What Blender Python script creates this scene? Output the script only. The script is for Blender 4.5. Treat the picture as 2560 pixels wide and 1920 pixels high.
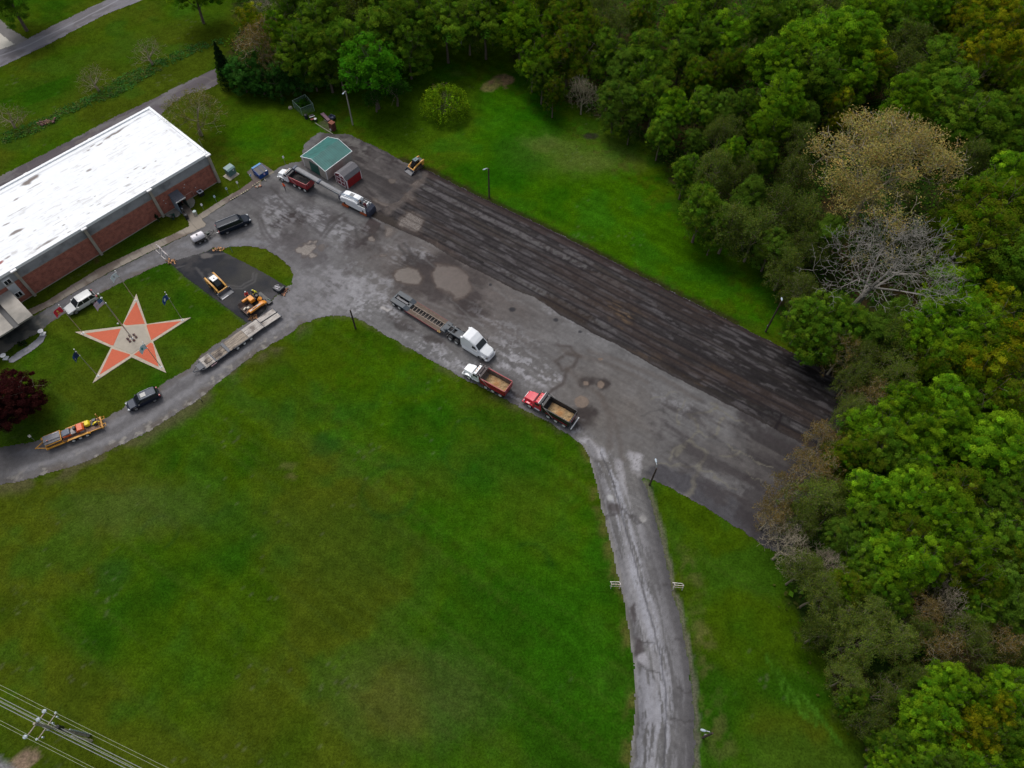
import bpy, math, random
import numpy as np
from math import radians, sin, cos, pi
from mathutils import Vector, Matrix
for o in list(bpy.data.objects): bpy.data.objects.remove(o)
S = bpy.context.scene
COL = S.collection
# ---------------------------------------------------------------- camera, sky, sun, exposure
FPX, TH, RO, H = 1790.0, radians(58.2), radians(1.1), 90.0
cd = bpy.data.cameras.new("camera"); cam = bpy.data.objects.new("camera", cd); COL.objects.link(cam)
cd.sensor_width = 36.0; cd.lens = FPX / 2560 * 36; cd.clip_start = 1; cd.clip_end = 3000
Xa = Vector((1, 0, 0)); Ua = Vector((0, sin(TH), cos(TH))); Fa = Vector((0, cos(TH), -sin(TH)))
Rr = Xa * cos(RO) + Ua * sin(RO); Uu = -Xa * sin(RO) + Ua * cos(RO)
M = Matrix((Rr, Uu, -Fa)).transposed().to_4x4(); M.translation = Vector((0, 0, H))
cam.matrix_world = M
S.camera = cam
SUN_EL, SUN_AZ = radians(58), radians(-35)
w = bpy.data.worlds.new("World"); S.world = w; w.use_nodes = True
nt = w.node_tree; bg = nt.nodes["Background"]
sk = nt.nodes.new("ShaderNodeTexSky"); sk.sky_type = 'NISHITA'; sk.sun_disc = False
sk.sun_elevation = SUN_EL; sk.sun_rotation = SUN_AZ; sk.dust_density = 4.0; sk.air_density = 1.0; sk.ozone_density = 1.0
hs = nt.nodes.new("ShaderNodeHueSaturation"); hs.inputs['Saturation'].default_value = 0.42
nt.links.new(sk.outputs[0], hs.inputs['Color']); nt.links.new(hs.outputs[0], bg.inputs[0]); bg.inputs[1].default_value = 0.115
sl = bpy.data.lights.new("sun", 'SUN'); sl.energy = 1.1; sl.angle = radians(24); sl.color = (1, .97, .93)
so = bpy.data.objects.new("sun", sl); COL.objects.link(so)
sd = Vector((sin(SUN_AZ) * cos(SUN_EL), cos(SUN_AZ) * cos(SUN_EL), sin(SUN_EL)))
so.rotation_euler = sd.to_track_quat('Z', 'Y').to_euler(); so.location = (0, 0, 60)
S.view_settings.view_transform = 'Standard'; S.view_settings.look = 'None'
S.view_settings.exposure = 0.3; S.view_settings.gamma = 1.0
S.render.engine = 'CYCLES'
# ---------------------------------------------------------------- helpers
def P(u, v, z=0.0):
    "photo position (2560x1920) -> point of the scene lying at height z"
    x = (u - 1280) / FPX; y = -(v - 960) / FPX
    x, y = cos(RO) * x - sin(RO) * y, sin(RO) * x + cos(RO) * y
    d = Vector((x, y * sin(TH) + cos(TH), y * cos(TH) - sin(TH)))
    t = (z - H) / d.z
    return Vector((d.x * t, d.y * t, z))
def Pxy(pts, z=0.0):
    return [tuple(P(u, v, z)[:2]) for u, v in pts]
def crop(x0, y0, s, pts):
    return [(x0 + x / s, y0 + y / s) for x, y in pts]
def view(pts): return [(x * 1.15732, y * 1.15732) for x, y in pts]

class MB:
    def __init__(s): s.v = []; s.f = []; s.m = []; s.cur = 0
    def add(s, vs, fs):
        n = len(s.v); s.v += [tuple(p) for p in vs]; s.f += [tuple(i + n for i in f) for f in fs]; s.m += [s.cur] * len(fs)
        return s
    def box(s, c, d, rz=0, ry=0, rx=0):
        R = Matrix.Rotation(rz, 3, 'Z') @ Matrix.Rotation(ry, 3, 'Y') @ Matrix.Rotation(rx, 3, 'X')
        c = Vector(c); vs = []
        for x in (-.5, .5):
            for y in (-.5, .5):
                for z in (-.5, .5): vs.append(c + R @ Vector((x * d[0], y * d[1], z * d[2])))
        return s.add(vs, [(0, 1, 3, 2), (4, 6, 7, 5), (0, 4, 5, 1), (2, 3, 7, 6), (0, 2, 6, 4), (1, 5, 7, 3)])
    def bx(s, x0, x1, y0, y1, z0, z1): return s.box(((x0 + x1) / 2, (y0 + y1) / 2, (z0 + z1) / 2), (x1 - x0, y1 - y0, z1 - z0))
    def tube(s, pts, rs, n=8, cap=True):
        pts = [Vector(p) for p in pts]
        if not hasattr(rs, '__len__'): rs = [rs] * len(pts)
        vs = []; fs = []
        for i, p in enumerate(pts):
            a = pts[min(i + 1, len(pts) - 1)] - pts[max(i - 1, 0)]
            if a.length < 1e-9: a = Vector((0, 0, 1))
            a.normalize(); b = a.orthogonal().normalized() if i == 0 else (bprev - a * bprev.dot(a))
            if b.length < 1e-6: b = a.orthogonal()
            b.normalize(); bprev = b; c = a.cross(b)
            for k in range(n):
                t = 2 * pi * k / n; vs.append(p + (b * cos(t) + c * sin(t)) * rs[i])
        for i in range(len(pts) - 1):
            for k in range(n):
                k2 = (k + 1) % n; fs.append((i * n + k, i * n + k2, (i + 1) * n + k2, (i + 1) * n + k))
        if cap: fs.append(tuple(range(n - 1, -1, -1))); fs.append(tuple((len(pts) - 1) * n + k for k in range(n)))
        return s.add(vs, fs)
    def prism(s, poly, z0, z1):
        n = len(poly)
        a = sum(poly[i][0] * poly[(i + 1) % n][1] - poly[(i + 1) % n][0] * poly[i][1] for i in range(n))
        if a < 0: poly = poly[::-1]
        vs = [(x, y, z0) for x, y in poly] + [(x, y, z1) for x, y in poly]
        return s.add(vs, [tuple(range(n - 1, -1, -1)), tuple(range(n, 2 * n))] + [(i, (i + 1) % n, (i + 1) % n + n, i + n) for i in range(n)])
    def side(s, poly, y0, y1):
        "profile in x,z extruded along y"
        n = len(poly); vs = [(x, y0, z) for x, z in poly] + [(x, y1, z) for x, z in poly]
        return s.add(vs, [tuple(range(n)), tuple(range(2 * n - 1, n - 1, -1))] + [(i, i + n, (i + 1) % n + n, (i + 1) % n) for i in range(n)])
    def loft(s, secs, close=True, cap=True):
        n = len(secs[0]); vs = [p for q in secs for p in q]; fs = []
        for i in range(len(secs) - 1):
            for k in range(n if close else n - 1):
                k2 = (k + 1) % n; fs.append((i * n + k, i * n + k2, (i + 1) * n + k2, (i + 1) * n + k))
        if cap and close: fs.append(tuple(range(n - 1, -1, -1))); fs.append(tuple((len(secs) - 1) * n + k for k in range(n)))
        return s.add(vs, fs)
    def quad(s, *p): return s.add(p, [tuple(range(len(p)))])
    def ball(s, c, r, n=8, m=5):
        c = Vector(c); r = r if hasattr(r, '__len__') else (r, r, r); secs = []
        for i in range(m + 1):
            t = pi * i / m; rr = max(sin(t), .02)
            secs.append([(c.x + r[0] * rr * cos(2 * pi * k / n), c.y + r[1] * rr * sin(2 * pi * k / n), c.z - r[2] * cos(t)) for k in range(n)])
        return s.loft(secs)
    def build(s, name, mats, parent=None, smooth=False, bevel=0):
        me = bpy.data.meshes.new(name); me.from_pydata(s.v, [], s.f)
        if not isinstance(mats, (list, tuple)): mats = [mats]
        for m in mats: me.materials.append(m)
        if len(mats) > 1: me.polygons.foreach_set('material_index', s.m)
        if smooth: me.polygons.foreach_set('use_smooth', [True] * len(me.polygons))
        me.update()
        o = bpy.data.objects.new(name, me); COL.objects.link(o)
        if parent: o.parent = parent
        if bevel:
            b = o.modifiers.new("bevel", 'BEVEL'); b.width = bevel; b.segments = 1; b.limit_method = 'ANGLE'
        return o

def tag(o, label=None, cat=None, group=None, kind=None):
    if label: o['label'] = label
    if cat: o['category'] = cat
    if group: o['group'] = group
    if kind: o['kind'] = kind
    return o
def thing(name, label, cat, loc=(0, 0, 0), rz=0, group=None):
    o = bpy.data.objects.new(name, None); COL.objects.link(o); o.empty_display_size = .3
    o.location = loc; o.rotation_euler = (0, 0, rz)
    return tag(o, label, cat, group)
def copy_tree(root, loc=None, rz=None, sc=None, label=None, parent=None):
    c = root.copy(); COL.objects.link(c); c.parent = parent
    for ch in root.children: copy_tree(ch, parent=c)
    if loc is not None: c.location = loc
    if rz is not None: c.rotation_euler = (0, 0, rz)
    if sc is not None: c.scale = sc if hasattr(sc, '__len__') else (sc, sc, sc)
    if label: c['label'] = label
    return c
def place2(pa, pb, la, lb, z=0.0):
    "pose that brings local points la, lb onto the photo points pa, pb at height z"
    A, B = P(*pa, z), P(*pb, z)
    an = math.atan2(B.y - A.y, B.x - A.x) - math.atan2(lb[1] - la[1], lb[0] - la[0])
    m = ((la[0] + lb[0]) / 2, (la[1] + lb[1]) / 2)
    return Vector(((A.x + B.x) / 2 - (cos(an) * m[0] - sin(an) * m[1]), (A.y + B.y) / 2 - (sin(an) * m[0] + cos(an) * m[1]), 0)), an

MC = {}
def mat(name, col, rough=.6, metal=0.0, var=.12, scale=2.5, bump=0.0, coat=0.0, dirt=None, dirtamt=0.4, stretch=None, alpha=1.0, spec=None):
    if name in MC: return MC[name]
    m = bpy.data.materials.new(name); m.use_nodes = True; MC[name] = m
    nt = m.node_tree; b = nt.nodes["Principled BSDF"]
    b.inputs['Roughness'].default_value = rough; b.inputs['Metallic'].default_value = metal
    if 'Coat Weight' in b.inputs: b.inputs['Coat Weight'].default_value = coat
    if spec is not None: b.inputs['Specular IOR Level'].default_value = spec
    tc = nt.nodes.new("ShaderNodeTexCoord"); n = nt.nodes.new("ShaderNodeTexNoise")
    n.inputs['Scale'].default_value = scale; n.inputs['Detail'].default_value = 5; n.inputs['Roughness'].default_value = .65
    if stretch:
        mp = nt.nodes.new("ShaderNodeMapping"); mp.inputs['Scale'].default_value = stretch
        nt.links.new(tc.outputs['Object'], mp.inputs[0]); nt.links.new(mp.outputs[0], n.inputs['Vector'])
    else: nt.links.new(tc.outputs['Object'], n.inputs['Vector'])
    r = nt.nodes.new("ShaderNodeMapRange"); r.inputs[1].default_value = .3; r.inputs[2].default_value = .7
    r.inputs[3].default_value = 1 - var; r.inputs[4].default_value = 1 + var; nt.links.new(n.outputs[0], r.inputs[0])
    mu = nt.nodes.new("ShaderNodeVectorMath"); mu.operation = 'SCALE'; mu.inputs[0].default_value = col[:3]
    nt.links.new(r.outputs[0], mu.inputs['Scale']); out = mu.outputs[0]
    if dirt:
        n2 = nt.nodes.new("ShaderNodeTexNoise"); n2.inputs['Scale'].default_value = scale * .45; n2.inputs['Detail'].default_value = 8
        nt.links.new(tc.outputs['Object'], n2.inputs['Vector'])
        r2 = nt.nodes.new("ShaderNodeMapRange"); r2.inputs[1].default_value = .5; r2.inputs[2].default_value = .68
        r2.inputs[4].default_value = dirtamt; nt.links.new(n2.outputs[0], r2.inputs[0])
        mx = nt.nodes.new("ShaderNodeMix"); mx.data_type = 'RGBA'; mx.inputs[7].default_value = (*dirt, 1)
        nt.links.new(r2.outputs[0], mx.inputs[0]); nt.links.new(out, mx.inputs[6]); out = mx.outputs[2]
    nt.links.new(out, b.inputs['Base Color'])
    if bump:
        bp = nt.nodes.new("ShaderNodeBump"); bp.inputs['Strength'].default_value = bump; bp.inputs['Distance'].default_value = .05
        nt.links.new(n.outputs[0], bp.inputs['Height']); nt.links.new(bp.outputs[0], b.inputs['Normal'])
    if alpha < 1: b.inputs['Alpha'].default_value = alpha
    return m
def sheet_mat(name, fine=8.0, var=.22, bump=.3, fine2=0.0, v2=0.0, spec=.5, k0=.82):
    "colour attribute 'Col' (rgb) with roughness in alpha, broken up by fine procedural noise"
    m = bpy.data.materials.new(name); m.use_nodes = True
    nt = m.node_tree; b = nt.nodes["Principled BSDF"]
    b.inputs['Specular IOR Level'].default_value = spec
    at = nt.nodes.new("ShaderNodeAttribute"); at.attribute_name = 'Col'
    tc = nt.nodes.new("ShaderNodeTexCoord"); n = nt.nodes.new("ShaderNodeTexNoise")
    n.inputs['Scale'].default_value = fine; n.inputs['Detail'].default_value = 4; n.inputs['Roughness'].default_value = .7
    nt.links.new(tc.outputs['Object'], n.inputs['Vector'])
    r = nt.nodes.new("ShaderNodeMapRange"); r.inputs[1].default_value = .3; r.inputs[2].default_value = .7
    r.inputs[3].default_value = k0 * (1 - var); r.inputs[4].default_value = k0 * (1 + var); nt.links.new(n.outputs[0], r.inputs[0])
    k = r.outputs[0]
    if fine2:
        n2 = nt.nodes.new("ShaderNodeTexNoise"); n2.inputs['Scale'].default_value = fine2; n2.inputs['Detail'].default_value = 3
        nt.links.new(tc.outputs['Object'], n2.inputs['Vector'])
        r2 = nt.nodes.new("ShaderNodeMapRange"); r2.inputs[1].default_value = .3; r2.inputs[2].default_value = .7
        r2.inputs[3].default_value = 1 - v2; r2.inputs[4].default_value = 1 + v2; nt.links.new(n2.outputs[0], r2.inputs[0])
        mm = nt.nodes.new("ShaderNodeMath"); mm.operation = 'MULTIPLY'; nt.links.new(k, mm.inputs[0]); nt.links.new(r2.outputs[0], mm.inputs[1]); k = mm.outputs[0]
    mu = nt.nodes.new("ShaderNodeVectorMath"); mu.operation = 'SCALE'
    nt.links.new(at.outputs['Color'], mu.inputs[0]); nt.links.new(k, mu.inputs['Scale'])
    nt.links.new(mu.outputs[0], b.inputs['Base Color']); nt.links.new(at.outputs['Alpha'], b.inputs['Roughness'])
    if spec > .3:
        sp = nt.nodes.new("ShaderNodeMapRange"); sp.inputs[1].default_value = .1; sp.inputs[2].default_value = .5; sp.inputs[3].default_value = .5; sp.inputs[4].default_value = .12
        nt.links.new(at.outputs['Alpha'], sp.inputs[0]); nt.links.new(sp.outputs[0], b.inputs['Specular IOR Level'])
    bp = nt.nodes.new("ShaderNodeBump"); bp.inputs['Strength'].default_value = bump; bp.inputs['Distance'].default_value = .04
    nt.links.new(n.outputs[0], bp.inputs['Height']); nt.links.new(bp.outputs[0], b.inputs['Normal'])
    return m
# ---------------------------------------------------------------- numpy noise and painting of real stains, wear and patches, and some vignetting
def _h(ix, iy, seed):
    n = (ix.astype(np.int64) * 374761393 + iy.astype(np.int64) * 668265263 + seed * 1442695041) & 0xffffffff
    n = ((n ^ (n >> 13)) * 1274126177) & 0xffffffff
    return ((n ^ (n >> 16)) & 0xffff) / 65535.0
def vn(x, y, seed=0):
    ix, iy = np.floor(x), np.floor(y); fx, fy = x - ix, y - iy
    fx = fx * fx * (3 - 2 * fx); fy = fy * fy * (3 - 2 * fy)
    a, b = _h(ix, iy, seed), _h(ix + 1, iy, seed); c, d = _h(ix, iy + 1, seed), _h(ix + 1, iy + 1, seed)
    return (a + (b - a) * fx) * (1 - fy) + (c + (d - c) * fx) * fy
def fbm(x, y, o=4, seed=0, g=.5):
    s = 0; a = 1; t = 0
    for i in range(o): s = s + a * vn(x * 2 ** i, y * 2 ** i, seed + i * 17); t += a; a *= g
    return s / t
def sst(a, b, x):
    t = np.clip((x - a) / (b - a), 0, 1); return t * t * (3 - 2 * t)
def pip(poly, X, Y):
    ins = np.zeros(X.shape, bool); n = len(poly)
    for i in range(n):
        x1, y1 = poly[i]; x2, y2 = poly[(i + 1) % n]
        if y1 == y2: continue
        ins ^= ((y1 > Y) != (y2 > Y)) & (X < (x2 - x1) * (Y - y1) / (y2 - y1) + x1)
    return ins
class Paint:
    def __init__(s, X, Y):
        s.X, s.Y = X, Y; s.C = np.zeros((len(X), 4), np.float32); s.C[:, 3] = .85
        s.wx = X + (fbm(X * .9, Y * .9, 4, 91) - .5) * 1.6; s.wy = Y + (fbm(X * .9, Y * .9, 4, 57) - .5) * 1.6
    def fill(s, c, r=None):
        s.C[:, :3] = c
        if r: s.C[:, 3] = r
    def mix(s, m, c, a=1.0, r=None):
        m = (m * a)[:, None]; s.C[:, :3] = s.C[:, :3] * (1 - m) + np.array(c, np.float32) * m
        if r is not None: s.C[:, 3] = s.C[:, 3] * (1 - m[:, 0]) + r * m[:, 0]
    def mul(s, k): s.C[:, :3] *= k[:, None] if hasattr(k, 'shape') else k
    def blob(s, p, rx, ry=None, ang=0, soft=.35, rag=.5):
        c = P(*p); ry = ry or rx
        X = s.X + (s.wx - s.X) * rag * min(1.5, max(rx, ry)); Y = s.Y + (s.wy - s.Y) * rag * min(1.5, max(rx, ry))
        dx, dy = X - c.x, Y - c.y; ca, sa = cos(ang), sin(ang)
        d = np.hypot((dx * ca + dy * sa) / rx, (-dx * sa + dy * ca) / ry)
        return 1 - sst(1 - soft, 1 + soft, d)
    def poly(s, pts, rag=.5):
        q = Pxy(pts); xs = [a[0] for a in q]; ys = [a[1] for a in q]; m = 2 + rag * 2; out = np.zeros(len(s.X)); sel = (s.X > min(xs) - m) & (s.X < max(xs) + m) & (s.Y > min(ys) - m) & (s.Y < max(ys) + m)
        X, Y = s.X[sel], s.Y[sel]; WX, WY = (s.wx - s.X)[sel], (s.wy - s.Y)[sel]; acc = np.zeros(len(X)); sf = min(.9, rag * .55)
        for k in range(7): acc += pip(q, X + WX * rag + sf * cos(k * .9) * (k > 0), Y + WY * rag + sf * sin(k * .9) * (k > 0))
        out[sel] = acc / 7; return out
    def stroke(s, pts, wd, soft=.5, rag=.3, loop=False):
        q = Pxy(pts); 
        if loop: q = q + [q[0]]
        X = s.X + (s.wx - s.X) * rag; Y = s.Y + (s.wy - s.Y) * rag; D = np.full(len(X), 1e9)
        xs = [a[0] for a in q]; ys = [a[1] for a in q]; m = wd + 3
        sel = (X > min(xs) - m) & (X < max(xs) + m) & (Y > min(ys) - m) & (Y < max(ys) + m)
        x, y = X[sel], Y[sel]; d = np.full(len(x), 1e9)
        for (x1, y1), (x2, y2) in zip(q[:-1], q[1:]):
            L = (x2 - x1) ** 2 + (y2 - y1) ** 2 + 1e-9
            t = np.clip(((x - x1) * (x2 - x1) + (y - y1) * (y2 - y1)) / L, 0, 1)
            d = np.minimum(d, np.hypot(x - x1 - t * (x2 - x1), y - y1 - t * (y2 - y1)))
        D[sel] = d; return 1 - sst(wd / 2 * (1 - soft), wd / 2 * (1 + soft), D)
def sheet(name, polys, cell, z, painter, material, rag=.25, holes=(), parent=None, world=False):
    q = [(p if world else Pxy(p)) for p in polys]; hq = [Pxy(p) for p in holes]
    xs = [a[0] for p in q for a in p]; ys = [a[1] for p in q for a in p]
    x0, x1, y0, y1 = min(xs) - 1, max(xs) + 1, min(ys) - 1, max(ys) + 1
    nx, ny = int((x1 - x0) / cell) + 2, int((y1 - y0) / cell) + 2
    gx, gy = np.meshgrid(x0 + np.arange(nx) * cell, y0 + np.arange(ny) * cell)
    cx = (gx[:-1, :-1] + cell / 2).ravel(); cy = (gy[:-1, :-1] + cell / 2).ravel()
    wx = cx + (fbm(cx * 1.3, cy * 1.3, 3, 5) - .5) * 2 * rag; wy = cy + (fbm(cx * 1.3, cy * 1.3, 3, 8) - .5) * 2 * rag
    ins = np.zeros(len(cx), bool)
    for p in q: ins |= pip(p, wx, wy)
    for p in hq: ins &= ~pip(p, wx, wy)
    idx = np.nonzero(ins)[0]; r, c = idx // (nx - 1), idx % (nx - 1); a = r * nx + c
    F = np.stack([a, a + 1, a + nx + 1, a + nx], 1); used, inv = np.unique(F, return_inverse=True); F = inv.reshape(F.shape)
    X, Y = gx.ravel()[used], gy.ravel()[used]
    V = np.stack([X, Y, np.full(len(X), z)], 1).astype(np.float32)
    me = bpy.data.meshes.new(name); me.vertices.add(len(V)); me.vertices.foreach_set('co', V.ravel())
    me.loops.add(F.size); me.loops.foreach_set('vertex_index', F.ravel().astype(np.int32))
    me.polygons.add(len(F)); me.polygons.foreach_set('loop_start', np.arange(0, F.size, 4, dtype=np.int32))
    me.polygons.foreach_set('loop_total', np.full(len(F), 4, dtype=np.int32)); me.update(calc_edges=True)
    p = Paint(X, Y); painter(p)
    at = me.color_attributes.new('Col', 'FLOAT_COLOR', 'POINT'); at.data.foreach_set('color', np.clip(p.C, 0, 1).astype(np.float32).ravel())
    me.materials.append(material); o = bpy.data.objects.new(name, me); COL.objects.link(o)
    if parent: o.parent = parent
    return o
# ================================================================ GROUND
LOT_UP = [(835, 336), (870, 336), (914, 356), (963, 379), (1003, 402), (1067, 425), (1140, 463), (1200, 493), (1344.7, 559.6), (1489, 632), (1663, 721.7), (1840, 811), (1960, 872), (2060, 922), (2110, 960)]
LOT_RIGHT = [(2125, 1010), (2080, 1120), (2040, 1220), (2010, 1310), (1975, 1390), (1930, 1378)]
LOT_LOW = [(1874.5, 1340), (1805, 1294), (1761.7, 1268), (1718, 1242), (1675, 1219), (1640, 1203), (1605, 1192.8)]
ROAD_R = [(1608, 1205), (1620, 1233), (1637, 1288), (1651, 1340), (1667, 1410), (1681, 1480), (1702, 1556.7), (1716, 1630), (1726.6, 1700), (1735, 1777), (1736, 1847), (1733.6, 1917), (1725, 1990)]
ROAD_L = [(1567, 1990), (1574.6, 1916.7), (1583, 1829), (1588.5, 1759), (1585, 1675.5), (1576, 1598.7), (1558.8, 1504), (1541, 1420), (1524, 1343.5), (1507, 1279.6), (1492.6, 1221.7), (1475, 1149), (1457.9, 1111.7)]
LOT_GRASS = [(1439.5, 1101), (1417, 1082.8), (1364.6, 1052), (1302.8, 1021), (1260, 998), (1193.7, 961), (1160, 945.8), (1111.6, 919.7), (1041.6, 880.7), (1004, 859.5), (971.6, 843), (914, 806), (890, 796), (856, 790), (820, 790), (798, 795)]
DRIVE_LOW = [(750, 812), (730, 830.5), (693, 851.7), (646, 881), (617, 901), (575.8, 934), (552, 952.8), (480, 1010), (369, 1079.6), (282, 1123), (217, 1153), (152, 1175), (65, 1199), (0, 1211), (-90, 1222)]
DRIVE_UP = [(-90, 1120), (0, 1118), (43.4, 1112), (87, 1103.5), (150, 1088), (265, 1045), (310, 1019), (390.6, 971), (423, 949), (476, 918.7), (505, 887), (552, 854), (616.5, 807)]
PAD_TO_WEDGE = [(650, 790), (686.5, 745), (716, 717), (730, 711), (733.7, 691), (727, 670), (709, 650.7), (668.5, 624.6), (628, 615), (579, 617), (559.5, 621), (533.5, 621), (514, 629), (432, 657)]
LOOP_UP = [(419.7, 657), (400, 662), (325.5, 695), (245, 736), (200, 763), (156, 788.5), (113, 816.7), (104, 830), (90, 837), (40, 860), (10, 885), (-40, 915), (-90, 935)]
WALK_LOW = [(-90, 880), (0, 838), (80, 792), (139, 760), (269, 684), (369, 634), (430, 606), (480, 582), (512, 567), (516, 561), (504.6, 549), (560, 512), (603, 487), (631, 469), (651, 455), (668, 440)]
LOT_NW = [(679, 431), (702, 417), (725, 408), (751.7, 405), (760, 360), (800, 330)]
LOT = WALK_LOW + LOT_NW + LOT_UP + LOT_RIGHT + LOT_LOW + ROAD_R + ROAD_L + LOT_GRASS + DRIVE_LOW + DRIVE_UP + PAD_TO_WEDGE + LOOP_UP
STRIP = [(1048, 419), (1067, 425), (1140, 463), (1200, 493), (1344.7, 559.6), (1489, 632), (1663, 721.7), (1840, 811), (1960, 872), (2060, 922), (2130, 965), (2125, 1010), (2090, 1120), (2065, 1140),
         (2005, 1109), (1863, 1033.6), (1761.7, 981.5), (1654.6, 926.5), (1544.7, 863), (1489, 837), (1402, 788), (1339, 745), (1286.8, 724.6), (1200, 679.7), (1149, 654.5), (1074, 608), (990, 570.6), (917, 536), (945, 528), (1000, 500), (1030, 470), (1056, 444)]
PAD = [(421, 656), (432.5, 663.7), (461.8, 691.4), (501, 720.7), (554.6, 759.7), (616.5, 807), (650, 790), (686.5, 742), (715.7, 716), (701, 707.6), (660, 683), (611.6, 657), (559.5, 631), (533.5, 622), (514, 630), (470, 643)]
sA, sB = P(1200, 493), P(1840, 811)
SD = (sB - sA).normalized(); SN = Vector((-SD.y, SD.x, 0))
def along(p): return (p.X - sA.x) * SD.x + (p.Y - sA.y) * SD.y, -((p.X - sA.x) * SN.x + (p.Y - sA.y) * SN.y)
V = view
def cA(pts): return crop(640, 180, 3.456, pts)      # north west of the lot
def cB(pts): return crop(1200, 360, 3.456, pts)
def cC(pts): return crop(1400, 860, 3.456, pts)
MUD = (.070, .047, .035)
def paint_lot(p):
    X, Y = p.X, p.Y; s, t = along(p)
    p.fill((.150, .146, .147), .8)
    p.mul(.80 + .40 * fbm(X * .08, Y * .08, 4, 3)); p.mul(.72 + .56 * fbm(X * .45, Y * .45, 6, 31, .62)); p.mix(p.blob(cA([(620, 1380)])[0], 13, 12, 0, .8) * sst(.5, .62, fbm(X * .28, Y * .28, 5, 33)), (.062, .052, .052), .75)
    # long pale wear lines along the traffic direction
    st = fbm(s * .10, t * .9, 4, 11); p.mix(sst(.52, .75, st), (.20, .195, .195), .45)
    st = fbm(s * .16 + 40, t * 1.6, 4, 12); p.mix(sst(.55, .72, st), (.10, .095, .093), .4)
    # brownish dirty film in the middle of the lot
    p.mix(p.blob(V([(975, 615)])[0], 17, 8, -.55, .6) * (.4 + .6 * fbm(X * .3, Y * .3, 4, 77)), (.12, .095, .083), .75)
    p.mix(p.blob(V([(1300, 860)])[0], 9, 6, -.5, .7) * (.3 + .7 * fbm(X * .4, Y * .4, 4, 78)), (.13, .11, .095), .6)
    p.mix(p.blob(V([(1330, 960)])[0], 9, 5, -1.2, .8) * fbm(X * .4, Y * .4, 3, 70), (.13, .115, .10), .6)
    # north yard: darker unmilled tarmac
    p.mix(p.poly(cA([(380, 800), (600, 500), (1140, 620), (1380, 820), (1440, 900), (1150, 1200), (960, 1240), (820, 1010), (520, 860)]), .9), (.080, .070, .068), .9)
    p.mix(p.poly(cA([(620, 540), (1140, 620), (1440, 860), (1450, 900), (1130, 1230), (960, 1240), (900, 1080), (930, 900), (800, 700)]), 1.2) * sst(.42, .6, fbm(s * .25, t * 1.3, 5, 121)), (.045, .039, .040), .8)
    p.mix(p.poly(cA([(620, 540), (1140, 620), (1440, 860), (1130, 1230), (900, 1080)]), 1.5) * sst(.55, .68, fbm(s * .3, t * 1.1, 5, 122)), (.15, .135, .13), .6)
    nn = sst(.48, .66, fbm(s * .12, t * .8, 4, 21)); p.mix(p.poly(cA([(600, 500), (1140, 620), (1440, 850), (1200, 1150), (850, 1000)]), 1) * nn, (.055, .05, .05), .7)
    p.mix(p.poly(cA([(660, 540), (800, 560), (1100, 680), (1060, 760), (800, 700), (700, 620)]), 1.2) * sst(.4, .6, fbm(X * .8, Y * .8, 4, 2)), (.19, .18, .17), .7)
    p.mix(p.poly(V([(470, 420), (560, 395), (760, 470), (700, 500), (620, 470), (540, 440), (500, 460)]), 1.5), (.105, .10, .105), .6)
    p.mix(p.poly(crop(540, 380, 13.825, [(870, 1480), (1280, 1250), (1700, 1150), (2212, 1000), (2212, 1659), (700, 1659)]), .6), (.085, .08, .083), .6)
    # dark stains
    for (c, rx, ry, a) in [((320, 1270), 90, 50, .8), ((190, 1320), 50, 28, .75), ((290, 1440), 110, 50, .8), ((870, 1480), 55, 34, .9), ((940, 1440), 30, 25, .7), ((1200, 780), 60, 18, .7), ((960, 712), 40, 14, .7), ((610, 1600), 26, 16, 1),
                           ((1010, 1400), 60, 40, .6), ((470, 1560), 110, 90, .45), ((520, 1640), 120, 40, .35), ((1180, 1000), 120, 60, .4), ((850, 1130), 120, 40, .4)]:
        p.mix(p.blob(cA([c])[0], rx * .024, ry * .028, -.5, .45, 1.6), (.048, .040, .040), min(1, a * 1.25))
    p.mix(p.poly(cA([(985, 1255), (1085, 1310), (1030, 1400), (910, 1370)]), .1), (.065, .05, .05), .95)
    for (c, rx, ry, a) in [((905, 575), 55, 28, .8), ((960, 570), 40, 25, .8), ((1010, 660), 50, 18, .7), ((1030, 600), 35, 20, .5), ((900, 610), 70, 22, .5), ((1266, 826), 15, 12, 1), ((1305, 830), 15, 12, .9), ((1285, 826), 26, 10, .5), ((1262, 895), 26, 18, .8), ((1240, 915), 24, 10, .7),
                           ((870, 700), 40, 12, .6), ((940, 735), 26, 10, .6), ((1050, 790), 24, 8, .6), ((1100, 845), 40, 14, .4), ((660, 545), 45, 26, .5), ((800, 500), 35, 20, .5), ((735, 475), 30, 10, .4)]:
        p.mix(p.blob(V([c])[0], rx * .071, ry * .085, -.5, .45, .8), (.054, .045, .043), min(1, a * 1.25))
    # pale flaking patches
    fl = sst(.47, .62, .6 * fbm(s * .5, t * 1.5, 5, 44) + .4 * fbm(X * 3, Y * 3, 3, 47)); fl2 = sst(.45, .62, .5 * fbm(X * 1.1, Y * 1.1, 5, 45) + .5 * fbm(s * .9, t * 4.5, 4, 46))
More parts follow.
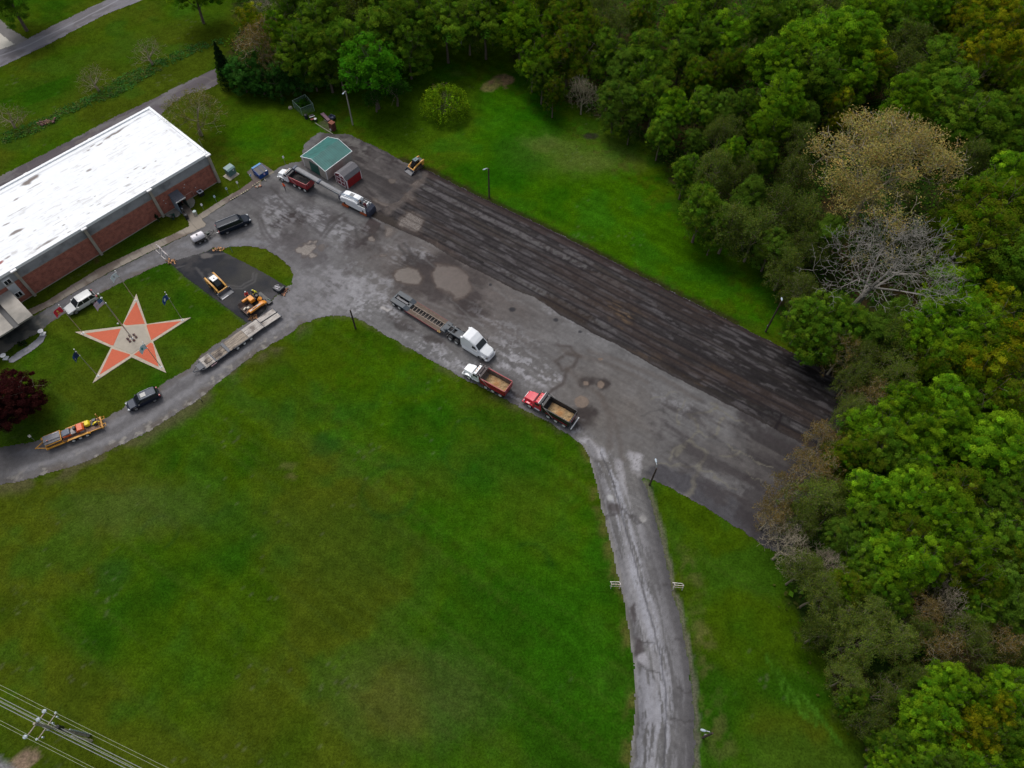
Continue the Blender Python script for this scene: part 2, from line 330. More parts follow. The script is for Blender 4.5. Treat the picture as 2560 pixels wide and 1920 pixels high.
    for pg, a, k in [(cA([(60, 1080), (200, 1060), (420, 1180), (330, 1330), (150, 1420), (30, 1280)]), .5, fl2), (cA([(0, 1250), (140, 1380), (260, 1540), (180, 1560), (0, 1480)]), .6, fl2), (cA([(380, 1220), (520, 1180), (700, 1290), (960, 1350), (860, 1430), (560, 1420), (430, 1370)]), .7, fl2),
                  (cA([(620, 1400), (860, 1440), (760, 1560), (640, 1500)]), .6, fl2), (cA([(1360, 1520), (1500, 1540), (1560, 1640), (1400, 1640)]), .6, fl2), (cA([(1080, 1500), (1300, 1460), (1400, 1640), (1150, 1650)]), .35, fl2),
                  (V([(690, 640), (760, 620), (880, 640), (860, 690), (800, 680), (740, 672)]), .75, fl), (V([(640, 580), (760, 600), (800, 640), (700, 670), (620, 700), (600, 680)]), .55, fl2), (V([(860, 700), (1000, 770), (1120, 850), (1110, 890), (1000, 810), (880, 745)]), .8, fl),
                  (V([(1060, 730), (1130, 760), (1210, 800), (1200, 840), (1120, 820), (1070, 780)]), .8, fl), (V([(1130, 880), (1180, 850), (1280, 950), (1260, 960), (1200, 930)]), .45, fl), (V([(1180, 640), (1290, 700), (1270, 720), (1170, 660)]), .5, fl), (V([(1390, 820), (1500, 880), (1540, 940), (1440, 880)]), .4, fl),
                  (V([(1000, 640), (1120, 700), (1180, 760), (1100, 740), (990, 690)]), .3, fl)]:
        p.mix(p.poly(pg, 1.6) * k, (.36, .355, .375), a)
    p.mix(p.poly([(700, 690), (850, 660), (980, 700), (960, 740), (830, 780), (740, 800), (690, 850), (640, 870), (650, 800), (700, 740)], 3) * sst(.40, .6, fbm(X * .8, Y * .8, 5, 141)) * (1 - .7 * sst(.03, 0, np.abs(fbm(X * .9, Y * .9, 3, 142) - .5))), (.30, .295, .31), .75)
    for q, a in [([(1035, 640), (1110, 645), (1190, 690), (1215, 740), (1160, 800), (1110, 770), (1060, 745), (1050, 700)], .85), ([(1120, 740), (1190, 730), (1220, 800), (1170, 810)], .6), ([(985, 665), (1070, 670), (1060, 740), (990, 735)], .7), ([(715, 560), (790, 545), (800, 600), (770, 650), (720, 620)], .6), ([(690, 590), (760, 590), (760, 625), (700, 620)], .7), ([(700, 555), (745, 560), (740, 585), (700, 578)], .7), ([(880, 575), (960, 600), (940, 640), (870, 640), (850, 610)], .6), ([(1230, 950), (1290, 950), (1300, 1010), (1250, 1020)], .5)]:
        p.mix(p.poly(q, 2.2) * (.45 + .55 * sst(.38, .6, fbm(X * .5, Y * .5, 5, 151))), (.056, .046, .045), a)
    p.mul(.80 + .40 * fbm(s * .35, t * 2.4, 4, 152, .6))
    # cracked, white worn throat of the road
    cr = 1 - .6 * sst(.03, 0, np.abs(fbm(X * 1.7, Y * 1.7, 3, 50) - .5))
    p.mix(p.poly(cC([(150, 800), (240, 820), (420, 960), (400, 1000), (280, 990), (200, 890)]), .6) * cr, (.40, .39, .41), .85)
    p.mix(p.poly(cC([(580, 910), (700, 960), (700, 1030), (690, 1130), (610, 1080)]), .6) * cr, (.40, .39, .41), .8)
    p.mix(p.poly(cC([(470, 990), (520, 1010), (560, 1150), (590, 1300), (550, 1280), (500, 1120)]), .5) * cr, (.38, .37, .39), .7)
    # the road south
    mid = [(1500, 1130), (1524, 1185), (1545, 1250), (1565, 1330), (1585, 1400), (1607, 1480), (1630, 1560), (1650, 1640), (1662, 1720), (1664, 1800), (1660, 1880), (1655, 1980)]
    dn = sst(.46, .60, fbm(X * 1.6, Y * .10, 4, 61)); dk = p.poly(ROAD_L[:-1] + ROAD_R, .3) if False else 1
    def off(k): return [(u + k, v) for u, v in mid]
    crk = 1 - .55 * sst(.035, 0, np.abs(fbm(X * 1.3, Y * 1.3, 3, 88) - .5))
    mw = Pxy(mid); ys_ = [a[1] for a in mw][::-1]; xs_ = [a[0] for a in mw][::-1]; xr = X - np.interp(Y, ys_, xs_); onr = (Y < mw[1][1]) * (np.abs(xr) < 9)
    p.C[:, :3] *= (1 + onr * (-.30 + .60 * fbm(xr * 3.0, Y * .22, 5, 161, .65)))[:, None]; dn = sst(.44, .58, fbm(xr * 2.8, Y * .35, 5, 162, .65))
    p.mix(onr * sst(.56, .66, fbm(xr * 2.2 + 7, Y * .18, 5, 163)) * sst(-5.5, -3, xr) * sst(3.2, 2, xr), (.30, .295, .31), .65)
    p.mix(p.stroke(off(0), 1.7, .4, .5) * dn * crk, (.34, .34, .37), .9); p.mix(p.stroke(off(-6), 1.0, .5, .4) * crk * dn, (.33, .33, .36), .55)
    p.mix(p.stroke(off(-34), 1.6, .5, .8) * dn, (.30, .295, .31), .7); p.mix(p.stroke(off(22), .8, .5, .6) * dn, (.27, .265, .28), .6)
    p.mix(p.stroke([(1600, 1700), (1612, 1760), (1614, 1830), (1600, 1900), (1590, 1950)], 3.2, .5, .8) * dn * crk, (.30, .30, .33), .7)
    p.mix(p.stroke([(u + 2, v) for u, v in ROAD_R], 1.6, .6, .2) * (.5 + .5 * vn(X * .3, Y * .3, 4)), (.055, .053, .056), .85)
    p.mix(p.stroke([(u - 12, v) for u, v in ROAD_R[3:]], 3.4, .7, .4), (.10, .095, .10), .5)
    p.mix(p.stroke([(u + 1, v) for u, v in mid], .22, .5, .15), (.07, .068, .075), .7)
    p.mix(p.stroke([(u + 3, v) for u, v in ROAD_L[1:]], .5, .5, .2), (.21, .20, .18), .6)
    p.mix(p.stroke([(u + 14, v) for u, v in ROAD_L[1:]], 1.1, .5, .5) * vn(X * .4, Y * .2, 9), (.075, .07, .07), .6)
    for q in [[(1592, 1610), (1640, 1615)], [(1690, 1595), (1720, 1610)], [(1690, 1725), (1730, 1728)], [(1676, 1800), (1735, 1803)], [(1660, 1466), (1690, 1462)], [(1505, 1300), (1560, 1275), (1600, 1310)], [(1600, 1660), (1650, 1690)]]:
        p.mix(p.stroke(q, .3, .5, .8), (.06, .055, .055), .6)
    for c, rx, ry, cc in [((1596, 1624), .5, 1.5, (.06, .05, .05)), ((1586, 1530), .35, 1.2, (.07, .06, .06)), ((1606, 1647), .7, .6, (.34, .33, .35)), ((1608, 1297), .5, .5, (.3, .29, .28)), ((1525.6, 1244), .4, .45, (.42, .42, .42)), ((1535, 1270), .9, .7, (.07, .06, .06))]:
        p.mix(p.blob(c, rx, ry, 0, .4), cc, .85)
    p.mix(p.stroke(crop(1400, 860, 3.456, [(700, 1500), (715, 1535), (730, 1525)]), .35, .5, .1), (.34, .33, .32), .8)
    # lower east corner: dark sealed tarmac, lens vignetting also put into the colour
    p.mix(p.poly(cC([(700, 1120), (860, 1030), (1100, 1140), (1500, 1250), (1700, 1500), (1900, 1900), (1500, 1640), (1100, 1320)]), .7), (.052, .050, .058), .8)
    p.mix(p.poly(cC([(1600, 640), (2100, 860), (2500, 1100), (2000, 1800), (1640, 1659), (1500, 1350), (1650, 1000)]), 2.5), (.040, .034, .036), .8)  # wide east end: leaf-stained tarmac plus vignette darkening put into the colour
    p.mix(p.poly(cC([(900, 870), (1100, 800), (1550, 930), (1750, 1150), (1500, 1200), (1200, 1080), (900, 1020)]), 2), (.080, .072, .070), .7)
    for c, rx, ry in [((1620, 720), 1.6, 4.5), ((1900, 860), 3.5, 3.5), ((1640, 1130), 3, 1.2), ((1850, 1000), 4, 2)]: p.mix(p.blob(cC([c])[0], rx, ry, -.5, .6, 1), (.04, .035, .035), .6)
    dd = sst(.5, .65, fbm(s * .13, t * .9, 4, 95)); p.mix(p.poly(cC([(850, 600), (1300, 500), (2000, 900), (1900, 1500), (1300, 1300)]), 2) * dd, (.135, .125, .12), .45)
    mossy = (.185, .172, .135)
    for q, wd in [([(1345, 560), (1260, 580), (1200, 600), (1110, 622)], .5), ([(1345, 560), (1340, 520), (1300, 490)], .5), ([(1345, 560), (1400, 590), (1480, 620), (1540, 660), (1610, 690)], .5), ([(1140, 630), (1170, 700), (1190, 750), (1120, 820), (1060, 870), (960, 940), (940, 990)], .8),
              ([(1120, 830), (1200, 890), (1260, 940), (1200, 1050), (1170, 1130), (1130, 1250), (1105, 1330)], 1.1), ([(1410, 630), (1365, 690), (1350, 770)], .5), ([(1200, 1090), (1320, 1130), (1400, 1200), (1530, 1252)], .5), ([(1550, 930), (1450, 985), (1380, 970)], .5), ([(1440, 860), (1560, 940), (1700, 1010), (1830, 1062)], .4),
              ([(1090, 470), (1040, 530), (1010, 560), (1020, 700)], .35), ([(1190, 750), (1290, 800), (1350, 765)], .5), ([(780, 470), (900, 450), (1000, 400)], .35), ([(1000, 960), (1090, 870)], .9), ([(1180, 1060), (1000, 1050), (860, 1030)], .5), ([(1600, 1100), (1720, 1180), (1800, 1300)], .3)]:
        p.mix(p.stroke(cC(q), wd * .5, .9, .8), mossy, .6)
    p.mix(p.stroke(cC([(700, 620), (860, 560), (1000, 680), (1240, 800)]), .25, .5, .5), (.05, .05, .05), .4)
    # tyre marks
    for q in [[(1200, 745), (1230, 750), (1248, 770), (1240, 792), (1215, 800), (1205, 785)], [(1225, 800), (1215, 830), (1150, 870)], [(1252, 770), (1225, 765), (1200, 780)]]: p.mix(p.stroke(V(q), .55, .8, .2), (.075, .062, .058), .8)
    for q in [[(20, 1270), (60, 1400), (160, 1520)], [(45, 1260), (90, 1390), (190, 1500)], [(560, 1420), (640, 1300), (760, 1220)], [(590, 1430), (670, 1320), (780, 1260)], [(760, 1270), (860, 1330), (870, 1420)], [(1280, 1480), (1350, 1580), (1440, 1650)], [(1230, 1500), (1290, 1590), (1360, 1650)], [(130, 1000), (380, 1250), (560, 1400)], [(1440, 900), (1330, 1010), (1180, 1180), (1120, 1270)]]:
        p.mix(p.stroke(cA(q), .5, .8, .25), (.066, .060, .060), .75)
    for q in [[(60, 200), (180, 330), (330, 420), (420, 620), (430, 900)], [(330, 420), (470, 640), (520, 900), (540, 1000)], [(250, 60), (600, 180), (900, 300), (1200, 480)], [(0, 60), (400, 160), (760, 330)]]: p.mix(p.stroke(cC(q), .8, .9, .4), (.105, .088, .078), .45)
    for k in range(26):
        u0 = 1050 + (k * 37) % 420; v0 = 640 + (k * 53) % 260; q = [(u0, v0), (u0 + 40 + k % 5 * 12, v0 + 30 + k % 3 * 14), (u0 + 90 + k % 7 * 9, v0 + 45 + k % 4 * 22)]
        p.mix(p.stroke(q, .3, .9, .3), (.10, .093, .09) if k % 2 else (.19, .185, .185), .35)
    # gravel shoulders of the drives
    g = sst(.42, .62, fbm(X * .5, Y * .5, 4, 66))
    west = sst(-24, -34, X) 
    p.mix(west * sst(90, 80, Y), (.165, .158, .165), .55)
    p.mix(p.poly([(-90, 1222), (0, 1150), (250, 1090), (480, 940), (700, 800), (690, 740), (620, 800), (480, 930), (300, 1030), (90, 1110), (-90, 1120)], .7) * g, (.21, .205, .215), .8)
    p.mix(p.poly([(480, 600), (620, 590), (700, 615), (640, 612), (540, 612), (430, 655), (300, 700), (160, 775), (110, 800), (300, 680), (420, 620)], .7) * g, (.215, .215, .23), .75)
    for dq, wd in ((DRIVE_LOW, 2.0), (DRIVE_UP, 1.6), (LOOP_UP[:7], 1.4)): p.mix(p.stroke(dq, wd, .7, .7) * (.35 + .65 * g), (.12, .10, .08), .75)
    gs = sst(.60, .72, fbm(X * 1.4, Y * 1.4, 3, 23)); p.mix(p.stroke(DRIVE_LOW, 3.2, .6, .7) * gs, (.30, .28, .25), .8)
    p.mix(p.stroke([(20, 1165), (150, 1130), (300, 1065), (460, 965), (600, 870)], 1.2, .8, .4), (.12, .115, .12), .5)
    p.mix(p.stroke([(0, 1190), (140, 1150), (300, 1090), (460, 985), (620, 870)], .9, .8, .4), (.27, .265, .28), .4)
    p.mix(p.blob((-5, 1155), 3, 5, 0, .6), (.06, .058, .06), .8); p.mix(p.blob((0, 1090), 2, 3, 0, .6), (.07, .07, .07), .6)
    p.mix(p.stroke(crop(400, 540, 6.144, [(560, 330), (700, 290), (860, 290), (1060, 340)]), .8, .8, .5), (.13, .125, .125), .6)
    # algae black entrance apron
    ent = p.poly([(-90, 960), (-90, 870), (0, 836), (90, 788), (130, 790), (118, 815), (90, 838), (40, 862), (10, 890)], .3)
    p.mix(ent, (.165, .155, .13), .9); p.mix(ent * sst(.46, .6, fbm(X * .45, Y * .45, 5, 7)), (.06, .066, .066), .9)
    p.mix(p.stroke([(0, 842), (30, 824), (62, 806), (85, 790)], 2.4, .6, .8) * sst(.35, .55, fbm(X * .8, Y * .8, 4, 71)), (.03, .035, .035), .9)
    p.mix(p.poly(crop(0, 680, 4.608, [(380, 560), (520, 620), (720, 490), (1100, 250), (1000, 230), (640, 430)]), .8) * g, (.10, .10, .105), .5)
    # muddy puddles
    W = .22
    for q in [[(1290, 1190), (1340, 1215), (1440, 1260), (1450, 1330), (1400, 1400), (1340, 1370), (1220, 1345), (1230, 1300), (1270, 1240)], [(1110, 1310), (1205, 1365), (1165, 1425), (1110, 1420)], [(1340, 960), (1430, 920), (1400, 985), (1330, 1000)], [(1270, 1040), (1390, 1100), (1350, 1130), (1270, 1080)], [(985, 1075), (1050, 1110), (1150, 1160), (1155, 1190), (1080, 1160), (1000, 1120)]]:
        p.mix(p.poly(cA(q), .7), MUD, .92, W)
    for c, rx, ry, a in [((440, 1550), 62, 60, .95), ((570, 1520), 22, 30, .6), ((1000, 1440), 30, 34, .9), ((1175, 935), 34, 18, .8), ((1100, 1590), 22, 18, .7), ((200, 1165), 10, 6, .4)]:
        p.mix(p.blob(cA([c])[0], rx * .024, ry * .028, 0, .25, 1.3), MUD, a, W)
    p.mix(p.poly(crop(900, 700, 6.144, [(500, -60), (560, -160), (700, -230), (900, -150), (960, -20), (900, 80), (700, 60), (560, 20)]), .6), MUD, .9, W)
    p.mix(p.poly(crop(900, 700, 6.144, [(1110, 40), (1080, -120), (1200, -260), (1500, -200), (1640, -60), (1700, 120), (1640, 260), (1480, 330), (1360, 220), (1180, 130)]), .8), (.072, .048, .038), .9, W)
    p.mix(p.poly(crop(900, 700, 6.144, [(320, 410), (370, 400), (400, 440), (490, 450), (420, 495), (370, 460), (300, 440)]), .1), (.36, .34, .33), .8, W)
    for c, r in [((1455, 1004.7), (13, 10)), ((1465, 958.5), (5, 4)), ((1501.5, 962), (6, 6.5)), ((1501, 897.5), (4, 2.5))]: p.mix(p.blob(c, r[0] * .083, r[1] * .1, 0, .12, .2), (.16, .115, .085), 1, W)
    for c, rx, ry in [((1389, 800), .4, .35), ((1281, 774), .5, .45), ((1450, 830), .3, .25), ((1226, 712), .25, .3)]: p.mix(p.blob(c, rx, ry, 0, .3, .2), (.03, .03, .035), .9)
    p.mix(p.poly(cC([(800, 560), (1300, 480), (2200, 900), (1900, 1700), (1300, 1300), (850, 1050)]), 3) * sst(.42, .62, fbm(s * .22, t * .9, 6, 171, .62)), (.050, .043, .045), .65)
    p.mul(1.0 + .20 * (fbm(X * 2.6, Y * 2.6, 3, 101) - .5) * 2)
def paint_strip(p):
    X, Y = p.X, p.Y; s, t = along(p)
    tw = t + .12 * np.sin(s * .11) + .10 * (fbm(s * .2, t * 0, 3, 4) - .5); PW = 1.40
    k = np.floor(tw / PW); fr = tw / PW - k
    p.fill((.058, .051, .052), .8)
    tone = .78 + .55 * _h(k, k * 0, 5); p.mul(tone); p.mul(.7 + .6 * fbm(s * .05, k * 7.3, 3, 14))
    p.mul(.30 + 1.4 * fbm(s * .12, t * 2.6, 5, 33, .6)); p.mul(.6 + .8 * fbm(X * 1.2, Y * 1.2, 4, 34))
    wrn = sst(.52, .66, fbm(s * .35, t * 1.8, 5, 35)); p.mix(wrn, (.125, .115, .118), .55)
    p.mix(sst(.58, .7, fbm(s * .10, t * 2.2, 5, 36)), (.095, .08, .068), .6)
    # pale rough pass
    lo = (k == 2) | ((k == 8) & (s > 12)) | ((k == 6) & (s > 22) & (s < 50)); p.mix(lo * sst(.4, .6, fbm(X * 1.8, Y * 1.8, 3, 52)) * sst(.3, .5, fbm(s * .05, s * 0, 2, 53)), (.19, .18, .18), .7)
    p.mix((k == 0) * sst(.45, .6, fbm(s * .4, t, 4, 54)), (.085, .06, .056), .8)
    # brown sub-base showing through
    for q, a in [([(470, 1330), (640, 1310), (830, 1430), (1000, 1500), (900, 1560), (700, 1480), (520, 1400)], .85), ([(940, 1340), (1060, 1310), (1330, 1440), (1370, 1560), (1200, 1500), (1000, 1420)], .6)]: p.mix(p.poly(cB(q), .9), (.062, .045, .036), a)
    tan = sst(.5, .6, fbm(s * .6, t * 2.4, 5, 63))
    for q, a in [([(1080, 1380), (1200, 1370), (1320, 1500), (1290, 1580), (1180, 1590), (1100, 1470)], .95), ([(1050, 1310), (1330, 1430), (1500, 1500), (1490, 1530), (1250, 1430)], .5)]: p.mix(p.poly(cB(q), 1) * tan, (.28, .19, .11), a)
    for q, a in [([(700, 70), (800, 90), (1500, 300), (1560, 360), (1400, 290), (1000, 130), (880, 130)], .8), ([(480, 20), (700, 60), (1260, 340), (1250, 390), (900, 240), (600, 90)], .6), ([(1250, 150), (1500, 260), (1700, 370), (1640, 390), (1300, 240)], .5)]:
        p.mix(p.poly(cC(q), .8), (.075, .052, .04), a); p.mix(p.poly(cC(q), .8) * tan, (.24, .165, .105), a * .8)
    p.mix(p.poly(cC([(1080, 220), (1120, 240), (1240, 280), (1140, 290)]), .5), (.22, .21, .21), .7); p.mix(p.poly(cC([(1160, 170), (1230, 190), (1220, 230), (1170, 210)]), .5), (.19, .18, .18), .6)
    p.mix(p.poly(cB([(1900, 1420), (1980, 1440), (2150, 1520), (2212, 1600), (2000, 1500)]), .8) * tan, (.2, .11, .06), .8)
    p.mix(p.poly(cB([(1960, 1480), (2020, 1480), (2212, 1600), (2212, 1640)]), .6), (.04, .03, .03), .7)
    p.mul(.62 - .24 * sst(22, 55, s)); p.mix(sst(.56, .68, fbm(s * .5, t * 2.0, 5, 181)), (.13, .12, .125), .5); p.mix(sst(.5, .66, fbm(s * .07, t * .5, 4, 131)), (.050, .034, .028), .5)
    # cutter grooves between the passes
    gr = np.minimum(fr, 1 - fr) * PW; wob = .7 + .6 * vn(s * .3, k * 3, 6)
    p.mix(sst(.24, .08, gr / wob), (.018, .015, .017), .85)
    p.mix(sst(.10, .03, np.abs(fr - .5) * PW) * sst(.4, .6, vn(s * .08, k * 5.1, 3)), (.03, .027, .03), .5)
    p.mix(sst(.9, .2, t), (.038, .026, .024), .8); p.mix(sst(.25, .1, np.abs(t)), (.02, .014, .014), .8)
    p.mix(sst(13.1, 13.9, t), (.045, .038, .036), .6)
    for q in [[(1440, 905), (1400, 960), (1270, 1090), (1150, 1200)]]: p.mix(p.stroke(cA(q), 2.0, .6, .8), (.125, .105, .095), .7)
    p.mix(p.poly(cA([(950, 1240), (1010, 1190), (1230, 1290), (1210, 1350), (1100, 1330)]), .5), (.045, .036, .03), .8)
    for q in [[(1290, 1190), (1340, 1215), (1440, 1260), (1450, 1330), (1400, 1400), (1340, 1370), (1220, 1345), (1230, 1300), (1270, 1240)], [(1340, 960), (1430, 920), (1400, 985), (1330, 1000)], [(1270, 1040), (1390, 1100), (1350, 1130), (1270, 1080)], [(1640, 1545), (1700, 1560), (1740, 1590), (1690, 1585)], [(1460, 1440), (1560, 1480), (1650, 1530), (1560, 1510)]]:
        p.mix(p.poly(cA(q), .9) * (1 - .3 * sst(.2, .08, gr)), MUD, .9, .12)
    p.mix(p.stroke(cC([(1910, 610), (1880, 680), (1860, 750)]), .4, .5, .3), (.015, .012, .014), .9)
    p.mul(1.0 + .22 * (fbm(X * 3, Y * 3, 3, 102) - .5) * 2)
G1, G2, G3 = (.0235, .079, .0030), (.047, .086, .0022), (.066, .081, .0060)
FOREST = [(1180, 70), (1255, 80), (1280, 150), (1330, 190), (1380, 240), (1450, 262), (1500, 300), (1560, 320), (1610, 350), (1660, 400), (1690, 470), (1740, 520), (1800, 590), (1870, 640), (1930, 690), (1960, 780), (1975, 850), (2060, 915), (2130, 965), (2120, 1040), (2060, 1200), (1990, 1340), (1960, 1400), (1975, 1500), (2010, 1580), (2070, 1680), (2090, 1760), (2150, 1830), (2190, 1930), (2220, 2100), (2900, 2100), (3200, 900), (3200, -300), (300, -300), (560, -80), (600, 60), (560, 170), (590, 205), (700, 215), (800, 190), (860, 150), (950, 85), (1010, 80), (1100, 70)]
def paint_lawn(p):
    X, Y = p.X, p.Y
    p.fill(G1, .9)
    a = fbm(X * .035, Y * .035, 4, 2); b = fbm(X * .14, Y * .14, 4, 3); c = fbm(X * .55, Y * .55, 4, 4)
    p.mix(sst(.36, .58, a * .5 + b * .5), G2, .9); p.mix(sst(.45, .65, fbm(X * .05 + 9, Y * .05, 5, 6)), G3, .7)
    p.mix(sst(.55, .75, b), (.018, .075, .006), .5); p.mul(.78 + .44 * b); p.mul(.78 + .44 * c)
    s, t = along(p)
    p.mul(.90 + .20 * fbm(s * .05, t * .9, 3, 70)); p.mul(1 + .07 * np.sin(t * 2 * pi / 2.6 + 1.5 * fbm(s * .03, t * .1, 2, 73)) * sst(.35, .6, fbm(X * .03, Y * .03, 2, 74))); p.mix(sst(.6, .72, fbm(s * .03, t * 1.3, 3, 71)) * sst(75, 60, Y), (.05, .085, .01), .3)
    # north field mown in stripes
    nf = p.poly([(-200, 200), (300, -40), (620, -60), (560, 120), (260, 240), (-100, 420)], 2)
    la, lb = P(0, 300), P(540, 100); ld = (lb - la).normalized(); tt = -(X - la.x) * ld.y + (Y - la.y) * ld.x
    p.mix(nf * sst(.45, .6, vn(tt * .45, tt * 0 + 3, 8)), (.052, .085, .006), .35)
    # darker rings and spots
    for c0, r in [((345, 1150), 2.6), ((840, 1062), 4.0), ((1140, 1225), 3.4), ((1000, 985), 3.0), ((1010, 935), 2.4)]:
        m = p.blob(V([c0])[0], r, r, 0, .12, .3) - p.blob(V([c0])[0], r * .82, r * .82, 0, .16, .3); p.mix(np.clip(m, 0, 1) * sst(.3, .6, fbm(X * .3, Y * .3, 2, 3)), (.016, .055, .006), .55)
    for c0, rx, ry, al in [((247, 1238), 2.4, 2.2, .55), ((702, 960), 2.1, 1.8, .55), ((700, 880), 8, 3, .25), ((1000, 1010), 10, 3, .2), ((760, 1180), 9, 5, .2), ((540, 1130), 7, 3, .2)]: p.mix(p.blob(V([c0])[0], rx, ry, 0, .5, .6), (.013, .060, .008), al)
    for c0, rx, ry, al in [((1210, 320), 4, 2.2, .35), ((1170, 310), 3.5, 2, .35), ((1260, 350), 5, 2, .3), ((1300, 350), 7, 3, .25), ((1230, 330), 11, 6, .25), ((990, 160), 1.6, 1, .45), ((300, 1100), 9, 4, .2), ((900, 1500), 9, 5, .25), ((620, 1010), 1.2, .6, .4), ((628, 1030), .6, .5, .7)]: p.mix(p.blob(V([c0])[0], rx, ry, 0, .6, 1.2) * (.4 + .6 * c), (.14, .105, .05), al)
    p.mix(p.blob((1478, 340), 1.5, .9, 0, .3), (.03, .028, .02), .9)
    for q in [[(540, 550), (640, 590), (800, 620)], [(330, 500), (390, 560)], [(1030, 420), (1500, 560)]]: pass
    rt = crop(1440, 1340, 2.861, [(880, 640)]) + crop(1440, 1340, 2.861, [(925, 850)]) + crop(1440, 1340, 2.861, [(990, 1330)]) + crop(1440, 1340, 2.861, [(820, 250)])
    for c0, rx, ry in zip(rt, (1.2, 1.0, 1.5, .8), (2.2, 3, 4, 3)): p.mix(p.blob(c0, rx, ry, .2, .7, 1.2) * sst(.35, .6, fbm(X * 1.2, Y * 1.2, 3, 8)), (.13, .115, .04), .4)
    for k in range(12):
        x0 = 1360 + k * 32; q = [(x0, 860 + k * 33), (x0 + 80 + k * 4, 1040 + k * 33), (x0 + 130 + 6 * k, 1180 + k * 30)]; p.mix(p.stroke(crop(1440, 1340, 2.861, q), .32, .8, .2) * sst(.35, .6, fbm(X * .3, Y * .3, 2, k)), (.06, .17, .012), .65)
    # dirt patches
    q = crop(1140, 80, 11.06, [(660, 1540), (750, 1420), (920, 1320), (1060, 1230), (1300, 1150), (1500, 1210), (1640, 1330), (1560, 1420), (1400, 1460), (1420, 1560), (1350, 1570), (1270, 1460), (1150, 1530), (1000, 1650), (830, 1640), (700, 1600)])
    p.mix(p.poly(q, .5), (.21, .135, .08), .95); p.mix(p.poly(q, .5) * sst(.5, .62, fbm(X * 1.3, Y * 1.3, 3, 12)), (.09, .085, .04), .7)
    q = crop(0, 1660, 5.53, [(150, 1330), (220, 1270), (350, 1180), (500, 1195), (545, 1270), (480, 1360), (420, 1400), (330, 1500), (150, 1500)]); p.mix(p.poly(q, .3), (.27, .19, .135), .95); p.mix(p.poly(q, .3) * sst(.5, .6, fbm(X * 1.5, Y * 1.5, 3, 13)), (.15, .12, .07), .7)
    q = crop(0, 1660, 5.53, [(-400, 1300), (0, 1310), (120, 1370), (260, 1500), (300, 1700), (-400, 1700)]); p.mix(p.poly(q, .5), (.21, .20, .215), .95)
    # worn bare fringe along the kerbs, litter under trees
    p.mix(p.stroke([(u - 4, v) for u, v in ROAD_L[1:]], 1.4, .8, .6) * sst(.4, .6, c), (.12, .10, .03), .6)
    p.mix(p.stroke([(u + 5, v) for u, v in ROAD_R], .7, .6, .4), (.14, .125, .10), .75)
    p.mix(p.stroke(DRIVE_LOW, 3.2, .8, .8) * sst(.35, .6, fbm(X * .4, Y * .4, 3, 15)), (.10, .085, .045), .7)
    p.mix(p.stroke(LOT_GRASS, 1.2, .8, .6) * sst(.4, .6, c), (.10, .10, .04), .5)
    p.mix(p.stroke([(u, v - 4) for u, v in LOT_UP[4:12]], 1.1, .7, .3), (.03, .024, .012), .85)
    p.mix(p.stroke(PAD[:6], .4, .6, .2), (.07, .085, .05), .5)
    sh = p.poly(crop(0, 400, 4.608, [(1060, 1130), (1150, 1130), (1150, 1190), (1080, 1190)]), .5); p.mix(sh, (.10, .06, .03), .6)
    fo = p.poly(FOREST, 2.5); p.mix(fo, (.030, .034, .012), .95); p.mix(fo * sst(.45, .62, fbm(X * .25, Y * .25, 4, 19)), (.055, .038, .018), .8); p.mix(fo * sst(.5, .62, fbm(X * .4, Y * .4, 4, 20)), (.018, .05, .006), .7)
    p.mix(p.poly(crop(710, 220, 13.825, [(1150, 1200), (1560, 1050), (1700, 1300), (1600, 1560), (1250, 1360)]), .3), (.10, .095, .06), .8)
    wd_ = sst(.90, .95, vn(X * 2.6, Y * 2.6, 77)) * sst(.5, .62, fbm(X * .07, Y * .07, 3, 78)); p.mix(wd_, (.12, .12, .07), .35); nv = p.poly([(900, 120), (1200, 180), (1500, 360), (1720, 560), (1960, 850), (1663, 715), (1200, 487), (900, 350), (860, 250)], 8) + .8 * p.poly([(560, 240), (860, 230), (760, 380), (600, 420), (520, 330)], 6) + .5 * p.poly([(900, 850), (1400, 1090), (1560, 1600), (1500, 1910), (1250, 1500), (800, 1050)], 8); p.C[:, :3] *= (1 + np.clip(nv, 0, 1)[:, None] * np.array([-.15, .22, -.3])); p.mul(.80 + .40 * fbm(X * 1.1, Y * 1.1, 5, 79, .7))
lawn_m = sheet_mat("lawn_grass", 4.0, .42, .6, 1.3, .18, spec=0.0)
lawn_poly = [(-420, -60), (420, -60), (420, 520), (-420, 520)]
far = MB().prism([(-900, -400), (900, -400), (900, 1500), (-900, 1500)], -1.2, -.08).build("ground", mat("far_ground", (.03, .075, .008), .9, var=.4, scale=.05)); tag(far, "wide flat green ground running out beyond the wood and lawns", kind='structure')
vx = [P(0, 0), P(2560, 0), P(0, 1920), P(2560, 1920)]
lawn = sheet("lawn", [[(-135, -12), (135, -12), (135, 165), (-135, 165)]], .4, 0.0, paint_lawn, lawn_m, world=True); tag(lawn, "mown green lawn around the drives with yellowish and darker patches", kind='structure')
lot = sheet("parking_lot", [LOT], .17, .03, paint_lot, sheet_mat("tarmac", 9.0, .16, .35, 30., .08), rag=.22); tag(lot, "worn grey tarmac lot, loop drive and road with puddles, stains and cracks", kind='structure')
strip = sheet("milled_strip", [STRIP], .15, .045, paint_strip, sheet_mat("milled_tarmac", 10.0, .25, .8, 32., .12), rag=.12); tag(strip, "dark freshly milled strip of the lot with long parallel cutter grooves", kind='structure')
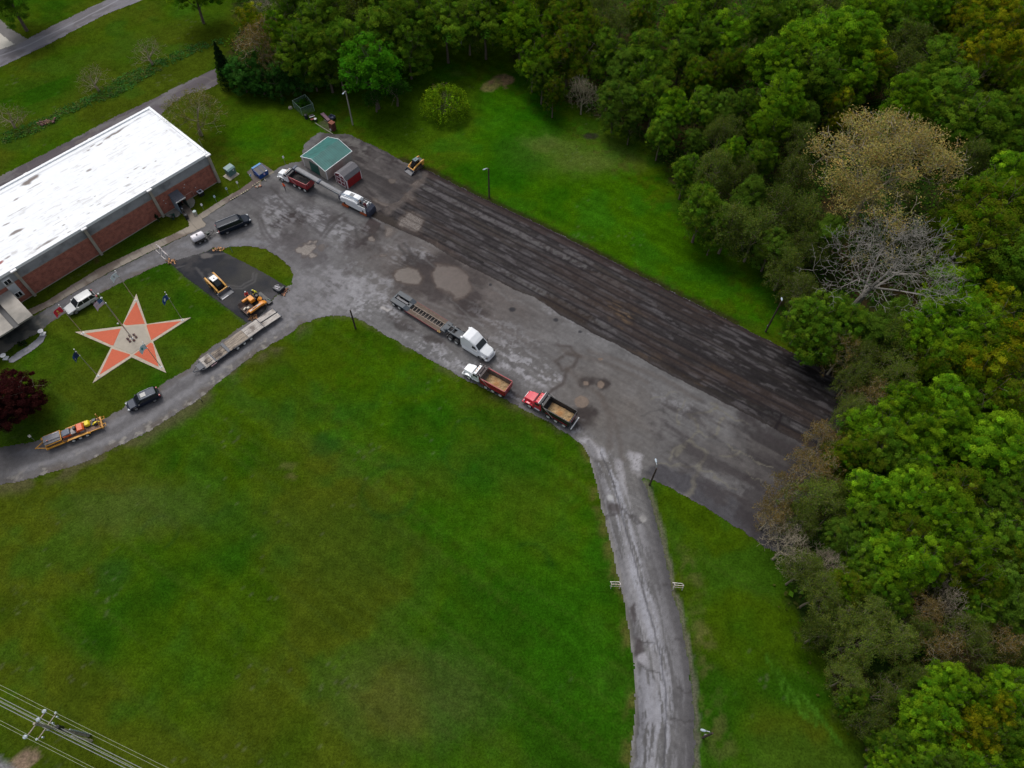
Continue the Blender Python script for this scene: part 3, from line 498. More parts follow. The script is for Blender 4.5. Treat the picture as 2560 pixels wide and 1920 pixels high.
def paint_pad(p):
    X, Y = p.X, p.Y; p.fill((.027, .029, .036), .8); p.mul(.75 + .5 * fbm(X * .25, Y * .25, 4, 5)); p.mix(sst(.5, .68, fbm(X * .3, Y * .3, 5, 6)), (.075, .07, .07), .6); p.mix(p.blob((632, 700), 6, 4, -.6, .7) * fbm(X * .5, Y * .5, 3, 3), (.085, .08, .068), .8)
    c = lambda q: crop(400, 540, 6.144, q)
    for q in [[(800, 880), (1000, 1060), (1240, 1080), (1420, 980), (1430, 880)], [(760, 900), (980, 1110), (1260, 1120), (1460, 1010), (1480, 900)], [(240, 810), (370, 770)], [(500, 560), (640, 600), (900, 590), (1040, 580)], [(560, 800), (640, 880), (700, 980)]]: p.mix(p.stroke(c(q), .35, .9, .3), (.11, .105, .105), .6)
    p.mix(p.blob(c([(715, 615)])[0], 1.0, .6, 0, .3), (.14, .13, .125), .9); p.mix(p.poly(c([(300, 640), (420, 640), (520, 560), (420, 560)]), .8) * sst(.45, .6, fbm(X, Y, 4, 4)), (.15, .145, .15), .8)
    p.mix(p.poly(c([(1560, 1200), (1900, 1050), (1800, 1300), (1560, 1500), (1400, 1640), (1330, 1660)]), .9), (.10, .095, .10), .7)
pad = sheet("asphalt_pad", [PAD], .15, .05, paint_pad, sheet_mat("fresh_tarmac", 9., .2, .3), rag=.1); tag(pad, "black tarmac square between the star lawn and the grass wedge", kind='structure')
# top left road, driveway and back lane
def paint_road(p):
    X, Y = p.X, p.Y; a, b = P(0, 160), P(300, 10); d = (b - a).normalized(); s = (X - a.x) * d.x + (Y - a.y) * d.y; t = -(X - a.x) * d.y + (Y - a.y) * d.x
    p.fill((.155, .145, .155), .85); p.mul(.8 + .4 * fbm(s * .1, t * .8, 4, 3)); p.mix(sst(.5, .62, fbm(s * .25, t * .7, 4, 5)), (.24, .235, .26), .55)
    p.mix(p.stroke([(-60, 162), (60, 118), (200, 50), (320, -12)], .35, .6, .2), (.32, .32, .35), .7)
    tk = sst(.05, .0, np.abs(((s / 7.0) % 1) - .5)) * 1.0; p.mix(tk * sst(3, 2, np.abs(t + 2.5)), (.27, .25, .24), .6)
roadm = sheet_mat("old_road", 6., .15, .3)
road = sheet("road", [[(-60, 130), (0, 125), (68, 98), (145, 58), (266, 0), (330, -45), (450, -60), (356, 0), (260, 37.6), (116, 113), (0, 168), (-60, 194)]], .25, .03, paint_road, roadm, rag=.3); tag(road, "grey public road with patched tar crossing the top left corner", kind='structure')
dw = sheet("driveway", [[(-40, 10), (0, 48), (30, 75), (68, 98), (36, 118), (0, 125), (-60, 130), (-80, 60)]], .25, .035, lambda p: (p.fill((.19, .18, .175), .9), p.mul(.75 + .5 * fbm(p.X * .6, p.Y * .6, 4, 4))), roadm, rag=.2); tag(dw, "gravel driveway meeting the road at the top left", kind='structure')
cp = sheet("concrete_apron", [[(0, 84), (36, 111), (0, 125), (-50, 132), (-50, 60)]], .25, .045, lambda p: (p.fill((.55, .52, .46), .8), p.mul(.85 + .3 * fbm(p.X * .5, p.Y * .5, 4, 4))), roadm, rag=.03); tag(cp, "pale concrete apron in the far top left corner", kind='structure')
def paint_lane(p):
    X, Y = p.X, p.Y; p.fill((.115, .10, .108), .85); a, b = P(0, 450), P(538, 190); d = (b - a).normalized(); s = (X - a.x) * d.x + (Y - a.y) * d.y; t = -(X - a.x) * d.y + (Y - a.y) * d.x
    p.mul(.75 + .5 * fbm(s * .08, t * .7, 4, 3)); p.mix(sst(.48, .62, fbm(s * .2, t * .5, 4, 9)), (.20, .19, .19), .6); p.mix(sst(.03, 0, np.abs(fbm(s * .25, t * .25, 2, 5) - .5)), (.19, .17, .15), .5)
lane = sheet("back_lane", [[(-80, 475), (0, 441), (144.7, 367.5), (289, 292), (361.7, 257.5), (440, 218), (538, 172), (545, 210), (510, 228), (463, 236), (420, 268), (400, 290), (360, 320), (0, 520), (-80, 570)]], .22, .03, paint_lane, roadm, rag=.25); tag(lane, "cracked tarmac lane running behind the long brick building", kind='structure')
# concrete walk along the building
WALK = [(-60, 858), (0, 832), (80, 788), (139, 759), (269, 683), (369, 633), (430, 605), (480, 582), (512, 567), (516, 561), (504.6, 549), (560, 512), (603, 487), (631, 469), (648, 458), (650, 448), (632, 451), (600, 474), (556, 499), (520, 523), (494, 539), (478, 525), (466, 512), (447, 516), (455, 533), (470, 552), (474, 566), (440, 583), (347, 624), (249.6, 670), (113, 756), (70, 775), (20, 805), (-60, 846)]
def paint_walk(p):
    X, Y = p.X, p.Y; a, b = P(113, 756), P(440, 583); d = (b - a).normalized(); s = (X - a.x) * d.x + (Y - a.y) * d.y
    p.fill((.36, .315, .26), .85); p.mul(.8 + .4 * fbm(X * .4, Y * .4, 4, 3)); st = sst(.48, .62, fbm(X * .3, Y * .3, 4, 31)) 
    p.mix(st, (.17, .13, .105), .75 ); p.mix(p.stroke([(113, 757), (249, 672), (347, 624)], 1.1, .5, .5), (.19, .15, .12), .6); p.mix(p.poly([(560, 512), (651, 455), (648, 440), (596, 470)], .3), (.15, .115, .11), .85)
    p.mix(sst(.035, .01, np.abs((s / 1.9) % 1 - .5) * 1.0), (.10, .085, .07), .6)
walk = sheet("walkway", [WALK], .13, .075, paint_walk, sheet_mat("old_concrete", 9., .12, .3), rag=.06); tag(walk, "pale concrete walkway of slabs between the brick building and the drive", kind='structure')
for pts, lab, c in [([(505, 482), (478, 494), (458, 509), (460, 514), (475, 523), (483, 520), (487, 508), (487, 500), (482, 494)], "rounded grey gravel bed right of the entrance awning", (.26, .26, .22)),
                    (crop(400, 440, 13.825, [(180, 1340), (250, 1280), (430, 1180), (540, 1130), (640, 1190), (700, 1260), (705, 1350), (600, 1430), (440, 1440), (250, 1410)]), "rounded grey gravel bed left of the entrance awning", (.26, .26, .23)),
                    (crop(0, 680, 4.608, [(95, 1010), (200, 930), (330, 850), (430, 775), (480, 710), (520, 700), (535, 735), (500, 810), (400, 890), (290, 960), (200, 1020), (150, 1042), (110, 1040)]), "long white gravel bed beside the entrance apron", (.27, .27, .29))]:
    if "right" in lab: pts = crop(400, 440, 13.825, [(780, 960), (900, 860), (1040, 770), (1130, 760), (1200, 830), (1215, 950), (1150, 1080), (1040, 1140), (960, 1120), (880, 1060), (800, 1000)])
    g = sheet("gravel_bed", [pts], .12, .07, lambda p, c=c: (p.fill(c, .9), p.mul(.7 + .6 * fbm(p.X * 2.5, p.Y * 2.5, 4, 4)), p.mix(sst(.62, .75, fbm(p.X * .8, p.Y * .8, 4, 9)), (.15, .15, .12), .5)), sheet_mat("gravel", 14., .25, .6), rag=.05); tag(g, lab, kind='structure')
dpad = sheet("dumpster_slab", [crop(540, 380, 13.825, [(1070, 690), (1560, 370), (2040, 700), (1550, 990), (1560, 1150), (1270, 1130), (1280, 1010)])], .13, .06, lambda p: (p.fill((.15, .13, .12), .9), p.mul(.7 + .6 * fbm(p.X * .8, p.Y * .8, 4, 4)), p.mix(p.stroke(crop(540, 380, 13.825, [(1560, 1020), (1830, 800), (2030, 700)]), .6, .5, .3), (.30, .27, .2), .8), p.mix(p.poly(crop(540, 380, 13.825, [(1540, 1000), (1850, 900), (1800, 1060), (1560, 1130)]), .3), (.28, .21, .12), .7)), sheet_mat("slab", 9., .15, .3), rag=.06); tag(dpad, "stained concrete slab under the blue dumpster", kind='structure')
# ================================================================ BUILDINGS
def m_brick(name, col, col2, mortar, sc=1.0):
    m = bpy.data.materials.new(name); m.use_nodes = True; nt = m.node_tree; b = nt.nodes["Principled BSDF"]; b.inputs['Roughness'].default_value = .9
    tc = nt.nodes.new("ShaderNodeTexCoord"); mp = nt.nodes.new("ShaderNodeMapping"); mp.inputs['Rotation'].default_value = (pi / 2, 0, 0); nt.links.new(tc.outputs['Object'], mp.inputs[0])
    br = nt.nodes.new("ShaderNodeTexBrick"); br.inputs['Color1'].default_value = (*col, 1); br.inputs['Color2'].default_value = (*col2, 1); br.inputs['Mortar'].default_value = (*mortar, 1); br.inputs['Scale'].default_value = sc; br.inputs['Mortar Size'].default_value = .012
    br.inputs['Brick Width'].default_value = .42; br.inputs['Row Height'].default_value = .16; nt.links.new(mp.outputs[0], br.inputs['Vector'])
    n = nt.nodes.new("ShaderNodeTexNoise"); n.inputs['Scale'].default_value = 1.4; n.inputs['Detail'].default_value = 8; nt.links.new(tc.outputs['Object'], n.inputs['Vector']); r = nt.nodes.new("ShaderNodeMapRange"); r.inputs[1].default_value = .3; r.inputs[2].default_value = .7; r.inputs[3].default_value = .72; r.inputs[4].default_value = 1.3; nt.links.new(n.outputs[0], r.inputs[0])
    mu = nt.nodes.new("ShaderNodeVectorMath"); mu.operation = 'SCALE'; nt.links.new(br.outputs[0], mu.inputs[0]); nt.links.new(r.outputs[0], mu.inputs['Scale']); nt.links.new(mu.outputs[0], b.inputs['Base Color']); return m
BRICK = m_brick("brick", (.34, .105, .070), (.27, .080, .056), (.30, .17, .13)); 
BLOCK = mat("grey_block", (.29, .30, .315), .9, var=.14, scale=.8, dirt=(.10, .105, .115), dirtamt=.75)
CONC = mat("concrete", (.33, .30, .25), .9, var=.15, scale=1.2, dirt=(.16, .145, .12), dirtamt=.5); PALE = mat("pale_panel", (.52, .54, .56), .8, var=.08)
WHITE = mat("white_paint", (.80, .80, .80), .45, var=.03); DGLASS = mat("dark_glass", (.012, .016, .02), .12, var=.1); BLK = mat("black_part", (.015, .015, .017), .5, var=.2); DGREY = mat("dark_grey", (.045, .047, .052), .55, var=.2); GREY = mat("mid_grey", (.20, .205, .21), .6, var=.15); CHROME = mat("chrome", (.6, .6, .62), .18, .9, var=.05)
ob = P(548.3, 452.8); oe = P(83.5, 738.5); BRZ = math.atan2(oe.y - ob.y, oe.x - ob.x)
LB, DB, HB = 66.0, 17.6, 6.05
bld = thing("brick_building", "long flat roofed red brick and grey block building with a white roof", "building", ob, BRZ)
def bloc(p):
    d = p - ob; return (d.x * cos(BRZ) + d.y * sin(BRZ), -d.x * sin(BRZ) + d.y * cos(BRZ))
m = MB(); m.bx(0, LB, -.4, 0, -.3, 4.05); m.bx(0, .4, -DB, -.4, -.3, 4.05); m.bx(0, LB, -DB, -DB + .4, -.3, 4.05); m.bx(LB - .4, LB, -DB + .4, -.4, -.3, 4.05); m.build("brick_wall", BRICK, bld)
m = MB(); m.bx(0, LB, -.38, -.03, 4.05, 5.72); m.bx(.03, .4, -DB + .03, -.38, 4.05, 5.72); m.bx(.03, LB, -DB + .03, -DB + .38, 4.05, 5.72); m.build("block_band", BLOCK, bld)
m = MB(); m.bx(-.05, LB, -.6, -.12, 5.72, 5.80); m.build("fascia", mat("fascia", (.05, .085, .11), .6), bld)
m = MB(); m.bx(-.03, LB, -.05, .01, 3.98, 4.05); m.bx(0, LB, -.04, .03, 0, .14); m.build("ledge", CONC, bld)
for x in (0.15, 11.65, 23.45, 35.2, 47, 58.6):
    m = MB(); m.bx(x - .22, x + .22, .02, .42, -.2, 6.0); m.build("pilaster", CONC, bld)
    MB().bx(x - .45, x + .45, -.05, .62, 6.0, 6.2).build("scupper", WHITE, bld)
for x in (11.65, 23.45, 35.2): MB().bx(x - .3, x + .3, -DB - .5, -DB + .2, 6.0, 6.17).build("scupper", WHITE, bld)
WROOF = sheet_mat("white_membrane", 1.5, .03, .1, k0=1.0)
def W2(q): return (ob.x + q[0] * cos(BRZ) - q[1] * sin(BRZ), ob.y + q[0] * sin(BRZ) + q[1] * cos(BRZ))
def rp(pts): return [(u, v) for u, v in pts]
def paint_roof(p):
    X, Y = p.X, p.Y; lx = (X - ob.x) * cos(BRZ) + (Y - ob.y) * sin(BRZ); ly = -(X - ob.x) * sin(BRZ) + (Y - ob.y) * cos(BRZ)
    p.fill((.85, .87, .89), .6); p.mul(.95 + .07 * fbm(lx * .15, ly * .6, 4, 3))
    def st(u, v, rx, ry, a, c=(.16, .13, .115), ang=None, rag=1.2):
        g = P(u, v, HB); s0x, s0y = p.X, p.Y
        ang = BRZ if ang is None else ang
        dx, dy = X + (p.wx - X) * rag * ry - g.x, Y + (p.wy - Y) * rag * ry - g.y; ca, sa = cos(ang), sin(ang); d = np.hypot((dx * ca + dy * sa) / rx, (-dx * sa + dy * ca) / ry)
        p.mix(1 - sst(.6, 1.1, d), c, a)
    c1 = lambda x, y: (x / 3.456, y / 3.456); c2 = lambda x, y: (x / 4.608, 400 + y / 4.608)
    for (x, y, rx, ry, a) in [(275, 1560, 1.9, .65, .95), (300, 1610, 1.6, .12, .7), (990, 1155, 2.2, .28, .95), (930, 1195, 1.0, .18, .8), (1080, 1100, 1.2, .14, .8), (1190, 1030, .9, .12, .7), (860, 1250, .7, .18, .9), (800, 1262, .6, .14, .9), (768, 1300, .3, .22, .8), (770, 1475, .45, .25, .8), (1345, 1395, .16, .14, .9), (1520, 1300, .14, .12, .7), (1580, 1205, .5, .1, .5), (1630, 1240, .3, .2, .5), (1300, 1240, .5, .1, .45), (1180, 1455, .7, .13, .5), (1250, 1450, .6, .15, .5), (1110, 1535, .2, .14, .8), (1100, 1600, .8, .1, .5), (1380, 1040, .3, .15, .4), (1440, 1130, .25, .12, .5)]: st(*c1(x, y), rx, ry, a)
    for (x, y, rx, ry, a) in [(195, 830, 1.5, .35, .9), (190, 455, .6, .2, .8), (150, 625, 1.2, .1, .6), (255, 565, .9, .14, .6), (75, 745, .7, .14, .8), (675, 662, .14, .12, .9), (755, 662, .2, .1, .6), (735, 755, .28, .16, .8), (770, 798, .16, .13, .8), (665, 730, 1.0, .08, .5), (580, 650, .6, .12, .3), (520, 970, 1.5, .22, .75), (600, 920, 1.3, .28, .6), (440, 1020, .7, .16, .7), (560, 1000, 1.2, .14, .8), (800, 830, .4, .1, .8), (1090, 425, .16, .12, .8), (900, 470, .3, .16, .5), (1020, 620, .4, .1, .6), (1140, 510, .5, .1, .6), (1230, 530, .7, .12, .6), (1060, 525, .5, .1, .5), (1470, 205, .16, .12, .8), (1560, 105, .4, .12, .7), (1660, 98, .3, .14, .8), (1480, 295, .6, .18, .5), (1420, 380, .8, .1, .5), (1690, 265, .3, .1, .6), (400, 815, .3, .14, .5), (85, 1125, .5, .2, .8), (155, 1080, .6, .4, .25), (710, 570, .2, .1, .5), (1310, 280, .9, .08, .3), (1610, 150, .5, .08, .4)]: st(*c2(x, y), rx, ry, a)
    st(*c2(5, 1185), .8, .35, .95, (.30, .09, .08))
    p.mix(sst(.62, .72, fbm(lx * .8, ly * 2.6, 4, 9)) * sst(-6, -1, ly) * .6, (.4, .38, .37), .5)
    p.mix(sst(.66, .74, fbm(lx * .6, ly * 3.2, 4, 19)), (.45, .43, .42), .4)
    seam = sst(.05, .015, np.abs((ly / 3.0) % 1 - .5) * 3.0) * sst(.45, .6, fbm(lx * .3, ly, 2, 2)); p.mix(seam, (.55, .55, .56), .5)
    p.mix(sst(1.3, 1.0, np.abs(ly + DB - .7)) * sst(.25, .1, np.abs(ly + DB - 1.2)), (.45, .46, .5), .45); p.mix(sst(.3, .1, np.abs(lx - .75)) * sst(.4, .6, fbm(lx, ly, 3, 3)), (.5, .5, .52), .5)
rf = sheet("roof", [[W2(q) for q in [(-.1, -DB - .1), (LB, -DB - .1), (LB, .12), (-.1, .12)]]], .14, HB + .06, paint_roof, WROOF, rag=0, world=True)
rf.parent = bld; bpy.context.view_layer.update(); rf.matrix_parent_inverse = (Matrix.Translation(ob) @ Matrix.Rotation(BRZ, 4, 'Z')).inverted()
m = MB(); m.bx(-.22, LB, -.28, .2, 5.8, 6.28); m.bx(-.22, .22, -DB - .2, -.28, 5.8, 6.28); m.bx(-.22, LB, -DB - .22, -DB + .25, 5.8, 6.30); m.build("coping", mat("coping_white", (.80, .82, .84), .5, var=.04), bld)
m = MB(); m.bx(.2, LB, -DB + .25, -.28, 5.4, 5.95); m.build("roof_deck", WHITE, bld)
m = MB(); m.bx(36.2, 37.5, .0, .06, 1.0, 5.3); m.build("window_panel", PALE, bld)
for z0, z1 in ((4.25, 5.05), (1.3, 2.15)):
    f = MB().bx(36.42, 37.3, .05, .12, z0, z1).build("window", DGLASS, bld)
    q = MB(); q.bx(36.36, 36.42, .05, .16, z0 - .06, z1 + .06); q.bx(37.3, 37.36, .05, .16, z0 - .06, z1 + .06); q.bx(36.84, 36.89, .1, .16, z0, z1); q.bx(36.42, 37.3, .05, .16, z1, z1 + .06); q.build("frame", WHITE, f); MB().bx(36.3, 37.42, .05, .26, z0 - .16, z0 - .06).build("sill", CONC, f)
# entrance canopy of two concrete slabs
for x0, x1, y1 in ((37.45, 39.75, 7.25), (40.55, 46.5, 7.35)):
    m = MB(); m.bx(x0, x1, .02, y1, 3.0, 3.3); m.bx(x0 + .3, x0 + .6, 2.6, 2.9, 0, 3.0); m.bx(x1 - .6, x1 - .3, 2.6, 2.9, 0, 3.0); m.build("canopy_slab", mat("stained_slab", (.37, .34, .30), .9, var=.18, scale=.5, dirt=(.15, .145, .13), dirtamt=.7), bld, bevel=.03)
m = MB(); m.bx(39.75, 40.55, .02, 6.9, 2.6, 2.7); m.build("gutter", DGREY, bld)
m = MB(); m.bx(38, 46, .02, .1, 0, 2.4); m.build("door", DGLASS, bld)
# shingled awning at the side door
m = MB(); m.side([(7.45, 3.02), (9.15, 3.02), (9.15, 3.1), (7.45, 3.1)], 0, 0)
m = MB(); m.add([(7.35, .02, 3.15), (9.2, .02, 3.15), (9.2, 2.0, 2.62), (7.35, 2.0, 2.62), (7.35, .02, 3.02), (9.2, .02, 3.02), (9.2, 2.0, 2.5), (7.35, 2.0, 2.5)], [(0, 1, 2, 3), (7, 6, 5, 4), (0, 3, 7, 4), (1, 5, 6, 2), (3, 2, 6, 7), (0, 4, 5, 1)])
aw = m.build("door_awning", mat("shingle", (.085, .09, .11), .9, var=.35, scale=9), bld)
MB().bx(7.3, 9.25, 1.98, 2.06, 2.46, 2.64).build("gutter", mat("awning_white", (.6, .6, .6), .5), aw)
MB().bx(9.05, 9.15, .02, 1.9, 0, 2.5).build("side_panel", mat("blue_panel", (.18, .24, .29), .7), bld); MB().bx(7.4, 7.46, .02, 1.9, 0, 2.45).build("side_panel", mat("green_panel", (.03, .045, .035), .7), bld)
MB().bx(7.7, 8.8, .02, .08, 0, 2.1).build("door", BLK, bld)
MB().tube([(7.3, .06, 1.25), (5.2, .06, 1.25), (5.2, .06, 0)], .035, 5).build("downpipe", mat("pipe_pink", (.5, .33, .28), .6), bld)
MB().tube([(.1, -.2, 6.2), (.15, -.6, 9.0)], .025, 5).build("antenna", GREY, bld)
for (x, z) in ((5.9, 3.2), (6.2, 2.7), (10.3, 2.6), (10.2, 1.9), (4.4, 1.5)): MB().box((x, .04, z), (.16, .05, .12)).build("wall_vent", PALE, bld)
m = MB(); m.tube([(12.35, .5, 0), (12.35, .5, .55), (12.3, .5, 1.1)], [.1, .22, .05], 6)
# green roofed shed
sO = P(640 + 755 * 360 / 2212, 300 + 710 * 360 / 2212); sF = P(640 + 1105 * 360 / 2212, 300 + 925 * 360 / 2212); SRZ = math.atan2(sF.y - sO.y, sF.x - sO.x); SW, SDp = (sF - sO).length, 6.3
shed = thing("metal_shed", "beige metal shed with a ribbed green gable roof and green door", "shed", sO, SRZ)
def rib_mat(name, col, freq, axis=0, amt=.25, rough=.45):
    m = bpy.data.materials.new(name); m.use_nodes = True; nt = m.node_tree; b = nt.nodes["Principled BSDF"]; b.inputs['Roughness'].default_value = rough
    tc = nt.nodes.new("ShaderNodeTexCoord"); sx = nt.nodes.new("ShaderNodeSeparateXYZ"); nt.links.new(tc.outputs['Object'], sx.inputs[0])
    a = nt.nodes.new("ShaderNodeMath"); a.operation = 'MULTIPLY'; a.inputs[1].default_value = freq; nt.links.new(sx.outputs[axis], a.inputs[0]); f = nt.nodes.new("ShaderNodeMath"); f.operation = 'FRACT'; nt.links.new(a.outputs[0], f.inputs[0])
    g = nt.nodes.new("ShaderNodeMath"); g.operation = 'LESS_THAN'; g.inputs[1].default_value = .25; nt.links.new(f.outputs[0], g.inputs[0])
    n = nt.nodes.new("ShaderNodeTexNoise"); n.inputs['Scale'].default_value = .8; n.inputs['Detail'].default_value = 6; nt.links.new(tc.outputs['Object'], n.inputs['Vector']); r = nt.nodes.new("ShaderNodeMapRange"); r.inputs[1].default_value = .3; r.inputs[2].default_value = .7; r.inputs[3].default_value = .8; r.inputs[4].default_value = 1.2; nt.links.new(n.outputs[0], r.inputs[0])
    k = nt.nodes.new("ShaderNodeMath"); k.operation = 'MULTIPLY_ADD'; k.inputs[1].default_value = -amt; nt.links.new(g.outputs[0], k.inputs[0]); nt.links.new(r.outputs[0], k.inputs[2])
    mu = nt.nodes.new("ShaderNodeVectorMath"); mu.operation = 'SCALE'; mu.inputs[0].default_value = col; nt.links.new(k.outputs[0], mu.inputs['Scale']); nt.links.new(mu.outputs[0], b.inputs['Base Color']); return m
BEIGE = rib_mat("beige_siding", (.42, .40, .36), 2.6, 0, .10, .6); BEIGE2 = rib_mat("beige_siding_side", (.40, .385, .35), 2.6, 1, .10, .6)
m = MB(); m.side([(0, 0), (SW, 0), (SW, 2.3), (SW / 2, 3.25), (0, 2.3)], 0, .08); m.side([(0, 0), (SW, 0), (SW, 2.3), (SW / 2, 3.25), (0, 2.3)], SDp - .08, SDp); m.build("gable_wall", BEIGE, shed)
m = MB(); m.bx(0, .08, .08, SDp - .08, 0, 2.3); m.bx(SW - .08, SW, .08, SDp - .08, 0, 2.3); m.build("side_wall", BEIGE2, shed)
GR = rib_mat("green_roofing", (.036, .155, .140), 2.4, 1, .3, .4)
for s in (0, 1):
    m = MB(); x0, x1, z0, z1 = (-.16, SW / 2, 2.28, 3.32) if s == 0 else (SW + .16, SW / 2, 2.28, 3.32)
    m.add([(x0, -.2, z0), (x1, -.2, z1), (x1, SDp + .2, z1), (x0, SDp + .2, z0), (x0, -.2, z0 - .06), (x1, -.2, z1 - .06), (x1, SDp + .2, z1 - .06), (x0, SDp + .2, z0 - .06)], [(0, 1, 2, 3), (7, 6, 5, 4), (0, 4, 5, 1), (3, 2, 6, 7), (0, 3, 7, 4)]); m.build("roof_panel", GR, shed)
m = MB()
for y in (-.24, SDp + .2):
    for a, b in (((-.18, 2.27), (SW / 2, 3.33)), ((SW + .18, 2.27), (SW / 2, 3.33))): m.tube([(a[0], y, a[1]), (b[0], y, b[1])], .055, 4)
for x in (-.18, SW + .18): m.tube([(x, -.24, 2.26), (x, SDp + .22, 2.26)], .055, 4)
for x in (0.02, SW - .02): m.bx(x - .06, x + .06, -.03, .02, 0, 2.28)
m.bx(SW + .0, SW + .03, -.02, .1, 0, 2.28); m.build("trim", mat("white_trim", (.74, .78, .80), .5, var=.04), shed)
MB().bx(1.72, 4.0, -.06, -.01, 0, 2.15).build("roller_door", rib_mat("green_door", (.018, .12, .095), 4, 2, .25), shed)
# red barn style shed
g = lambda x, y: (640 + x * 360 / 2212, 300 + y * 360 / 2212)
rA, rB = P(*g(1240, 950)), P(*g(1415, 1060)); RRZ = math.atan2(rB.y - rA.y, rB.x - rA.x); RW, RD = (rB - rA).length, 3.5
barn = thing("barn_shed", "small red barn style shed with white trim and grey gambrel roof", "shed", rA, RRZ)
prof = [(0, 1.75), (RW * .16, 2.42), (RW / 2, 2.78), (RW * .84, 2.42), (RW, 1.75)]
RED = mat("barn_red", (.27, .012, .014), .6, var=.12); DRED = mat("barn_front_red", (.16, .008, .022), .6, var=.12)
MB().side([(0, 0), (RW, 0)] + prof[::-1], 0, .06).build("front_wall", DRED, barn)
MB().side([(0, 0), (RW, 0)] + prof[::-1], RD - .06, RD).build("rear_wall", RED, barn)
m = MB(); m.bx(0, .06, .06, RD - .06, 0, 1.75); m.bx(RW - .06, RW, .06, RD - .06, 0, 1.75); m.build("side_wall", RED, barn)
for (a, b) in zip(prof[:-1], prof[1:]):
    m = MB(); e = .08; m.add([(a[0], -.1, a[1] + e), (b[0], -.1, b[1] + e), (b[0], RD + .08, b[1] + e), (a[0], RD + .08, a[1] + e), (a[0], -.1, a[1]), (b[0], -.1, b[1]), (b[0], RD + .08, b[1]), (a[0], RD + .08, a[1])], [(0, 1, 2, 3), (7, 6, 5, 4), (0, 4, 5, 1), (3, 2, 6, 7), (0, 3, 7, 4), (1, 5, 6, 2)])
    m.build("roof_panel", mat("barn_shingles", (.13, .125, .135), .9, var=.2, scale=5), barn)
WT = mat("barn_trim", (.72, .66, .68), .6, var=.04); m = MB()
for a, b in zip(prof[:-1], prof[1:]): m.tube([(a[0], -.12, a[1] + .03), (b[0], -.12, b[1] + .03)], .055, 4)
for x in (.05, RW - .05): m.bx(x - .06, x + .06, -.06, -.005, 0, 1.75)
m.bx(RW + .0, RW + .04, -.02, .14, 0, 1.75); m.bx(RW, RW + .04, RD - .12, RD, 0, 1.75); m.build("trim", WT, barn)
for k in (0, 1):
    x0 = RW * (.18 + .33 * k); x1 = x0 + RW * .31; d = MB().bx(x0, x1, -.05, -.01, .12, 1.72).build("door", DRED, barn); m = MB()
    for x in (x0, x1): m.bx(x - .055, x + .055, -.09, -.05, .1, 1.74)
    for z in (.12, .92, 1.70): m.bx(x0 + .035, x1 - .035, -.09, -.05, z - .055, z + .055)
    m.build("trim", WT, d)
m = MB(); m.bx(RW * .42, RW * .58, -.06, -.01, 2.05, 2.35); m.build("vent", WT, barn)
# star plaza
star = thing("star_plaza", "brick star with pale concrete border and pentagon centre on the lawn", "monument", P(341.4, 860))
C0 = P(341.4, 860)
def srel(pts): return [(P(u, v).x - C0.x, P(u, v).y - C0.y) for u, v in pts]
c3 = lambda L: crop(0, 680, 4.608, L)
tips = c3([(1573, 255), (2203, 527), (1917, 1165), (1070, 1282), (868, 695)]); notch = c3([(1693, 603), (1765, 806), (1517, 985), (1280, 872), (1408, 628)])
outl = [q for t, n in zip(tips, notch) for q in (t, n)]
MB().prism(srel(outl), -.05, .085).build("border", mat("star_concrete", (.42, .36, .28), .85, var=.1, scale=2, dirt=(.25, .20, .15), dirtamt=.4), star)
SB = mat("star_brick", (.50, .105, .048), .85, var=.08, scale=5)
pent = c3([(1655, 618), (1742, 800), (1522, 946), (1308, 858), (1410, 640)])
pts5 = [[(1573, 345), (1672, 600), (1455, 618), (1425, 600)], [(2092, 568), (1745, 790), (1690, 622), (1700, 610)], [(1830, 1095), (1545, 955), (1740, 815), (1765, 830)], [(1150, 1188), (1295, 888), (1500, 952), (1500, 968)], [(985, 712), (1395, 655), (1310, 850), (1290, 850)]]
for q in pts5: MB().prism(srel(c3(q)), .085, .10).build("brick_paving", SB, star)
MB().prism(srel(pent), .085, .115).build("pentagon", mat("pent_concrete", (.36, .32, .26), .85, var=.08, scale=1.5, dirt=(.27, .24, .20), dirtamt=.5), star)
pc = srel(c3([(1525, 768)]))[0]
# ================================================================ VEHICLES
TYRE = mat("tyre_rubber", (.020, .020, .022), .85, var=.3, scale=6); RIM = mat("white_rim", (.62, .62, .60), .4, var=.15, scale=4); ALLOY = mat("alloy_rim", (.42, .42, .43), .3, .6, var=.1); AMB = mat("amber_lamp", (.7, .28, .03), .4); REDL = mat("red_lamp", (.45, .02, .03), .3); LAMP = mat("clear_lamp", (.30, .33, .36), .3); RAILM = mat("rail_silver", (.36, .40, .44), .5, var=.05); FRAME = mat("black_frame", (.022, .023, .026), .6, var=.3, scale=3, dirt=(.06, .05, .045), dirtamt=.5)
def wheel(par, x, y, r, w, rim=RIM, name="wheel", side=None):
    "y is the outer face; tyre runs inwards"
    s = side if side else (1 if y > 0 else -1); m = MB(); n = 16; prof = [(r * .62, 0), (r * .9, .02), (r, w * .18), (r, w * .82), (r * .9, w)]
    m.loft([[(x + a * cos(2 * pi * k / n), y - s * b, r + a * sin(2 * pi * k / n)) for k in range(n)] for a, b in prof], cap=False)
    t = m.build(name, TYRE, par, smooth=True); q = MB()
    q.loft([[(x + a * cos(2 * pi * k / n), y - s * b, r + a * sin(2 * pi * k / n)) for k in range(n)] for a, b in ((r * .63, .01), (r * .55, .05), (r * .3, .07), (r * .22, 0), (.01, 0))], cap=True); q.build("rim", rim, t); return t
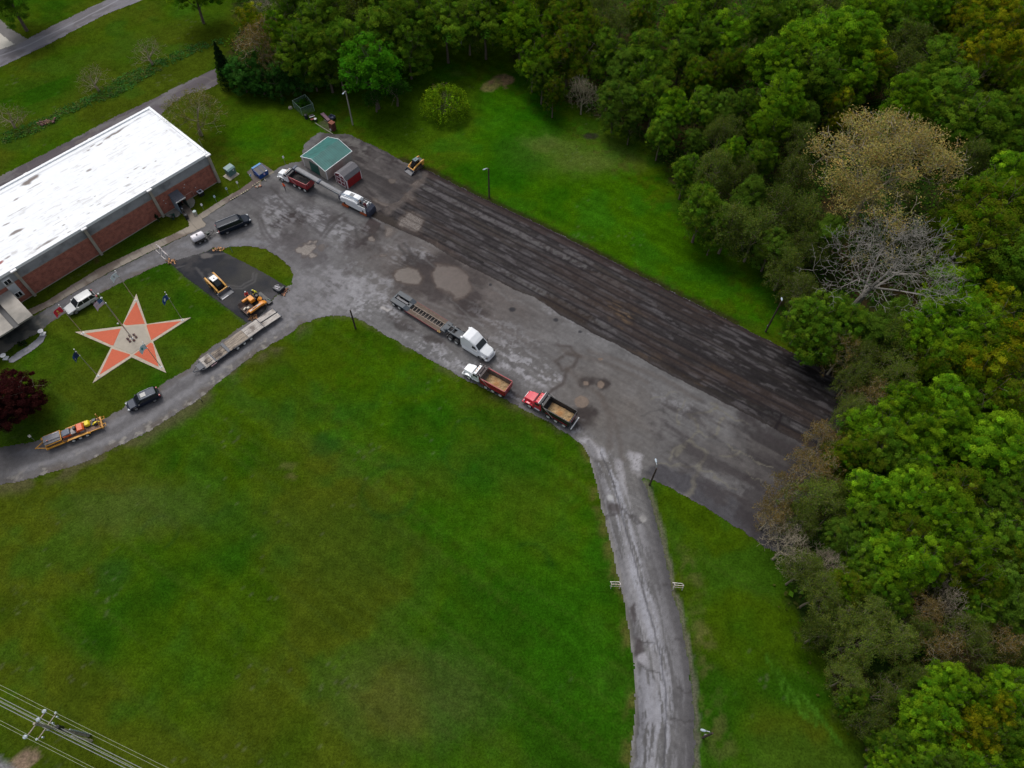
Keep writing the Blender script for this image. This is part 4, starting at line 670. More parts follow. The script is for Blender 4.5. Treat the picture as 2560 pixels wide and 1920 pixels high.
def prs(x, hw, zt, zb, c=.93, tuck=.9): return [(x, -hw * tuck, zb), (x, -hw, zb + (zt - zb) * .3), (x, -hw * .985, zb + (zt - zb) * .75), (x, -hw * c, zt - .01), (x, -hw * .6, zt + .02), (x, hw * .6, zt + .02), (x, hw * c, zt - .01), (x, hw * .985, zb + (zt - zb) * .75), (x, hw, zb + (zt - zb) * .3), (x, hw * tuck, zb)]
def pose(o, pa, pb, la, lb, z):
    loc, an = place2(pa, pb, (0, 0), (1, 0), z); A, B = P(*pa, z), P(*pb, z); k = (A - B).length / math.hypot(lb[0] - la[0], lb[1] - la[1])
    an = math.atan2(B.y - A.y, B.x - A.x) - math.atan2(lb[1] - la[1], lb[0] - la[0]); m = (k * (la[0] + lb[0]) / 2, k * (la[1] + lb[1]) / 2)
    o.location = ((A.x + B.x) / 2 - (cos(an) * m[0] - sin(an) * m[1]), (A.y + B.y) / 2 - (sin(an) * m[0] + cos(an) * m[1]), .04); o.rotation_euler = (0, 0, an); o.scale = (k, k, k); return o
def car(name, label, cat, paint, L, W, HH, wb, hood, belt, rear_over, rails=False, sunroof=False, rim=ALLOY, boxy=0.0, top=None):
    "x forward, rear axle at 0"
    t = thing(name, label, cat); xr, xf = -rear_over, L - rear_over; hw = W / 2; zb = .28
    st = [(xr, .82, .75, .42), (xr + .08, .93, belt - .05, .32), (xr + .4, .98, belt, zb), (0, 1, belt, zb), (wb * .55, 1, belt - .01, zb), (hood, .99, belt - .02, zb), (hood + .12, .985, belt - .10, zb), (xf - .55, .95, belt - .2, zb), (xf - .18, .86, belt - .30, .3), (xf, .70, belt - .42, .4)]
    b = MB().loft([prs(x, hw * k, zt, z0) for x, k, zt, z0 in st]).build("body", paint, t, smooth=True)
    b.modifiers.new("es", 'EDGE_SPLIT').split_angle = radians(38)
    rt_, rb = (hood - (.75 - boxy * .2)), (xr + .55 - boxy * .3)
    def gs(x, k, z): return [(x, -hw * k, z), (x, -hw * .55 * k, z + .015), (x, hw * .55 * k, z + .015), (x, hw * k, z)]
    gl = MB(); lo = [(xr + .1, .9), (xr + .3, .93), (wb * .4, .93), (hood + .05, .90)]; hi = [(rb - .12, .70), (rb, .76), (wb * .4, .79), (rt_, .74)]
    n = len(lo); vs = [(x, s * hw * k, belt - .02) for s in (-1, 1) for x, k in lo] + [(x, s * hw * k, HH - .05) for s in (-1, 1) for x, k in hi]
    fs = [(i, i + 1, 2 * n + i + 1, 2 * n + i) for i in range(n - 1)] + [(n + i + 1, n + i, 3 * n + i, 3 * n + i + 1) for i in range(n - 1)] + [(n, 0, 2 * n, 3 * n), (n - 1, 2 * n - 1, 4 * n - 1, 3 * n - 1)] + [(2 * n + i, 2 * n + i + 1, 3 * n + i + 1, 3 * n + i) for i in range(n - 1)]
    gl.add(vs, fs); gl.build("window", DGLASS, t)
    r = MB(); r.loft([[(x, -hw * k, HH - .06), (x, -hw * k * .93, HH - .01), (x, -hw * .5 * k, HH + .02 * q), (x, hw * .5 * k, HH + .02 * q), (x, hw * k * .93, HH - .01), (x, hw * k, HH - .06)] for x, k, q in ((rb - .22, .70, -1), (rb, .80, 1), (wb * .4, .83, 1.5), (rt_ - .1, .80, 1), (rt_ + .12, .72, -1))]); r.build("roof", top or paint, t)
    for s in (-1, 1):
        for (a, za, c, zc) in (((hood + .02, .92), belt - .03, (rt_ + .05, .77), HH - .04), ((wb * .42, .95), belt - .03, (wb * .42, .80), HH - .04), ((.1, .95), belt - .03, (.15, .80), HH - .04), ((xr + .15, .93), belt - .03, (rb - .1, .76), HH - .04)): MB().tube([(a[0], s * hw * a[1], za), (c[0], s * hw * c[1], zc)], .045, 4).build("pillar", paint, t)
    if rails:
        for s in (-1, 1): MB().tube([(rb + .15, s * hw * .70, HH + .01), (rb + .25, s * hw * .70, HH + .07), (rt_ - .25, s * hw * .70, HH + .07), (rt_ - .12, s * hw * .70, HH + .01)], .022, 4).build("roof_rail", RAILM, t)
    if sunroof: MB().bx(rt_ - .95, rt_ - .2, -.36, .36, HH + .02, HH + .035).build("sunroof", DGLASS, t)
    for s in (-1, 1):
        wheel(t, 0, s * hw * .99, .36, .24, rim); wheel(t, wb, s * hw * .99, .36, .24, rim)
        MB().box((xf - .22, s * hw * .68, belt - .36), (.34, .34, .16), rz=-s * .35).build("headlight", LAMP, t); MB().box((xr + .07, s * hw * .82, belt - .12), (.16, .22, .30)).build("taillight", REDL, t)
        MB().box((hood - .25, s * (hw + .1), belt + .06), (.14, .2, .14)).build("mirror", paint, t)
        for xx in (0, wb): MB().tube([(xx + .44 * cos(a), s * (hw * .995), .36 + .44 * sin(a)) for a in [pi * i / 8 for i in range(9)]], .035, 4).build("wheel_arch", BLK, t)
    MB().box((xf - .02, 0, .62), (.1, hw * .9, .16)).build("grille", BLK, t); MB().tube([(xr - .03, -hw * .6, .55), (xr - .03, hw * .6, .55)], .06, 5).build("bumper", BLK if not rails else DGREY, t)
    return t
c5 = crop(480, 520, 13.825, [(1230, 862), (1870, 604)])
sub = car("parked_suv", "long black sport utility vehicle with two bright roof rails towing a tank trailer", "car", mat("black_paint", (.008, .014, .026), .4, var=.05, spec=.22), 5.7, 2.0, 1.86, 3.3, 3.15, 1.22, 1.25, rails=True, boxy=1)
MB().box((-.9, -1.0, 1.2), (1.6, .03, .04)).build("trim_strip", CHROME, sub); MB().box((1.2, -1.005, 1.2), (3.2, .03, .04)).build("trim_strip", CHROME, sub)
pose(sub, c5[0], c5[1], (0, -1.0), (3.3, -1.0), .36)
c6 = crop(0, 680, 4.608, [(1078, 352), (882, 470)])
ws = car("parked_suv", "silver white crossover parked on the drive beside the flags", "car", mat("silver_white_paint", (.56, .57, .56), .4, .0, coat=.2, var=.03), 4.7, 1.86, 1.66, 2.72, 2.35, 1.02, .95, rim=ALLOY, boxy=-.3); pose(ws, c6[0], c6[1], (0, .93), (2.72, .93), .36)
c7 = crop(0, 680, 4.608, [(1785, 1485), (1572, 1585)])
ds = car("parked_suv", "dark blue grey estate car with a silver roof and black sunroof on the drive", "car", mat("dark_blue_paint", (.010, .014, .030), .4, var=.05, spec=.25), 4.85, 1.82, 1.66, 2.75, 2.3, 1.02, 1.05, rails=True, sunroof=True, top=mat("slate_roof", (.075, .085, .11), .45, var=.05, spec=.2)); pose(ds, c7[0], c7[1], (0, .91), (2.75, .91), .36)
hood_m = MB().loft([[(x, -.74, 1.0 - d), (x, 0, 1.03 - d), (x, .74, 1.0 - d), (x, 0, .98 - d)] for x, d in ((2.5, .04), (3.4, .16))]).build("hood", mat("slate_roof", (0, 0, 0)), ds)

def dump_truck(label, cab, bed, inside, load, tarp, guard_open=False, nose=1.25, stripe=None):
    "front axle at x=0, facing +x, rear axles at -3.5, -4.9, -6.4"
    t = thing("dump_truck", label, "truck")
    MB().bx(-7.2, 1.1, -.42, .42, .62, .95).build("chassis", FRAME, t)
    h = MB().loft([[(x, -w, zb), (x, -w * 1.02, zb + (zt - zb) * .5), (x, -w * .86, zt), (x, w * .86, zt), (x, w * 1.02, zb + (zt - zb) * .5), (x, w, zb)] for x, w, zt, zb in ((nose - .02, .78, 1.55, .95), (nose - .2, .84, 1.68, .75), (.3, .92, 1.86, .8), (-.45, 1.0, 1.98, .8))]).build("hood", cab, t, bevel=.04)
    MB().bx(nose, nose + .06, -.55, .55, .8, 1.45).build("grille", CHROME, t); MB().bx(nose - .1, nose + .22, -1.15, 1.15, .45, .78).build("bumper", cab, t, bevel=.04)
    for s in (-1, 1):
        f = MB(); f.loft([[(x, s * .78, z), (x, s * 1.2, z - .04), (x, s * 1.22, z - .28), (x, s * .78, z - .2)] for x, z in ((.95, .98), (.6, 1.22), (0, 1.32), (-.55, 1.2), (-.85, .85))]); f.build("fender", cab, t, bevel=.02)
        MB().box((nose - .08, s * .95, 1.08), (.16, .26, .2)).build("headlight", LAMP, t)
        MB().bx(-1.9, -.85, s * .75, s * 1.2, .5, .95).build("fuel_tank", CHROME, t, bevel=.08)
        MB().tube([(-1.0, s * 1.25, 1.75), (-.75, s * 1.45, 1.8), (-.75, s * 1.45, 2.2)], .05, 4).build("mirror", BLK if s > 0 else CHROME, t)
        wheel(t, 0, s * 1.2, .52, .32)
        for x in (-3.5, -4.9, -6.4): wheel(t, x, s * 1.22, .52, .62)
        MB().bx(-3.1, -7.0, s * 1.0, s * 1.22, 1.06, 1.1).build("mudguard", BLK, t)
        MB().bx(-7.1, -7.05, s * .55, s * 1.2, .25, .9).build("mud_flap", BLK, t)
    c = MB(); c.loft([[(x, -1.12, .8), (x, -1.12, 1.9), (x, -wt, zt - .08), (x, -wt + .1, zt), (x, wt - .1, zt), (x, wt, zt - .08), (x, 1.12, 1.9), (x, 1.12, .8)] for x, wt, zt in ((-.45, 1.05, 2.02), (-.95, 1.0, 2.66), (-1.5, 1.02, 2.78), (-2.05, 1.02, 2.74))]); cb = c.build("cab", cab, t, bevel=.03)
    ws = MB(); ws.add([(-.455, -.95, 2.05), (-.455, .95, 2.05), (-.90, .88, 2.63), (-.90, -.88, 2.63)], [(0, 1, 2, 3)]); ws.add([(-.44, -.95, 2.05), (-.44, .95, 2.05), (-.885, .88, 2.63), (-.885, -.88, 2.63)], [(0, 1, 2, 3)]); ws.build("windshield", DGLASS, cb)
    for s in (-1, 1): MB().box((-1.3, s * 1.1, 2.2), (.85, .05, .5)).build("side_window", DGLASS, cb); MB().tube([(-2.15, s * .95, .9), (-2.15, s * .95, 3.0)], .07, 7).build("exhaust_stack", CHROME, t)
    for y in (-.5, 0, .5): MB().box((-1.1, y, 2.76), (.12, .14, .06)).build("marker_light", AMB, cb)
    # dump body: floor, sides flared out at the rear, front bulkhead, ribbed outside
    x0, x1, zb, zt = -2.45, -7.25, 1.22, 2.52
    m = MB(); m.bx(x1, x0, -1.15, 1.15, zb, zb + .1); m.bx(x1, x0, -.5, .5, .95, zb)
    for s in (-1, 1): m.add([(x0, s * 1.22, zb + .1), (x1, s * 1.22, zb + .1), (x1, s * 1.25, zt - .06), (x0, s * 1.25, zt + .05), (x0, s * 1.14, zb + .1), (x1, s * 1.14, zb + .1), (x1, s * 1.17, zt - .06), (x0, s * 1.17, zt + .05)], [(0, 1, 2, 3), (7, 6, 5, 4), (0, 4, 5, 1), (3, 2, 6, 7), (0, 3, 7, 4), (1, 5, 6, 2)])
    m.add([(x0, -1.22, zb), (x0, 1.22, zb), (x0 + .35, 1.22, zt + .1), (x0 + .35, -1.22, zt + .1), (x0 - .08, -1.22, zb), (x0 - .08, 1.22, zb), (x0 + .27, 1.22, zt + .1), (x0 + .27, -1.22, zt + .1)], [(0, 1, 2, 3), (7, 6, 5, 4), (0, 3, 7, 4), (1, 5, 6, 2), (3, 2, 6, 7)])
    bd = m.build("dump_body", bed, t)
    m = MB()
    for s in (-1, 1):
        m.bx(x1, x0, s * 1.16, s * 1.30, zt - .05, zt + .07); m.bx(x1, x0, s * 1.2, s * 1.3, zb, zb + .14)
        for x in (x1 + .05, x0 - .12): m.bx(x - .07, x + .07, s * 1.2, s * 1.3, zb, zt)
    m.build("top_rail", bed if stripe is None else bed, bd)
    m = MB()
    for s in (-1, 1): m.add([(x0, s * 1.135, zb + .1), (x1, s * 1.135, zb + .1), (x1, s * 1.165, zt - .08), (x0, s * 1.165, zt)], [(0, 1, 2, 3)])
    m.add([(x0 - .09, -1.1, zb + .1), (x0 - .09, 1.1, zb + .1), (x0 + .2, 1.1, zt), (x0 + .2, -1.1, zt)], [(0, 1, 2, 3)]); m.bx(x1 + .05, x0 - .1, -1.12, 1.12, zb + .1, zb + .115); m.build("liner", inside, bd)
    if load == 'sand':
        rn = random.Random(5); m = MB(); n = 12; w = 7; vs = []; 
        for i in range(n + 1):
            for j in range(w + 1): vs.append((x1 + .3 + (x0 - x1 - .8) * i / n, -1.05 + 2.1 * j / w, zb + .13 + .12 * rn.random() + .14 * max(0, 1 - abs(i - 5) / 5)))
        m.add(vs, [(i * (w + 1) + j, i * (w + 1) + j + 1, (i + 1) * (w + 1) + j + 1, (i + 1) * (w + 1) + j) for i in range(n) for j in range(w)]); m.build("load", SANDM, bd)
    else:
        rn = random.Random(6); m = MB(); n = 14; w = 8; vs = []
        for i in range(n + 1):
            for j in range(w + 1): vs.append((x1 + .1 + (x0 - x1 - .2) * i / n, -1.1 + 2.2 * j / w, 1.75 + .28 * (1 - (j - 4) ** 2 / 16) + .12 * rn.random()))
        m.add(vs, [(i * (w + 1) + j, i * (w + 1) + j + 1, (i + 1) * (w + 1) + j + 1, (i + 1) * (w + 1) + j) for i in range(n) for j in range(w)]); m.build("load", mat("millings", (.030, .027, .026), .9, var=.4, scale=6, bump=.5), bd)
    tg = MB(); tg.bx(x1 - .1, x1, -1.2, 1.2, zb - .05, zt + .02); tg.build("tailgate", bed, bd)
    if stripe:
        for s in (-1, 1): MB().add([(x0 - .6, s * 1.305, 1.62), (x1 + .3, s * 1.305, 1.42), (x1 + .3, s * 1.305, 1.26), (x0 - .6, s * 1.305, 1.50)], [(0, 1, 2, 3)]).build("stripe", stripe, bd)
        m = MB(); rn = random.Random(3)
        for k in range(9): m.box((x1 - .11, -.75 + k * .18, 1.85 + .03 * (k % 3)), (.02, .13, .22 + .06 * (k % 2)), rx=.25)
        m.build("lettering", mat("red_lettering", (.55, .12, .16), .5), bd)
        MB().bx(x1 - .55, x1 - .4, -1.25, 1.25, .72, .92).build("rear_bumper", WHITE, t)
    # tarp housing over the cab gap and its swing arms
    m = MB(); m.bx(-2.55, -1.55, -1.2, 1.2, 2.84, 2.94) if not guard_open else m.bx(-2.6, -2.0, -1.2, 1.2, 2.84, 2.94)
    m.tube([(-2.0, -1.25, 3.02), (-2.0, 1.25, 3.02)], .14, 8); m.bx(-2.55, -2.45, -1.2, 1.2, 2.55, 2.84); hz = m.build("tarp_housing", tarp, t)
    MB().bx(-1.62, -1.54, -1.24, 1.24, 2.9, 3.04).build("edge", CHROME if stripe else DGREY, hz)
    for s in (-1, 1): MB().tube([(-2.5, s * 1.34, 2.95), (-3.3, s * 1.36, 2.3), (-4.4, s * 1.36, 1.2)], .035, 5).build("tarp_arm", mat("arm_steel", (.42, .36, .34), .5), t)
    MB().box((x1 - .12, .9, 2.2), (.06, .12, .12)).build("tail_lamp", LAMP, t)
    return t
SANDM = mat("sandy_residue", (.36, .25, .13), .95, var=.35, scale=1.2, dirt=(.30, .12, .03), dirtamt=.7)
REDP = mat("red_paint", (.30, .014, .022), .4, coat=.3, var=.1, dirt=(.12, .02, .02), dirtamt=.3); WHP = mat("white_truck_paint", (.78, .80, .82), .35, coat=.4, var=.03); CRIM = mat("crimson_paint", (.58, .018, .045), .35, coat=.4, var=.04); BKP = mat("black_body", (.016, .016, .019), .35, coat=.3, var=.2); TARP = mat("tarp_black", (.035, .035, .042), .6, var=.2)
LIN = mat("worn_liner", (.17, .14, .115), .9, var=.35, scale=1.0, dirt=(.05, .045, .045), dirtamt=.8); LIN2 = mat("dark_liner", (.035, .032, .032), .8, var=.3)
t1 = dump_truck("white cabbed dump truck with a dark red body being loaded with dark millings", WHP, REDP, LIN2, 'millings', TARP, True); pose(t1, (705.1, 449.7), (762, 476.6), (0, 1.2), (-6.4, 1.22), .45)
t2 = dump_truck("white cabbed dump truck with an empty dark red body parked by the grass edge", WHP, REDP, LIN, 'sand', mat("tarp_brown", (.075, .06, .06), .7, var=.3)); pose(t2, (1171.7, 945.4), (1249.9, 989.4), (0, 1.2), (-6.4, 1.22), .45)
t3 = dump_truck("bright red cabbed dump truck with a black body holding tan residue", CRIM, BKP, LIN2, 'sand', BKP, stripe=mat("red_stripe", (.5, .02, .03), .4)); pose(t3, (1323.1, 1016.2), (1408.6, 1065.2), (0, 1.2), (-6.4, 1.22), .45)
# semi tractor
def tractor():
    t = thing("semi_tractor", "white semi tractor with a sleeper cab hitched to the empty lowboy trailer", "truck")
    MB().bx(-7.0, 1.0, -.42, .42, .65, .98).build("chassis", FRAME, t)
    MB().loft([[(x, -w, zb), (x, -w * 1.02, (zb + zt) / 2), (x, -w * .82, zt), (x, w * .82, zt), (x, w * 1.02, (zb + zt) / 2), (x, w, zb)] for x, w, zt, zb in ((1.3, .72, 1.25, .6), (1.1, .92, 1.45, .45), (.4, 1.08, 1.72, .7), (-.5, 1.2, 2.0, .8))]).build("hood", WHP, t, smooth=False, bevel=.05)
    MB().add([(1.33, -.5, .62), (1.33, .5, .62), (1.2, .5, 1.32), (1.2, -.5, 1.32)], [(0, 1, 2, 3)]).build("grille", BLK, t); MB().loft([[(x, -w, .35), (x, -w, .72), (x, w, .72), (x, w, .35)] for x, w in ((1.42, .8), (1.2, 1.15), (.75, 1.24))]).build("bumper", WHP, t, bevel=.04)
    cb = MB().loft([[(x, -1.22, .7), (x, -1.22, 1.95), (x, -wt, zt - .12), (x, -wt + .16, zt), (x, wt - .16, zt), (x, wt, zt - .12), (x, 1.22, 1.95), (x, 1.22, .7)] for x, wt, zt in ((-.45, 1.18, 2.05), (-1.15, 1.1, 2.85), (-1.5, 1.12, 3.1), (-2.3, 1.2, 3.5), (-3.4, 1.2, 3.62), (-3.65, 1.18, 3.6))]).build("sleeper_cab", WHP, t, bevel=.05)
    MB().add([(-.42, -1.05, 2.06), (-.42, 1.05, 2.06), (-1.1, .98, 2.84), (-1.1, -.98, 2.84)], [(0, 1, 2, 3)]).build("windshield", DGLASS, cb)
    for s in (-1, 1):
        MB().add([(-.75, s * 1.235, 1.98), (-1.75, s * 1.235, 1.98), (-1.75, s * 1.19, 2.6), (-1.15, s * 1.19, 2.6)], [(0, 1, 2, 3)]).build("side_window", DGLASS, cb)
        MB().bx(-3.9, -.65, s * 1.05, s * 1.27, .3, .95).build("side_skirt", WHP, t, bevel=.06); MB().bx(-4.1, -3.65, s * .95, s * 1.22, .9, 3.1).build("fairing", WHP, t, bevel=.02)
        MB().box((1.08, s * .98, 1.1), (.3, .22, .22), rz=-s * .5).build("headlight", BLK, t)
        f = MB(); f.loft([[(x, s * .8, z), (x, s * 1.22, z - .05), (x, s * 1.25, z - .3), (x, s * .8, z - .3)] for x, z in ((.8, .95), (.5, 1.18), (0, 1.26), (-.5, 1.15), (-.75, .8))]); f.build("fender", WHP, t)
        MB().tube([(-.8, s * 1.25, 1.9), (-.62, s * 1.5, 1.9), (-.62, s * 1.5, 2.4)], .06, 4).build("mirror", BLK if s > 0 else WHITE, t); wheel(t, 0, s * 1.2, .52, .32, ALLOY)
        for x in (-5.1, -6.4): wheel(t, x, s * 1.22, .52, .62)
        MB().bx(-6.98, -6.94, s * .6, s * 1.2, .3, .8).build("mud_flap", BLK, t); MB().bx(-7.02, -6.99, s * .6, s * 1.2, .78, .86).build("flap_bracket", CHROME, t); MB().tube([(-4.65, s * .6, 1), (-4.65, s * .6, 1.4)], .1, 6).build("air_tank", CHROME, t)
    MB().bx(-6.3, -5.2, -.5, .5, .98, 1.14).build("fifth_wheel", BLK, t, bevel=.05); return t
tr = tractor(); g6 = lambda x, y: (900 + x / 6.144, 700 + y / 6.144); pose(tr, g6(1855, 1205), g6(1380, 912), (0, -1.2), (-6.4, -1.22), .42)
# lowboy: built in the tractor's frame behind it
lb = thing("lowboy_trailer", "long empty lowboy trailer with an open cross ribbed deck and rusty planks", "trailer"); lb.location = tr.location; lb.rotation_euler = tr.rotation_euler; ks = tr.scale[0]; lb.scale = tr.scale
BLU = mat("blue_black_steel", (.040, .052, .066), .5, var=.2, dirt=(.09, .08, .07), dirtamt=.3); PLK = mat("rusty_planks", (.115, .085, .065), .9, var=.4, scale=2.2, stretch=(1, 4, 1), dirt=(.10, .06, .04), dirtamt=.7)
X = lambda q: (q - 16.12) / ks      # along the train, measured on the photo
m = MB(); m.bx(X(8.2), X(9.2), -1.1, 1.1, .95, 1.35); m.bx(X(8.6), X(12.3), -.72, -.42, 1.2, 1.5); m.bx(X(8.6), X(12.3), .42, .72, 1.2, 1.5); m.bx(X(10.6), X(12.2), -.5, .5, 1.22, 1.48); m.bx(X(9.1), X(9.3), -.5, .5, 1.2, 1.45); m.bx(X(9.9), X(10.05), -.5, .5, 1.2, 1.45)
m.tube([(X(8.9), -.9, 1.62), (X(9.3), -.5, 1.62)], .14, 8); m.build("gooseneck", BLU, lb, bevel=.03)
m = MB(); m.bx(X(1.2), X(8.4), -.62, -.5, .62, .9); m.bx(X(1.2), X(8.4), .5, .62, .62, .9)
for k in range(12): x = X(1.5 + k * .575); m.bx(x - .05, x + .05, -.5, .5, .66, .78)
m.build("cross_ribs", mat("rib_steel", (.20, .16, .13), .7, var=.3), lb)
for s in (-1, 1): MB().bx(X(1.15), X(8.35), s * .62, s * 1.28, .78, .88).build("deck_planks", PLK, lb); MB().bx(X(1.2), X(8.4), s * 1.28, s * 1.36, .6, .9).build("side_rail", mat("rail_red_white", (.16, .035, .04), .6, var=.7, scale=9), lb)
m = MB()
for s in (-1, 1): m.side([(X(-1.8), .95), (X(-1.7), 1.22), (X(.9), 1.22), (X(1.75), .9), (X(1.75), .78), (X(.8), .95)], s * .45, s * 1.32)
m.bx(X(-1.75), X(-1.45), -.45, .45, .9, 1.18); m.bx(X(.9), X(1.6), -.45, .45, .8, 1.0); m.build("rear_deck", BLU, lb, bevel=.02)
MB().bx(X(-1.6), X(1.2), -.18, .18, .7, 1.0).build("centre_beam", mat("beam_grey", (.14, .14, .15), .6), lb)
for s in (-1, 1):
    for q in (-1.15, .05): wheel(lb, X(q), s * 1.3, .46, .6)
m = MB()
for k in range(4): m.box((X(7.9) + k * .16, -1.3, .92), (.05, .4, .05), rz=.3 * (-1) ** k)
m.build("chain", mat("yellow_chain", (.45, .28, .04), .5), lb)
m = MB(); m.tube([(X(7.9), -.45, .95), (X(8.0), -.45, 1.1)], .05, 5); m.build("lamp", WHITE, lb)
# grey plank equipment trailer on the drive
gt = thing("equipment_trailer", "long weathered plank trailer with two lowered ramps parked on the drive", "trailer")
GP = mat("grey_planks", (.42, .385, .35), .9, var=.35, scale=1.6, stretch=(.5, 5, 1), dirt=(.11, .085, .07), dirtamt=.8); GP2 = mat("worn_planks", (.27, .225, .18), .9, var=.5, scale=1.5, stretch=(.6, 4, 1), dirt=(.05, .04, .036), dirtamt=.9); NV = mat("navy_steel", (.035, .042, .06), .5, var=.2)
m = MB(); m.bx(-5.0, 5.45, -1.0, -.86, .5, .7); m.bx(-5.0, 5.45, .86, 1.0, .5, .7); m.bx(5.35, 5.5, -1.05, 1.05, .5, .82)
for s in (-1, 1): m.tube([(5.4, s * .95, .6), (7.1, .05 * s, .55)], .08, 5)
m.bx(5.5, 6.3, -.6, .6, .6, .74); m.bx(-5.1, -5.0, -1.08, 1.08, .5, .84); m.bx(3.55, 3.75, -1.05, 1.05, .72, .87); m.bx(1.1, 1.55, -1.05, 1.05, .74, .9); m.build("frame", NV, gt)
for a, b, mm in ((3.75, 5.35, GP), (-2.2, 1.1, GP2), (-5.0, -2.2, GP)):
    for y0, y1 in ((-1.02, -.42), (-.38, .38), (.42, 1.02)): MB().bx(a + .02, b - .02, y0, y1, .72, .84).build("deck_planks", mm, gt)
for y0, y1 in ((-.95, -.35), (-.3, .3), (.34, .96)): MB().bx(1.55, 3.55, y0, y1, .6, .7).build("deck_planks", GP2, gt)
MB().bx(4.0, 5.0, -.2, .5, .84, .95).build("scrap_boards", GP2, gt)
for s in (-1, 1):
    y0, y1 = (.12, 1.05) if s > 0 else (-1.05, -.12)
    r = MB(); r.add([(-5.1, y0, .78), (-5.1, y1, .78), (-8.15, y1, .62), (-8.15, y0, .62), (-5.1, y0, .62), (-5.1, y1, .62), (-8.15, y1, .5), (-8.15, y0, .5)], [(0, 1, 2, 3), (7, 6, 5, 4), (0, 3, 7, 4), (1, 5, 6, 2), (3, 2, 6, 7)]); rr = r.build("ramp", GP, gt)
    q = MB(); q.bx(-8.3, -8.1, y0 - .03, y1 + .03, .48, .66); q.tube([(-5.1, y1, .72), (-8.2, y1, .58)], .05, 4); q.tube([(-5.1, y0, .72), (-8.2, y0, .58)], .05, 4); q.tube([(-8.0, (y0 + y1) / 2, .5), (-8.0, (y0 + y1) / 2, .03)], .05, 4); q.build("ramp_frame", NV, rr)
    for x in (0, -1.2, -2.41): wheel(gt, x, s * 1.12, .36, .3)
    MB().bx(-2.9, .5, s * .92, s * 1.12, .72, .80).build("fender", NV, gt)
MB().box((4.2, 1.15, .6), (1.0, .05, .14)).build("reflector_board", mat("pink_reflector", (.55, .35, .38), .6), gt)
g8 = lambda x, y: (470 + x / 8.508, 760 + y / 8.508); pose(gt, g8(1070, 950), g8(1350, 750), (0, 1.12), (-2.41, 1.12), .33)
# yellow trailer with rollers
YL = mat("machine_yellow", (.62, .29, .025), .5, var=.15, dirt=(.25, .13, .03), dirtamt=.5); yt = thing("machinery_trailer", "yellow three axle trailer carrying a tool box, a roller and small machines", "trailer")
m = MB(); m.bx(-4.0, 3.4, .62, .86, .42, .62); m.bx(-4.0, 3.4, -.86, -.62, .42, .62); m.bx(3.2, 3.5, -1.0, 1.0, .4, .7); m.bx(-4.1, -3.9, -1.0, 1.0, .4, .66)
for s in (-1, 1): m.tube([(3.4, s * .75, .55), (4.7, .04 * s, .5)], .07, 5)
m.tube([(4.7, 0, .5), (4.9, 0, .45)], .09, 6); m.build("frame", YL, yt)
MB().bx(-3.9, 1.2, -.84, .84, .62, .66).build("deck", mat("rust_deck", (.20, .12, .09), .9, var=.4, scale=2, dirt=(.30, .22, .17), dirtamt=.5), yt)
m = MB()
for s in (-1, 1): m.loft([[(x, s * .84, z), (x, s * 1.12, z), (x, s * 1.12, z - .09), (x, s * .84, z - .09)] for x, z in ((.75, .62), (.55, .82), (-2.1, .82), (-2.35, .62))]); m.tube([(-2.4, s * .9, .66), (-4.0, s * .86, .62)], .06, 4); m.bx(1.1, 3.3, s * .95, s * 1.05, .55, .75)
for s in (-1, 1): m.tube([(1.2, s * .85, .66), (1.2, s * .85, 1.25), (3.3, s * .85, 1.2), (3.4, s * .85, .6)], .06, 4)
m.tube([(1.2, -.85, 1.25), (1.2, .85, 1.25)], .06, 4); m.tube([(3.3, -.85, 1.2), (3.3, .85, 1.2)], .05, 4); m.build("fender_rail", YL, yt)
for s in (-1, 1):
    for x in (.05, -.87, -1.8): wheel(yt, x, s * 1.1, .34, .24)
    r = MB(); r.add([(-4.0, s * .45, .7), (-4.0, s * .8, .7), (-4.35, s * .8, 1.75), (-4.35, s * .45, 1.75)], []); r.tube([(-3.8, s * .62, .66), (-3.95, s * .62, 2.0)], .09, 4); r.tube([(-4.0, s * .4, .6), (-4.5, s * .4, .6), (-4.5, s * .85, .6), (-4.0, s * .85, .6)], .06, 4); r.build("ramp", YL, yt)
g9 = lambda x, y: (80 + x / 11.06, 1000 + y / 11.06); pose(yt, g9(1160, 1140), g9(1540, 990), (0.05, 1.1), (-1.8, 1.1), .32)
def on(par, name, label, cat, x, y, z, rz=0, group=None):
    k = par.scale[0]; a = par.rotation_euler[2]; o = thing(name, label, cat, (par.location[0] + k * (cos(a) * x - sin(a) * y), par.location[1] + k * (sin(a) * x + cos(a) * y), par.location[2] + k * z), a + rz, group); o.scale = (k, k, k); return o
tb = on(yt, "tool_chest", "big dark grey lidded tool box on the front of the yellow trailer", "tool box", 2.35, 0, .66)
MB().bx(-1.05, 1.05, -.72, .72, 0, .62).build("chest", mat("chest_grey", (.10, .10, .115), .5, var=.2, dirt=(.2, .18, .17), dirtamt=.3), tb, bevel=.03); MB().bx(-1.1, 1.1, -.76, .3, .62, .72).build("lid", mat("lid_grey", (.16, .16, .18), .45, var=.15), tb, bevel=.03); MB().box((.55, .2, .78), (.22, .12, .12)).build("bracket", mat("copper", (.55, .22, .14), .5), tb); MB().tube([(-.9, -.6, .74), (-.3, -.6, .74)], .04, 4).build("handle", WHITE, tb); MB().box((1.2, -.6, .3), (.3, .4, .5)).build("battery_box", YL, tb)
ORG = mat("machine_orange", (.62, .095, .015), .45, var=.1, dirt=(.2, .05, .02), dirtamt=.3)
ro = on(yt, "road_roller", "small orange and grey ride on roller on the yellow trailer", "roller", -.35, 0, .68)
